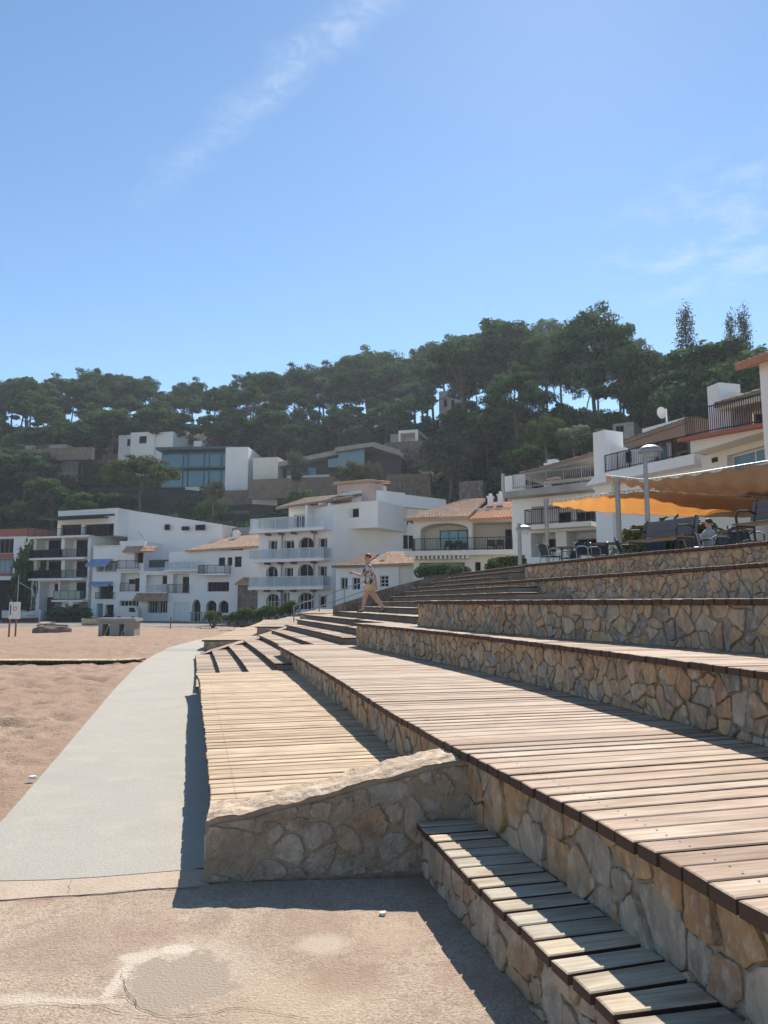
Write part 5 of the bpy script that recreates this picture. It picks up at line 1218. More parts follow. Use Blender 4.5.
# ------------------------------------------------------------------ trees and shrubs
def clump(b, c, r, n, size, r_, flat=.55, tb=.5, shell=.55):
    """n leaf sprays in an ellipsoidal clump, facing mostly outward so that the clump takes light as a mass"""
    c = Vector(c)
    for _ in range(n):
        d = Vector((r_.gauss(0, 1), r_.gauss(0, 1), r_.gauss(0, 1))).normalized()
        k = shell + (1 - shell) * r_.random() if r_.random() < .8 else r_.random() * 1.12
        p = c + Vector((d.x * r * k, d.y * r * k, d.z * r * flat * k))
        nn = (d + Vector((0, 0, .35)) + Vector((r_.gauss(0, .5), r_.gauss(0, .5), r_.gauss(0, .5)))).normalized()
        u = nn.orthogonal().normalized(); v = nn.cross(u); a = r_.uniform(0, 6.28); u, v = u * math.cos(a) + v * math.sin(a), v * math.cos(a) - u * math.sin(a)
        s = size * r_.uniform(.6, 1.3); t = min(1, max(0, tb + .22 * d.z + r_.gauss(0, .12)))  # tint lightens toward the clump top: sunlit tops and shaded undersides painted in
        b.add([p - u*s - v*s*.35, p + u*s*.3 - v*s*.5, p + u*s + v*s*.2, p - u*s*.2 + v*s*.5], [(0, 1, 2, 3)], t)
def limb(b, a, e, r0, r1, r_, bend=.12):
    a, e = Vector(a), Vector(e); L_ = (e - a).length; pts = []; rs = []; off = Vector((r_.gauss(0,1), r_.gauss(0,1), r_.gauss(0,.4))) * L_ * bend
    for i in range(5):
        t = i / 4; pts.append(a.lerp(e, t) + off * math.sin(t * math.pi)); rs.append(r0 + (r1 - r0) * t)
    b.tube(pts, rs, 6)
def make_pine(seed, H=14, spread=4.5, crown=.5, nclump=18, leafn=300, size=.235, flat=.6, trunk_r=.25, lean=.06):
    r_ = random.Random(seed); tb = MB(); cb = MB()
    lx, ly = r_.gauss(0, lean) * H, r_.gauss(0, lean) * H
    zc_ = H * (1 - crown)
    fork = Vector((lx * .6, ly * .6, zc_ * .92)); topp = Vector((lx, ly, H * .9))
    limb(tb, (0, 0, -1.5), fork, trunk_r, trunk_r * .7, r_, .03); limb(tb, fork, topp, trunk_r * .65, trunk_r * .2, r_, .06)
    for k in range(nclump):
        an = k * 2.399 + r_.uniform(-.4, .4); f = math.sqrt((k + .5) / nclump); rad = spread * f * r_.uniform(.7, 1.0)
        zt = H * (1 - crown * .18) - (f ** 1.6) * H * crown * r_.uniform(.25, .85) + r_.uniform(-.3, .5)
        c = Vector((lx + math.cos(an) * rad, ly + math.sin(an) * rad, zt)); cr = spread * r_.uniform(.26, .42)
        limb(tb, fork.lerp(topp, r_.uniform(0, .55)), c - Vector((0, 0, cr * flat * .5)), trunk_r * .35, trunk_r * .08, r_)
        clump(cb, c, cr, leafn, size, r_, flat, .25 + .4 * (zt - zc_) / (H * crown) + r_.uniform(-.12, .12))  # upper clumps tinted lighter, painting sun onto the crown top
        for q in range(2):
            d = Vector((r_.gauss(0, 1), r_.gauss(0, 1), r_.gauss(0, .5))).normalized() * cr * .85
            clump(cb, c + d, cr * .45, leafn // 4, size, r_, .6, .45)
    for k in range(r_.randint(2, 4)):  # dead stubs below the crown
        z = zc_ * r_.uniform(.55, .95); an = r_.uniform(0, 6.28); limb(tb, (lx * .5 * z / zc_, ly * .5 * z / zc_, z), (lx*.5 + math.cos(an) * 1.6, ly*.5 + math.sin(an) * 1.6, z + .5), .05, .02, r_)
    return tb, cb
def make_bush(seed, R_=2.2, H=2.6, nclump=9, leafn=150, size=.22, stem=True):
    r_ = random.Random(seed); tb = MB(); cb = MB()
    for k in range(nclump):
        an = k * 2.4 + r_.uniform(-.4, .4); f = math.sqrt((k + .3) / nclump); c = Vector((math.cos(an) * R_ * f * .65, math.sin(an) * R_ * f * .65, H * (.75 - .4 * f * r_.random())))
        clump(cb, c, R_ * r_.uniform(.32, .48), leafn, size, r_, .8, .5)
        limb(tb, (0, 0, -.8), c, .09, .03, r_)
    for k in range(5): an = k * 1.26; clump(cb, (math.cos(an) * R_ * .6, math.sin(an) * R_ * .6, H * .25), R_ * .42, leafn // 2, size, r_, .8, .35)
    return tb, cb
def make_round(seed, H=9, spread=3.4, leafn=230, size=.24, n=18):
    r_ = random.Random(seed); tb = MB(); cb = MB(); limb(tb, (0, 0, -1), (r_.gauss(0, .2), r_.gauss(0, .2), H * .55), .2, .12, r_, .03)
    for k in range(n):
        d = Vector((r_.gauss(0, 1), r_.gauss(0, 1), r_.gauss(0, .9))).normalized(); c = Vector((d.x * spread * .68, d.y * spread * .68, H * .6 + d.z * H * .28))
        limb(tb, (0, 0, H * .35), c, .08, .02, r_); clump(cb, c, spread * r_.uniform(.32, .45), leafn, size, r_, .85, .45 + .15 * d.z)  # high clumps start lighter, sun put into the leaf tint
    return tb, cb
def make_poplar(seed, H=16, n=26):
    r_ = random.Random(seed); tb = MB(); cb = MB(); limb(tb, (0, 0, -1), (r_.gauss(0, .2), 0, H * .97), .16, .03, r_, .01)
    for k in range(n):
        t = .25 + .75 * k / n; an = k * 2.4; rad = (1 - t) * 1.5 + .35
        c = Vector((math.cos(an) * rad * .8, math.sin(an) * rad * .8, H * t)); limb(tb, (0, 0, H * t - 1.2), c, .04, .012, r_, .05); clump(cb, c, .95, 150, .13, r_, 1.6, .6, .2)
    return tb, cb
LIB = {}
def lib(kind, seeds, fn, m):
    LIB[kind] = [(tb.mesh('trunk', M_BARK), cb.mesh('crown', m)) for tb, cb in (fn(s) for s in seeds)]
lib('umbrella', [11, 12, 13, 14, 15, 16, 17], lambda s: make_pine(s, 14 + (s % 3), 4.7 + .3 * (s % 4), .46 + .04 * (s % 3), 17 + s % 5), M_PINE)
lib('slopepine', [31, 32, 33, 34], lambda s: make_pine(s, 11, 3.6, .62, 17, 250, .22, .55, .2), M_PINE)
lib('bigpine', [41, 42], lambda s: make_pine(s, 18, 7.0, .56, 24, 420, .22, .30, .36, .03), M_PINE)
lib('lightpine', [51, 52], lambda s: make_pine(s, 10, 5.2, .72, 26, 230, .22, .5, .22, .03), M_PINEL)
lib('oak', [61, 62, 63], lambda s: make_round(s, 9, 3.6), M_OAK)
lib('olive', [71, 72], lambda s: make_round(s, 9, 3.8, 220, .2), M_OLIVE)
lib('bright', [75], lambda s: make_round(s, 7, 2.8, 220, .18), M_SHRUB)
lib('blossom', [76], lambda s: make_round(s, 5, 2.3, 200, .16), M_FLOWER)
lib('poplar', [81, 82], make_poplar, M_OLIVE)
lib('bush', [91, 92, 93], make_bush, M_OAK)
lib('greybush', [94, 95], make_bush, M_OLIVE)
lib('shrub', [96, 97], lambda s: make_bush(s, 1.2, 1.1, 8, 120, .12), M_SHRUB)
tr = random.Random(77)
def plant(kind, x, y, z, s, label, cat='tree', group=None, sz=None, name=None, i=None):
    tm, cm = LIB[kind][i if i is not None else tr.randrange(len(LIB[kind]))]
    r_ = empty(name or {'umbrella': 'umbrella_pine', 'slopepine': 'pine_tree', 'bigpine': 'pine_tree', 'lightpine': 'pine_tree', 'poplar': 'poplar_tree', 'oak': 'oak_tree'}.get(kind, 'tree' if cat == 'tree' else 'shrub'),
               (x, y, z), tr.uniform(0, 6.28), label, cat, group)
    r_.scale = (s, s, sz or s)
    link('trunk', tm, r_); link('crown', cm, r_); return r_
KEEP = [(118, 432, 255, 492, 127), (253, 440, 402, 482, 117), (386, 428, 428, 470, 124), (386, 472, 432, 499, 103), (458, 480, 484, 500, 92), (612, 420, 636, 438, 82)]
def uv_of(x, y, z):
    dy, dz = y, z - EYE; c, s = math.cos(PITCH), math.sin(PITCH); d = dy * c + dz * s; h = dz * c - dy * s
    return 384 + FPX * x / d, 512 - FPX * h / d
def blocked(x, y, z, H, rad):
    u, v0 = uv_of(x, y, z); _, v1 = uv_of(x, y, z + H); ru = rad / y * FPX
    for (a, t, e, bt, Y) in KEEP:
        if u + ru > a and u - ru < e:
            if y < Y + 9 and v1 < bt - 3 and v0 > t: return True
            if abs(y - Y - 4) < 6: return True
    return False
ZN = ((12, 'above the terracotta banded block'), (45, 'above the tall balconied block'), (85, 'above the long terrace wall'), (120, 'left of the white cube house'), (160, 'around the white cube house'),
      (205, 'around the glass house'), (255, 'near the glass house end wall'), (300, 'left of the long modern house'), (345, 'around the long modern house'), (395, 'by the glass bay of the modern house'),
      (430, 'around the small open cube house'), (470, 'around the pinkish ridge house'), (510, 'above the two villa chimneys'), (560, 'above the low sloping roof'), (610, 'above the stepped chimney'),
      (660, 'above the air conditioners'), (710, 'around the single thin poplar'), (4000, 'at the right end of the ridge'))
def zone(u):
    for lim, nm in ZN:
        if u < lim: return nm
# skyline profile of the ridge, as the photograph's crown tops
SKY = ([-40, 0, 30, 60, 90, 130, 165, 200, 235, 262, 300, 330, 372, 400, 430, 490, 520, 545, 620, 655, 700, 768, 850], [384, 386, 369, 379, 371, 374, 379, 383, 379, 367, 361, 363, 352, 348, 340, 324, 333, 324, 338, 350, 345, 352, 350])
for row, (Yr, du, ds) in enumerate(((176, 24, 0), (164, 25, 2), (152, 34, 15))):
    u = -60 + row * 9
    while u < 860:
        uu = u + tr.uniform(-6, 6); Y = Yr + tr.uniform(-5, 5); x = PY(uu, 400, Y)[0]; z = hill(x, Y)
        vt = interp(uu, *SKY) + ds + tr.choice((0, 0, 3, 7)) + (34 if row == 1 and uu > 435 else 0); zt = PY(uu, vt, Y)[2]; Hn = zt - z
        s = max(.62, min(1.7, Hn / 15.2))
        if not blocked(x, Y, z, Hn, 3) and not (row == 2 and uu > 495): plant('umbrella', x, Y, z + (Hn - 15 * s) * .3, s, ('skyline', 'middle row', 'front row')[row] + ' umbrella pine ' + zone(uu), 'tree', ('skyline', 'middle row', 'front row')[row] + ' pines ' + zone(uu), sz=s * min(1.25, max(.8, Hn / (15.2 * s))))
        u += du * tr.uniform(.8, 1.25)
# slope trees
cnt = 0; placed = []
for _ in range(2600):
    Y = tr.uniform(72, 150); uu = tr.uniform(-50, 840); x = PY(uu, 450, Y)[0]; z = hill(x, Y)
    th = x / Y
    if z < interp(th, [-.3, .1, .3], [3.5, 6, 9]): continue
    kind = tr.choice(['slopepine', 'slopepine', 'oak', 'oak', 'bush', 'bush', 'greybush'] if Y < 132 else ['slopepine', 'umbrella', 'oak', 'slopepine'])
    H = {'slopepine': 11, 'umbrella': 14, 'oak': 9, 'bush': 3, 'greybush': 3}[kind]; s = tr.uniform(.75, 1.15) * (1.25 if 'bush' in kind else 1)
    rad = {'slopepine': 3.2, 'umbrella': 4, 'oak': 3.4, 'bush': 2.2, 'greybush': 2.2}[kind] * s
    if any((x - a) ** 2 + (Y - b_) ** 2 < ((rad + c) * .62) ** 2 for a, b_, c in placed): continue
    if blocked(x, Y, z, H * s, rad): continue
    # nothing may stand in front of the buildings at the foot or above the skyline
    if uv_of(x, Y, z + H * s)[1] < interp(uu, *SKY) + ((46 if Y < 128 else 26) if uu < 425 else 66): continue
    placed.append((x, Y, rad)); cnt += 1
    nm = {'slopepine': 'dark pine ', 'umbrella': 'tall pine ', 'oak': 'round evergreen ', 'bush': 'dark bush ', 'greybush': 'grey green bush '}[kind] + ('low down', 'midway up', 'high up')[(Y > 92) + (Y > 118)] + ' '
    plant(kind, x, Y, z, s, nm + zone(uu), 'bush' if 'bush' in kind else 'tree', 'plants: ' + nm + zone(uu), name={'oak': 'evergreen_tree', 'bush': 'bush', 'greybush': 'bush'}.get(kind))
    if cnt > 250: break
print('slope plants', cnt)
for row, (Yb, u0_, u1_, du) in enumerate(((103, -20, 345, 15), (110, 8, 345, 17), (118, -30, 120, 19), (92, 430, 520, 17))):
    u = u0_
    while u < u1_:
        Y = Yb + tr.uniform(-2, 2); x = PY(u, 480, Y)[0]; z = hill(x, Y); s_ = tr.uniform(1.0, 1.6)
        if not blocked(x, Y, z, 3 * s_, 2) or row == 1 and 250 < u: plant(tr.choice(('bush', 'bush', 'greybush')), x, Y, z - .3, s_, ('thick bush low on the slope ', 'leafy bush up on the slope ', 'dense bush under the terrace wall ', 'thick bush at the slope foot ')[row] + zone(u), 'bush', ('thick', 'leafy', 'dense', 'foot')[row] + ' bushes ' + zone(u), name='bush')
        u += du * tr.uniform(.8, 1.2)
# trees one can point to: u, top, base, distance, kind, scale, label
def hero(u, vt, Y, kind, H, label, i=0, wide=1.0, vb=None):
    x, _, zt = PY(u, vt, Y); zg = PY(u, vb, Y)[2] if vb else hill(x, Y); s = (zt - zg) / H
    plant(kind, x, Y, zg, s * wide, label, 'tree', sz=s, i=i)
hero(140, 451, 112, 'lightpine', 10.2, 'bright green spreading pine just left of the glass house', 0, 1.15, vb=512)
hero(214, 478, 104, 'olive', 9.3, 'small grey green tree below the glass house', 0, .9, vb=512)
hero(350, 460, 104, 'bright', 7, 'bright green bushy tree below the long low modern house', 0, 1.2, vb=494)
hero(372, 459, 103, 'olive', 9.3, 'pale olive green tree at the right end of the long modern house', 1, .8, vb=494)
hero(297, 447, 113, 'olive', 9.3, 'grey green tree growing against the wall of the long modern house', 1, .75, vb=490)
hero(448, 432, 98, 'olive', 9.3, 'broad grey green tree standing alone above the cream villa', 0, 1.15, vb=502)
hero(461, 331, 120, 'bigpine', 18.2, 'great umbrella pine with tall bare trunks above the cream villa', 0, 1.0)
hero(590, 303, 98, 'bigpine', 18.2, 'tallest pine of the ridge, its crown in stacked layers over the stepped chimney', 1, .80)
hero(617, 338, 94, 'slopepine', 11.2, 'dark pine leaning against the tallest pine on its right', 1, .9)
hero(546, 322, 112, 'bigpine', 18.2, 'open crowned pine with visible branches left of the tallest pine', 0, .62)
hero(515, 362, 96, 'bigpine', 18.2, 'layered dark pine halfway up the slope above the villa chimneys', 1, .75)
hero(497, 322, 128, 'umbrella', 15, 'pine breaking the skyline left of the open crowned pine', 2, 1.1)
hero(655, 347, 92, 'oak', 9.2, 'feathery green tree between the tallest pine and the poplars', 0, .75)
hero(712, 333, 84, 'slopepine', 11.2, 'wide dark pine behind the twin white chimneys', 0, 1.5)
hero(690, 350, 80, 'oak', 9.2, 'dark evergreen left of the twin white chimneys', 2, .9)
hero(545, 414, 74, 'bright', 7, 'rounded bright green tree above the small white chimney', 0, 1.2, vb=458)
hero(575, 424, 71, 'blossom', 5, 'pale blossoming shrub tree left of the stepped chimney', 0, 1.3, vb=458)
hero(600, 425, 68, 'oak', 9.2, 'low dark evergreen right behind the stepped chimney', 1, 1.1, vb=478)
hero(684, 306, 88, 'poplar', 16.2, 'thin poplar on the skyline, left of the pair', 0, .9); hero(729, 314, 86, 'poplar', 16.2, 'shorter thin poplar of the pair on the right skyline', 1, .6); hero(742, 308, 87, 'poplar', 16.2, 'taller thin poplar of the pair on the right skyline', 0, .75)
hero(757, 338, 70, 'oak', 9.2, 'evergreen tree behind the tile eave at the right edge', 1, .9)
# plants between the houses and the terraces
def low(kind, u, vb, Y, s, label, cat='shrub', i=0, sz=None):
    x, _, z = PY(u, vb, Y); plant(kind, x, Y, z, s, label, cat, sz=sz, i=i, name='shrub')
low('bush', 26, 622, 94, 1.15, 'dark climbing shrub between the far left block and the tall apartment block', i=0, sz=4.2)
low('bush', 62, 623, 84, 1.0, 'dark low hedge shrub in front of the tall apartment block', i=1, sz=.7)
low('bush', 77, 623, 85, .9, 'dark rounded shrub beside the cream dinghy', i=2, sz=.7)
for k, (u, v) in enumerate(((229, 620.5), (237, 620), (245, 619), (253, 618.5), (260, 617.5), (268, 616), (276, 615), (284, 613.5), (291, 612))):
    low('shrub', u, v, 58, .62, ('first', 'second', 'third', 'fourth', 'fifth', 'sixth', 'seventh', 'eighth', 'last')[k] + ' low shrub from the left in the planting beside the path', i=k % 2, sz=.42 + .2 * (k % 3))
low('shrub', 213, 621, 64, .8, 'small shrub behind the garden fence of the arched house')
b = MB(); r_ = random.Random(3)
hd = empty('hedge', (*PY(443, 577, 50)[:2], 3.05), 0, 'clipped rounded green hedge in front of the cream villa', 'hedge')
for k in range(13):
    t = (k - 6) / 6; clump(b, (t * 1.55, 0, .62 + .16 * (1 - t*t)), .42, 520, .07, r_, .95, .45, .8)
b.build('foliage', M_OAK, hd); b2 = MB(); b2.box(-1.3, -.15, -1, 1.3, .15, .8); b2.build('stems', M_BARK, hd)
low('greybush', 456, 577, 48, .3, 'small grey shrub in front of the clipped hedge'); low('bush', 500, 574, 44, .45, 'low hedge shrub to the right of the villa ground floor', i=1, sz=.4); low('shrub', 513, 573, 42, .9, 'bright shrub at the foot of the terraced white block')
low('shrub', 655, 560, 27, 1.4, 'leafy green hedge shrub behind the first bench', sz=1.2); low('shrub', 690, 556, 27, 1.3, 'leafy green hedge shrub at the right end of the first bench', sz=1.2, i=1)
# undergrowth covering the slope
b = MB(); r_ = random.Random(8)
for _ in range(1500):
    Y = r_.uniform(80, 162); x = r_.uniform(-.62, .62) * Y; z = hill(x, Y)
    if z < 3: continue
    u, v = uv_of(x, Y, z)
    if any(a - 3 < u < e + 3 and t < v < bt + 4 and Y < Yk + 3 for a, t, e, bt, Yk in KEEP): continue
    clump(b, (x, Y, z + .4), r_.uniform(.8, 2.0), 34, .3, r_, .55, r_.uniform(.2, .6), .6)
tag(b.build('undergrowth', M_OAK), 'dense low scrub covering the whole slope between the trees', 'undergrowth', kind='stuff')

# ------------------------------------------------------------------ air
hz = bpy.data.meshes.new('haze'); b = MB(); b.box(-300, -40, -3, 300, 320, 95); me = b.mesh('haze', [])
hm = bpy.data.materials.new('haze_air'); hm.use_nodes = True; T = hm.node_tree; T.nodes.remove(T.nodes['Principled BSDF'])
pv = T.nodes.new('ShaderNodeVolumePrincipled'); pv.inputs['Color'].default_value = (.80, .88, 1, 1); pv.inputs['Density'].default_value = .00036; pv.inputs['Anisotropy'].default_value = .3
T.links.new(pv.outputs[0], T.nodes['Material Output'].inputs['Volume'])
me.materials.append(hm); ho = link('haze', me); ho['kind'] = 'stuff'

# ------------------------------------------------------------------ terrace furniture, awnings and lamps
FZ = 2.55
def sail(name, top, bot, m, label, amp=.07):
    """pleated shade cloth between two edges given as 3D points, hung from rings on two cables"""
    T_ = [Vector(p) for p in top]; B_ = [Vector(p) for p in bot]; nu, nv = 90, 12
    def along(P, t):
        t *= len(P) - 1; i = min(int(t), len(P) - 2); return P[i].lerp(P[i+1], t - i)
    vs = []; th = .012
    for i in range(nu + 1):
        for j in range(nv + 1):
            p = along(T_, i / nu).lerp(along(B_, i / nu), j / nv); f = j / nv
            w_ = math.sin(i * 2 * math.pi / 7.5 + .5 * math.sin(f * 5)) * amp * (.5 + .5 * math.sin(math.pi * f)) - .10 * math.sin(math.pi * f)
            vs.append(p + Vector((0, 0, w_)))
    n0 = len(vs); vs += [v - Vector((0, 0, th)) for v in vs]; W_ = nv + 1; fs = []
    for i in range(nu):
        for j in range(nv):
            a = i * W_ + j; fs += [(a, a + 1, a + W_ + 1, a + W_), (n0 + a, n0 + a + W_, n0 + a + W_ + 1, n0 + a + 1)]
    for i in range(nu):
        for j in (0, nv): a = i * W_ + j; fs.append((a, a + W_, n0 + a + W_, n0 + a))
    for j in range(nv):
        for i in (0, nu): a = i * W_ + j; fs.append((a, a + 1, n0 + a + 1, n0 + a))
    root = empty('shade_sail', tuple(T_[0]), 0, label, 'awning', 'shade sails over the restaurant terrace')
    b = MB(); b.add([v - T_[0] for v in vs], fs); b.build('cloth', m, root, smooth=True)
    for P in (T_, B_):
        b = MB(); pts = [along(P, k / 20) - T_[0] + Vector((0, 0, .07)) for k in range(21)]; b.tube(pts, .012, 5)
        for k in range(40):
            q = along(P, k / 39) - T_[0]; b.box(q.x - .012, q.y - .01, q.z + .0, q.x + .012, q.y + .01, q.z + .065)
        b.build('cable', M_RAILG, root)
    return root
sail('orange', [PY(552, 503, 26.8), PY(600, 496, 25.2), PY(646, 491, 24.2), PY(710, 495, 24.2), PY(820, 503, 24.5)], [PY(554, 504, 27.2), PY(587, 511, 28), PY(648, 515, 29), PY(710, 517, 29.3), PY(820, 517, 29.3)], M_SAIL, 'bright orange shade sail glowing in the sun, lower of the two awnings', .035)
sail('tan', [PY(606, 477, 25), PY(645, 481.5, 24), PY(700, 474, 22.5), PY(768, 463, 21), PY(840, 452, 19.5)], [PY(607, 480, 26), PY(650, 488, 25.6), PY(690, 496, 27), PY(768, 499, 27.6), PY(840, 500, 27.6)], M_SAILT, 'tan pleated shade sail, upper of the two awnings', .07)
def post(u, vt, Y, r, label):
    x, _, zt = PY(u, vt, Y); root = empty('awning_post', (x, Y, FZ), 0, label, 'post', 'posts carrying the shade sails'); b = MB(); h = zt - FZ
    b.tube([(0, 0, 0), (0, 0, h)], r, 12); b.build('shaft', M_POLE, root); b = MB(); b.tube([(0, 0, h - .12), (0, 0, h + .05)], r * 1.35, 12); b.build('cap', M_POLE, root)
    b = MB(); b.box(-.17, -.17, -.01, .17, .17, .02); b.build('base_plate', M_POLE, root); return root
post(617, 479, 24.5, .085, 'thick grey steel post under the left tip of the tan shade sail')
post(546, 500, 28, .075, 'grey steel post at the far left tip of the orange shade sail')
post(800, 452, 19.6, .085, 'grey steel post outside the right edge')['label'] = 'grey steel post under the right end of the tan shade sail'
def lamp(u, vt, Y, rad, label):
    x, _, zt = PY(u, vt, Y); root = empty('street_lamp', (x, Y, FZ - .5), 0, label, 'street lamp', 'street lamps on the terrace'); h = zt - FZ + .5
    b = MB(); b.tube([(-.16, 0, 0), (-.16, 0, 2.5), (-.16, 0, h - .6), (-.14, 0, h - .3), (-.08, 0, h - .14)], [.085, .07, .06, .05, .04], 12); b.build('pole', M_POLE, root)
    vs = []; n = 24; prof = [(.02, .0), (.5, -.03), (.85, -.12), (1.0, -.25), (.96, -.30)]
    vs.append((0, 0, h)); 
    for r_, dz in prof:
        for k in range(n): vs.append((rad * r_ * math.cos(2*math.pi*k/n), rad * r_ * math.sin(2*math.pi*k/n), h + dz * rad / .45))
    fs = [(0, 1 + k, 1 + (k+1) % n) for k in range(n)]
    for q in range(len(prof) - 1):
        for k in range(n): a = 1 + q*n + k; e = 1 + q*n + (k+1) % n; fs.append((a, a + n, e + n, e))
    fs.append(tuple(1 + (len(prof)-1)*n + k for k in range(n)))
    b = MB(); b.add(vs, fs); o = b.build('lamp_shade', M_RAILG, root, smooth=False); fixn(o)
    b = MB(); zz = h - .30 * rad / .45
    vs = [(rad * .8 * math.cos(2*math.pi*k/n), rad * .8 * math.sin(2*math.pi*k/n), zz - .005) for k in range(n)] + [(rad * .5 * math.cos(2*math.pi*k/n), rad * .5 * math.sin(2*math.pi*k/n), zz - .14) for k in range(n)]
    b.add(vs, [tuple(range(n, 2*n))] + [(k, (k+1) % n, n + (k+1) % n, n + k) for k in range(n)]); o = b.build('diffuser', M_FROST, root); fixn(o)
lamp(650, 445, 21, .34, 'tall street lamp with a pale mushroom head rising between the two posts')
lamp(523.5, 525, 27.5, .30, 'smaller street lamp with a mushroom head in front of the villa corner')

def bench(x, y, rz, label, L_=1.75):
    r = empty('park_bench', (x, y, FZ), rz, label, 'bench', 'wooden benches on the top terrace')   # local: back along y = +, seat towards -y
    b = MB()
    for k in range(4): b.box(-L_/2, -.45 + k * .115, .42, L_/2, -.35 + k * .115, .455)
    b.build('seat', M_BENCHB, r)
    b = MB()
    for k in range(3):
        z = .53 + k * .125; dy = .03 + k * .035
        b.add([(-L_/2, dy, z), (L_/2, dy, z), (L_/2, dy + .03, z - .005), (-L_/2, dy + .03, z - .005), (-L_/2, dy + .032, z + .11), (L_/2, dy + .032, z + .11), (L_/2, dy + .062, z + .105), (-L_/2, dy + .062, z + .105)], [(3,2,1,0),(4,5,6,7),(0,1,5,4),(1,2,6,5),(2,3,7,6),(3,0,4,7)])
    b.build('backrest', M_BENCHW, r)
    for sx in (-1, 1):
        X = sx * (L_/2 - .08); b = MB()
        b.tube([(X, -.42, 0), (X, -.40, .2), (X, -.42, .43), (X, -.44, .60), (X, -.38, .68), (X, -.1, .70), (X, .06, .66)], .022, 8)
        b.tube([(X, .10, 0), (X, .02, .22), (X, .02, .44), (X, .09, .70), (X, .16, .92)], .022, 8); b.tube([(X, -.42, .40), (X, .02, .40)], .02, 8)
        b.tube([(X, -.43, .02), (X, -.3, .14), (X, -.15, .18), (X, 0, .14), (X, .10, .02)], .014, 6); b.build('iron_side', M_RAILD, r)
    return r
bA = Vector(PY(640, 520, 17)[:2]); bB = Vector(PY(694, 520, 15.6)[:2]); bd = bB - bA
bench(*(bA + bB) / 2, math.atan2(bd.y, bd.x) , 'weathered grey bench with iron arms, left of the two benches on the top terrace', bd.length)
cA = Vector(PY(747, 505, 13.4)[:2]); bench(*(cA + bd.normalized() * .9), math.atan2(bd.y, bd.x), 'weathered bench cut off by the right edge on the top terrace')
def chair(x, y, rz, label, white=True):
    r = empty('terrace_chair', (x, y, FZ), rz, label, 'chair', 'dark chairs around the restaurant tables'); fm = M_RAILG if white else M_RAILD
    b = MB(); b.box(-.24, -.24, .43, .24, .22, .46); b.build('seat', M_RAILD, r)
    b = MB(); n = 8
    for k in range(n):
        a0, a1 = -.26 + .52 * k / n, -.26 + .52 * (k + 1) / n; cy = lambda a: .24 - a * a * 1.3
        b.add([(a0, cy(a0), .48), (a1, cy(a1), .48), (a1, cy(a1) + .1, .84 - a1*a1), (a0, cy(a0) + .1, .84 - a0*a0), (a0, cy(a0) + .025, .48), (a1, cy(a1) + .025, .48), (a1, cy(a1) + .125, .84 - a1*a1), (a0, cy(a0) + .125, .84 - a0*a0)], [(3,2,1,0),(4,5,6,7),(0,1,5,4),(1,2,6,5),(2,3,7,6),(3,0,4,7)])
    b.build('backrest', mat_chair, r)
    for sx in (-1, 1):
        b = MB(); b.tube([(sx*.27, -.25, 0), (sx*.26, -.23, .45), (sx*.27, -.22, .62), (sx*.28, -.1, .68), (sx*.28, .15, .68), (sx*.24, .24, .62)], .017, 7); b.tube([(sx*.26, .30, 0), (sx*.25, .20, .45), (sx*.25, .33, .84)], .017, 7); b.build('arm_frame', fm, r)
    return r
mat_chair = mat('navy_weave', (.02,.03,.05), .7, var=(.05,.06,.08), vscale=30, vamt=.6)
def table(x, y, label, r0=.42):
    r = empty('terrace_table', (x, y, FZ), 0, label, 'table', 'round tables of the restaurant terrace'); n = 24
    b = MB(); b.tube([(0,0,.72), (0,0,.75)], r0, n); b.build('table_top', M_BENCHB, r); b = MB(); b.tube([(0,0,.02), (0,0,.72)], .035, 8); b.build('leg', M_RAILD, r); b = MB(); b.tube([(0,0,0), (0,0,.03)], .24, 16); b.build('foot', M_RAILD, r)
for u, Y, rz, w_, lab in ((551, 22.5, 1.9, True, 'dark chair with pale tubular arms beside the left post of the terrace'), (570, 23.2, -1.2, True, 'dark chair between the leftmost table and its neighbour'),
                     (588, 21.5, .6, True, 'navy woven chair with pale arms left of the thick post'), (602, 22.2, 2.6, True, 'navy woven chair turned away right beside the thick post'),
                     (628, 20.5, 1.2, False, 'dark chair showing under the left arm of the first bench'), (655, 20, -.4, False, 'dark chair seen through the first bench'), (700, 19, 1.9, True, 'dark chair with pale arms right of the first bench'),
                     (722, 18, -1.9, True, 'dark chair left of the second bench'), (748, 17, .3, False, 'dark chair seen under the second bench')):
    x = PY(u, 550, Y)[0]; chair(x, Y, rz, lab, w_)
for u, Y, lab in ((562, 22.8, 'leftmost dark round table on the top terrace'), (607, 21.2, 'dark round table behind the thick steel post'), (676, 19.5, 'dark round table behind the first bench'), (735, 17.5, 'dark round table behind the second bench')):
    table(PY(u, 550, Y)[0], Y, lab)
# railing fence and planter behind the benches
fr = empty('iron_fence', (*PY(716, 540, 25)[:2], FZ), 0, 'short white iron fence standing behind the tables under the orange sail', 'fence'); b = MB()
for k in range(24): b.box(-1.0 + k * .09, -.01, 0, -.98 + k * .09, .01, 1.35)
b.box(-1.0, -.015, 1.33, 1.1, .015, 1.37); b.box(-1.0, -.015, .1, 1.1, .015, .14); b.build('bars', M_RAILW, fr)
wl = empty('garden_wall', (*PY(660, 545, 29)[:2], FZ), 0, 'low pale garden wall behind the restaurant tables', 'wall'); b = MB(); b.box(-1.6, 0, 0, 1.8, .3, 1.9); b.build('wall', M_CREAM, wl)

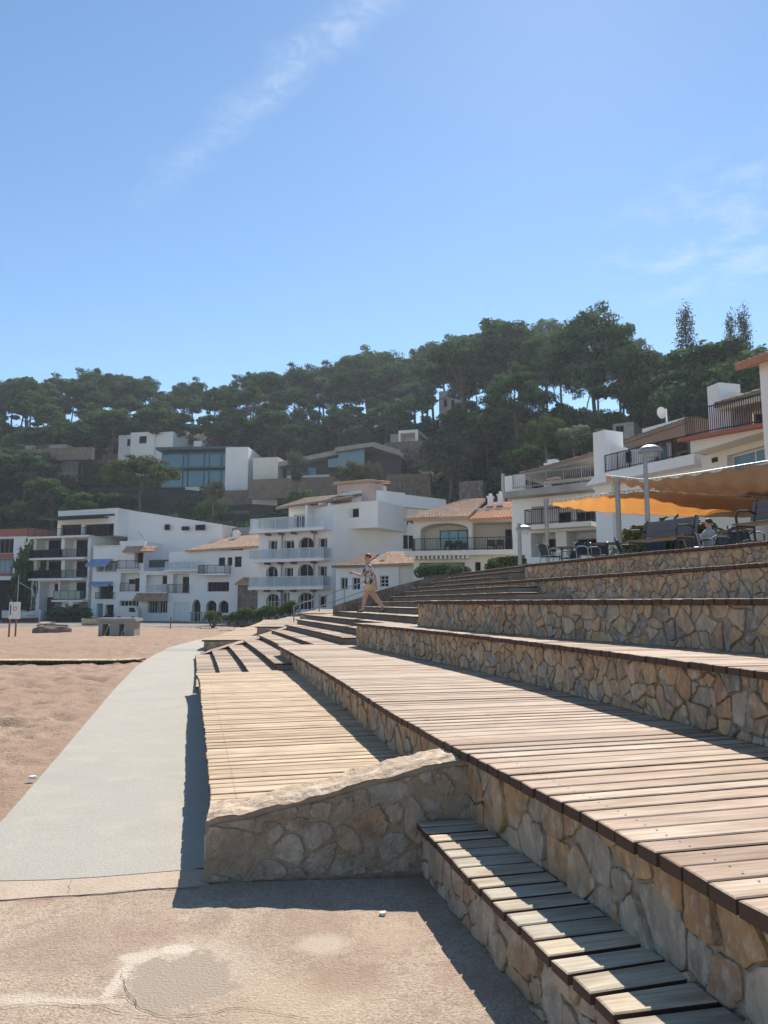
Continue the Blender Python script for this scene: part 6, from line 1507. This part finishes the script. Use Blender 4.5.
# ------------------------------------------------------------------ people
M_SKIN = mat('skin', (.50,.29,.20), .55, var=(.42,.23,.16), vscale=6, vamt=.5)
M_HAIR = mat('red_brown_hair', (.17,.06,.03), .6, var=(.10,.035,.02), vscale=30, vamt=.6); M_HAIRD = mat('dark_hair', (.02,.016,.014), .6)
M_SHORTS = mat('yellow_shorts', (.52,.47,.25), .85, var=(.42,.37,.18), vscale=10, vamt=.5)
M_SHIRT = mat('patterned_shirt', (.62,.60,.55), .85, second=(.04,.07,.08), sscale=11, sthr=(.50,.53), var=(.38,.16,.20), vscale=9, vamt=.75)
M_SHIRTW = mat('pale_shirt', (.36,.36,.36), .85); M_EYE = mat('eye', (.02,.015,.01), .3); M_SHOE = mat('shoe', (.12,.09,.08), .8); M_JEANS = mat('jeans', (.08,.12,.2), .85)
def skin(name, verts, edges, radii, m, parent, sub=1):
    me = bpy.data.meshes.new(name); me.from_pydata(verts, edges, []); o = bpy.data.objects.new(name, me); col.objects.link(o)
    sk = o.modifiers.new('skin', 'SKIN'); sk.use_smooth_shade = True; ss = o.modifiers.new('sub', 'SUBSURF'); ss.levels = 2; ss.render_levels = 2
    if not me.skin_vertices: me.skin_vertices_new() if hasattr(me, 'skin_vertices_new') else None
    for i, r in enumerate(radii): me.skin_vertices[0].data[i].radius = (r * 1.12, r * 1.12) if isinstance(r, (int, float)) else (r[0] * 1.12, r[1] * 1.12)
    me.skin_vertices[0].data[0].use_root = True
    bpy.context.view_layer.update(); dg = bpy.context.evaluated_depsgraph_get(); nm = bpy.data.meshes.new_from_object(o.evaluated_get(dg)); bpy.data.objects.remove(o)
    nm.materials.clear(); nm.materials.append(m); q = bpy.data.objects.new(name, nm); col.objects.link(q); q.parent = parent; return q
class SK:
    def __init__(s): s.v = []; s.e = []; s.r = []
    def p(s, co, r, par=None):
        s.v.append(tuple(co)); s.r.append(r)
        if par is not None: s.e.append((par, len(s.v) - 1))
        return len(s.v) - 1
    def chain(s, pts, par):
        for co, r in pts: par = s.p(co, r, par)
        return par
def hand(s, wrist, co, d, side):
    """palm and five fingers beyond the wrist; d = pointing direction, side = thumb side"""
    d = Vector(d).normalized(); sd_ = Vector(side).normalized(); up = d.cross(sd_); c = Vector(co)
    palm = s.p(c + d * .045, (.034, .02), wrist)
    for k, (o_, l) in enumerate(((-.027, .055), (-.009, .068), (.009, .072), (.026, .064))):
        b0 = c + d * .085 + sd_ * o_; s.chain([(b0, .010), (b0 + d * l * .55 + up * .008, .009), (b0 + d * l * .95 + up * .022, .0075)], palm)
    s.chain([(c + d * .045 + sd_ * .038, .011), (c + d * .08 + sd_ * .052 + up * .01, .009)], palm)
def person(loc, rz, label, hip_z, hipx, chest, neck, head, arms, legs, hair, shirt, shorts, shoe, short_len=.5):
    r = empty('person', loc, rz, label, 'person'); r.scale = (.97, .97, .97); s = SK()
    hip = s.p((hipx, 0, hip_z), (.13, .10)); ab = s.p(Vector((hipx, 0, hip_z)).lerp(Vector(chest), .45), (.115, .085), hip); ch = s.p(chest, (.15, .10), ab); nk0 = s.p(Vector(chest).lerp(Vector(neck), .75), (.075, .065), ch); nk = s.p(neck, .05, nk0)
    h = Vector(head); hb = s.p(h + Vector((0, 0, -.045)), (.062, .070), nk); hm_ = s.p(h + Vector((.004, 0, .03)), (.080, .088), hb); s.p(h + Vector((.01, 0, .095)), (.055, .065), hm_)
    s.p(h + Vector((-.095, 0, -.015)), .012, hb)      # nose (the figure faces local -x)
    for sy in (-1, 1): s.p(h + Vector((.01, sy * .088, -.01)), .013, hm_)
    sy = -1
    for (el, wr, hd_, sd_) in arms:
        sh = s.p(Vector(chest) + Vector((0, sy * .17, .07)), .055, ch); e = s.p(el, .040, sh); m_ = s.p(Vector(el).lerp(Vector(wr), .5), .035, e); w_ = s.p(wr, .025, m_); hand(s, w_, wr, hd_, sd_); sy = 1
    sy = -1
    for (kn, an, toe) in legs:
        t0 = s.p((hipx, sy * .085, hip_z - .08), .098, hip); tm = s.p(Vector((hipx, sy * .09, hip_z - .08)).lerp(Vector(kn), .5), .086, t0); k = s.p(kn, .063, tm); cf = s.p(Vector(kn).lerp(Vector(an), .35), .062, k); a_ = s.p(an, .034, cf); ba = s.p(Vector(an).lerp(Vector(toe), .5) + Vector((0, 0, -.01)), .034, a_); s.p(toe, .024, ba); sy = 1
    skin('body', s.v, s.e, s.r, M_SKIN, r)
    # shirt with sleeves
    s = SK(); a0 = s.p((hipx + .01, 0, hip_z - .10), (.19, .15)); a = s.p((hipx, 0, hip_z + .04), (.175, .14), a0); b_ = s.p(Vector((hipx, 0, hip_z)).lerp(Vector(chest), .55), (.158, .122), a); c_ = s.p(Vector(chest) + Vector((0, 0, .0)), (.18, .13), b_); s.p(Vector(chest).lerp(Vector(neck), .62), (.085, .078), c_)
    sy = -1
    for (el, wr, hd_, sd_) in arms: x = s.p(Vector(chest) + Vector((0, sy * .17, .07)), .076, c_); s.p((Vector(chest) + Vector((0, sy * .17, .07))).lerp(Vector(el), .75), .064, x); sy = 1
    skin('shirt', s.v, s.e, s.r, shirt, r)
    s = SK(); a = s.p((hipx, 0, hip_z + .03), (.15, .12)); sy = -1
    for (kn, an, toe) in legs: t0 = Vector((hipx, sy * .09, hip_z - .09)); x = s.p(t0, .115, a); s.p(t0.lerp(Vector(kn), short_len + .1), .105, x); sy = 1
    skin('shorts', s.v, s.e, s.r, shorts, r)
    vs = []; nu, nv = 18, 10
    for j in range(nv + 1):
        ph = math.pi * j / nv * .68
        for i in range(nu):
            a = 2 * math.pi * i / nu; rr = 1 + .05 * noise.noise(Vector((i * .9, j * .8, 2))); cut = .35 * max(0, -math.cos(a)) * (j / nv) ** 1.5   # hairline opens over the face
            vs.append(tuple(h + Vector((.018 + .105 * math.sin(ph) * math.cos(a) * rr * (1 - cut), .094 * math.sin(ph) * math.sin(a) * rr, .045 + .092 * math.cos(ph * (1 - cut * .9)) * rr))))
    b = MB(); b.add(vs, [(j*nu+i, j*nu+(i+1)%nu, (j+1)*nu+(i+1)%nu, (j+1)*nu+i) for j in range(nv) for i in range(nu)]); o = b.build('hair', hair, r, smooth=True); fixn(o)
    for sy in (-1, 1):
        b = MB(); q = h + Vector((-.083, sy * .032, .012)); b.box(q.x - .006, q.y - .012, q.z - .006, q.x + .008, q.y + .012, q.z + .006); b.build('eye', M_EYE, r)
    for (kn, an, toe) in legs:
        a_, t_ = Vector(an), Vector(toe); s = SK(); x = s.p(a_ + Vector((.02, 0, -.045)), (.042, .035)); y = s.p(a_.lerp(t_, .55) + Vector((0, 0, -.02)), (.044, .03), x); s.p(t_ + Vector((-.01, 0, -.003)), (.036, .022), y); skin('shoe', s.v, s.e, s.r, shoe, r)
    return r
person((-.41, 20.35, 1.337), 0, 'person in patterned shirt and yellow shorts striding left along the steps', .84, .0, (-.02, 0, 1.20), (-.03, 0, 1.42), (-.05, 0, 1.53),
       [((-.20, -.20, 1.02), (-.42, -.10, 1.10), (-1, .1, .15), (0, .2, 1)), ((.16, .22, 1.02), (.20, .23, .78), (.05, 0, -1), (-1, 0, 0))],
       [((-.10, -.09, .47), (-.17, -.09, .09), (-.33, -.09, .035)), ((.16, .09, .46), (.42, .09, .12), (.34, .09, .03))], M_HAIR, M_SHIRT, M_SHORTS, M_SHOE)
px2 = PY(709, 540, 19.4)
person((px2[0], 19.4, FZ), -.9, 'person with dark hair and pale top seated at a table behind the first bench', .50, .0, (.02, 0, .86), (.02, 0, 1.06), (.0, 0, 1.17),
       [((-.1, -.24, .72), (-.34, -.16, .76), (-1, 0, 0), (0, .2, 1)), ((-.1, .24, .72), (-.34, .16, .76), (-1, 0, 0), (0, -.2, 1))],
       [((-.42, -.1, .50), (-.44, -.1, .09), (-.58, -.1, .035)), ((-.42, .1, .50), (-.40, .1, .09), (-.55, .1, .035))], M_HAIRD, M_SHIRTW, M_JEANS, M_SHOE)
chair(px2[0] + .08, 19.4 - .05, -.9 + math.pi / 2 + math.pi, 'dark chair under the seated person', False)

# ------------------------------------------------------------------ things on the beach
def at(u, v, z=None):
    Y = 60
    for _ in range(20): zz = sand_base(Y) + .0; p = PZ(u, v, zz); Y = p[1]
    return p[0], p[1], sand_base(p[1])
M_HULL = mat('white_hull', (.66,.65,.62), .5, var=(.5,.48,.45), vscale=2, vamt=.5); M_HULLR = mat('red_bottom_paint', (.30,.06,.05), .7); M_HULLC = mat('cream_hull', (.55,.48,.34), .6, var=(.45,.38,.27), vscale=2, vamt=.5)
def hull(L_, B_, H_, sheer=.2, n=16, open_=True):
    vs = []; rows_ = 7
    for i in range(n + 1):
        t = i / n; w_ = B_ / 2 * (math.sin(math.pi * min(1, .12 + t * .98) ** .75) ** .6 if t < 1 else 0.02); x = (t - .5) * L_; zt = H_ + sheer * (2 * t - .9) ** 2
        for k in range(rows_):
            a = math.pi * k / (rows_ - 1); cy = -math.cos(a); sz = 1 - math.sin(a) ** .6
            vs.append((x, cy * w_, zt * sz + .03 * 0 + (zt * .0)))
    fs = []
    for i in range(n):
        for k in range(rows_ - 1): a = i * rows_ + k; fs.append((a, a + 1, a + rows_ + 1, a + rows_))
    fs += [tuple(range(rows_))]
    return vs, fs
x, y, z = at(24, 625.5)
x = PY(22, 618, 84)[0]; bt = empty('fishing_boat', (x, 84, z + .05), .12, 'white fishing boat with red bottom and bare mast ashore at the far left', 'boat')
vs, fs = hull(4.0, 1.5, 1.05, .25); low_ = [f for f in fs if all(vs[i][2] < .42 for i in f)]; hi_ = [f for f in fs if f not in low_]
b = MB(); b.add(vs, hi_); b.box(-1.8, -.6, .72, 1.4, .6, .76); b.build('hull', M_HULL, bt); b = MB(); b.add([(p[0]*1.01, p[1]*1.02, p[2]-.01) for p in vs], [f for f in fs if min(vs[i][2] for i in f) < .3]); b.build('bottom', M_HULLR, bt)
b = MB(); b.box(-1.0, -.4, .77, .3, .4, 1.22); b.build('cabin', M_HULL, bt); b = MB(); b.box(-.9, -.41, .95, .2, -.402, 1.12); b.build('cabin_window', M_GLASS, bt)
b = MB(); b.tube([(-.6, 0, .8), (-.6, 0, 5.2)], [.05, .03], 8); b.tube([(-.6, 0, 4.4), (.8, 0, 3.6)], .025, 6); b.tube([(.9, 0, .8), (.9, 0, 3.6)], .02, 6); b.build('mast', M_PLANK2 if False else M_CREAM, bt)
b = MB(); b.tube([(1.5, -.3, 1.0), (1.5, -.3, 1.9), (1.5, .3, 1.9), (1.5, .3, 1.0)], .025, 6); b.build('stern_rail', M_RAILW, bt)
# twin-post notice boards
M_SIGNT = mat('sign_blue', (.05,.12,.3), .5); M_SIGNR = mat('sign_red', (.5,.06,.05), .5); M_WOODP = mat('brown_post', (.20,.11,.07), .8)
x, y, z = at(12, 637)
sg = empty('notice_board', (x, y, z), .05, 'small white notice boards on two thin brown posts in the sand at the far left', 'sign')
W2 = 6.2 / 740 * y
for sx in (-1, 1): b = MB(); b.box(sx * W2 / 2 - .035, -.035, -.3, sx * W2 / 2 + .035, .035, 1.5 + .5 * (sx < 0)); b.build('post', M_WOODP, sg)
b = MB(); b.box(-W2/2 - .05, -.06, .95, -.02, -.038, 1.85); b.build('left_board', M_FRAMEW, sg); b = MB(); b.box(.01, -.06, .95, W2/2 + .2, -.038, 1.85); b.build('right_board', M_FRAMEW, sg)
b = MB(); b.box(-W2/2 + .0, -.066, 1.15, -.10, -.0605, 1.7); b.build('blue_field', M_SIGNT, sg)
b = MB(); n = 14; c_ = (W2 * .27, 1.5)
vs = [(c_[0] + .11 * math.cos(2*math.pi*k/n), -.066, c_[1] + .11 * math.sin(2*math.pi*k/n)) for k in range(n)] + [(c_[0] + .075 * math.cos(2*math.pi*k/n), -.066, c_[1] + .075 * math.sin(2*math.pi*k/n)) for k in range(n)]
b.add(vs, [(k, (k+1) % n, n + (k+1) % n, n + k) for k in range(n)]); b.build('red_ring', M_SIGNR, sg)
# weathered upturned boats
M_EAVE = mat('dark_terracotta', (.33,.15,.10), .85, var=(.22,.12,.09), vscale=1.5, vamt=.7)
M_OLD = mat('weathered_boat_wood', (.13,.095,.075), .95, var=(.28,.23,.18), vscale=3, vamt=.8, bump=1, bscale=12)
x, y, z = at(52, 633)
ob = empty('upturned_boats', (x, y, z), .04, 'long dark weathered wooden boat lying keel up on the sand', 'boat')
n, m_ = 26, 14; vs = []
for i in range(n + 1):
    t = i / n; X = (t - .5) * 2.5; w_ = .62 * math.sin(math.pi * min(.97, max(.03, t))) ** .45; hh = .62 * (.86 + .14 * math.sin(8 * t + .5)) * math.sin(math.pi * min(.96, max(.05, t))) ** .3
    for k in range(m_ + 1):
        a = math.pi * k / m_; rr = 1 + .09 * noise.noise(Vector((X * 2.2, k * .5, 0)))
        vs.append((X, -math.cos(a) * w_ * rr, math.sin(a) ** .8 * hh * rr))
fs = [(i*(m_+1)+k, (i+1)*(m_+1)+k, (i+1)*(m_+1)+k+1, i*(m_+1)+k+1) for i in range(n) for k in range(m_)] + [tuple(range(m_+1)), tuple(n*(m_+1)+k for k in range(m_+1))]
b = MB(); b.add(vs, fs); o = b.build('hull', M_OLD, ob); fixn(o)
b = MB(); b.tube([(-1.05, .02, .50), (-.4, 0, .6), (.4, .02, .52), (1.05, 0, .5)], .05, 6); b.build('keel', M_OLD, ob)
x, y, z = at(40, 629); d2 = empty('pale_dinghy', (x - .1, y + 1.5, z), .1, 'small pale green rowing dinghy behind the dark upturned boat', 'boat')
vs, fs = hull(1.3, .9, .45, .1); b = MB(); b.add([(p[0], p[1], .55 - p[2] * .9) for p in vs], fs); b.build('hull', M_HULLC, d2); b = MB(); b.box(-.55, -.02, .53, .55, .02, .58); b.build('keel', M_OLD, d2)
x, y, z = at(88, 626); d3 = empty('cream_dinghy', (x, y + 1, z), .1, 'cream hulled boat on the sand left of the concrete block', 'boat')
vs, fs = hull(1.8, 1.0, .62, .1); b = MB(); b.add(vs, fs); b.box(-.65, -.35, .45, .65, .35, .5); b.build('hull', M_HULLC, d3); b = MB(); b.tube([(-.88, -.3, .68), (0, -.5, .65), (.8, -.25, .7)], .03, 6); b.build('rubbing_strake', M_OLD, d3)
# old concrete block with two openings
x, y, z = at(116, 636)
cb_ = empty('concrete_block', (x, y, z), -.04, 'old concrete bunker like block with two openings standing on the sand', 'block')
wB = 36 / 740 * y; hB = 17.5 / 740 * y
b = MB(); q = .12 * wB
panel(b, -wB/2, -.2, wB/2, hB * .82, [(-wB/2 + q*.95, -.3, -wB/2 + q * 2.6, hB * .66), (wB/2 - q * 3.5, -.3, wB/2 - q * 2.4, hB * .66)], 0, .9); b.build('wall', M_CONC, cb_)
b = MB(); b.box(-wB/2 - .12, -.12, hB * .82 + .002, wB/2 + .1, 1.05, hB); b.build('slab', M_CONC, cb_)
b = MB(); b.box(-wB/2 + .1, .9, -.2, wB/2 - .1, 1.0, hB * .55); b.build('back_wall', M_CONC, cb_)
# post in the sand, signpost, van and scooter
x, y, z = at(170.5, 628.5); b = MB(); b.tube([(0, 0, -.3), (0, 0, .95)], .045, 8); tag(b.build('wooden_post', M_WOODP, loc=(x, y, z)), 'single dark post in the sand right of the concrete block', 'post')
x = PY(70.5, 612, 86)[0]; sp_ = empty('sign_post', (x, 86, -.5), 0, 'white square sign on a thin post before the tall apartment block', 'sign'); b = MB(); b.tube([(0, 0, 0), (0, 0, 2.3)], .04, 8); b.build('post', M_RAILW, sp_); b = MB(); b.box(-.26, -.05, 1.8, .26, -.02, 2.4); b.build('sign_plate', M_FRAMEW, sp_)
xv = PY(124, 615, 83)[0]; vn = empty('van', (xv, 83, -.5), 0, 'small white van parked behind the concrete block', 'van')
b = MB(); wedge(b, [(-1.0, .35), (1.5, .35), (1.5, 1.2), (1.15, 1.78), (-.7, 1.78), (-1.0, 1.5)], 0, 1.6); o = b.build('body', M_HULL, vn); fixn(o)
b = MB(); wedge(b, [(.55, 1.1), (1.32, 1.1), (1.08, 1.6), (.55, 1.6)], -.012, -.004); o = b.build('side_window', M_GLASS, vn); fixn(o)
for xx in (-.55, 1.0): b = MB(); b.tube([(xx, -.02, .32), (xx, .2, .32)], .32, 18); b.build('wheel', M_FRAMED, vn)
xs_ = PY(109, 615, 82)[0]; mo = empty('scooter', (xs_, 82, -.5), 0, 'dark scooter parked just left of the white van', 'scooter')
for xx in (-.6, .6): b = MB(); b.tube([(xx, -.06, .26), (xx, .06, .26)], .26, 16); b.build('wheel', M_FRAMED, mo)
b = MB(); b.tube([(-.6, 0, .5), (-.3, 0, .72), (.1, 0, .7), (.15, 0, .35), (.4, 0, .35), (.55, 0, .95)], [.1, .14, .13, .1, .09, .05], 8); b.build('body', M_RAILD, mo); b = MB(); b.tube([(.5, -.3, 1.0), (.5, .3, 1.0)], .02, 6); b.build('handlebar', M_RAILG, mo)
# litter and stones
for i, (u, v, s_, lab) in enumerate(((32, 781, .03, 'crumpled white paper on the sand by the path edge'), (383, 915, .018, 'tiny white scrap on the paving near the stone step'))):
    X, Yc = PZ(u, v, 0); b = MB(); r_ = random.Random(i); n = 7
    vs = [(s_ * r_.uniform(.7, 1.3) * math.cos(a), s_ * r_.uniform(.7, 1.3) * math.sin(a), h) for h in (0, s_ * .8) for a in [k * 6.283 / n for k in range(n)]]
    b.add(vs, [tuple(range(n, 2*n)), tuple(range(n - 1, -1, -1))] + [(k, (k+1) % n, n + (k+1) % n, n + k) for k in range(n)]); tag(b.build('paper_scrap', M_FRAMEW, loc=(X, Yc, .02 if i == 0 else .001)), lab, 'litter')

# ------------------------------------------------------------------ tell apart look-alikes by their order along the hill
byl = {}
for o in list(sc.objects):
    if o.parent is None and o.get('label') and o.get('category') in ('tree', 'bush'): byl.setdefault(o['label'], []).append(o)
for lb, os_ in byl.items():
    if len(os_) < 2: continue
    os_.sort(key=lambda o: o.location.x / o.location.y); n = len(os_)
    nm = {2: ['left-hand', 'right-hand'], 3: ['leftmost', 'middle', 'rightmost']}.get(n) or ['leftmost'] + [w_ + ' from left' for w_ in ('second', 'third', 'fourth', 'fifth', 'sixth', 'seventh')][:n - 2] + ['rightmost']
    for o, w_ in zip(os_, nm): o['label'] = w_ + ' ' + lb
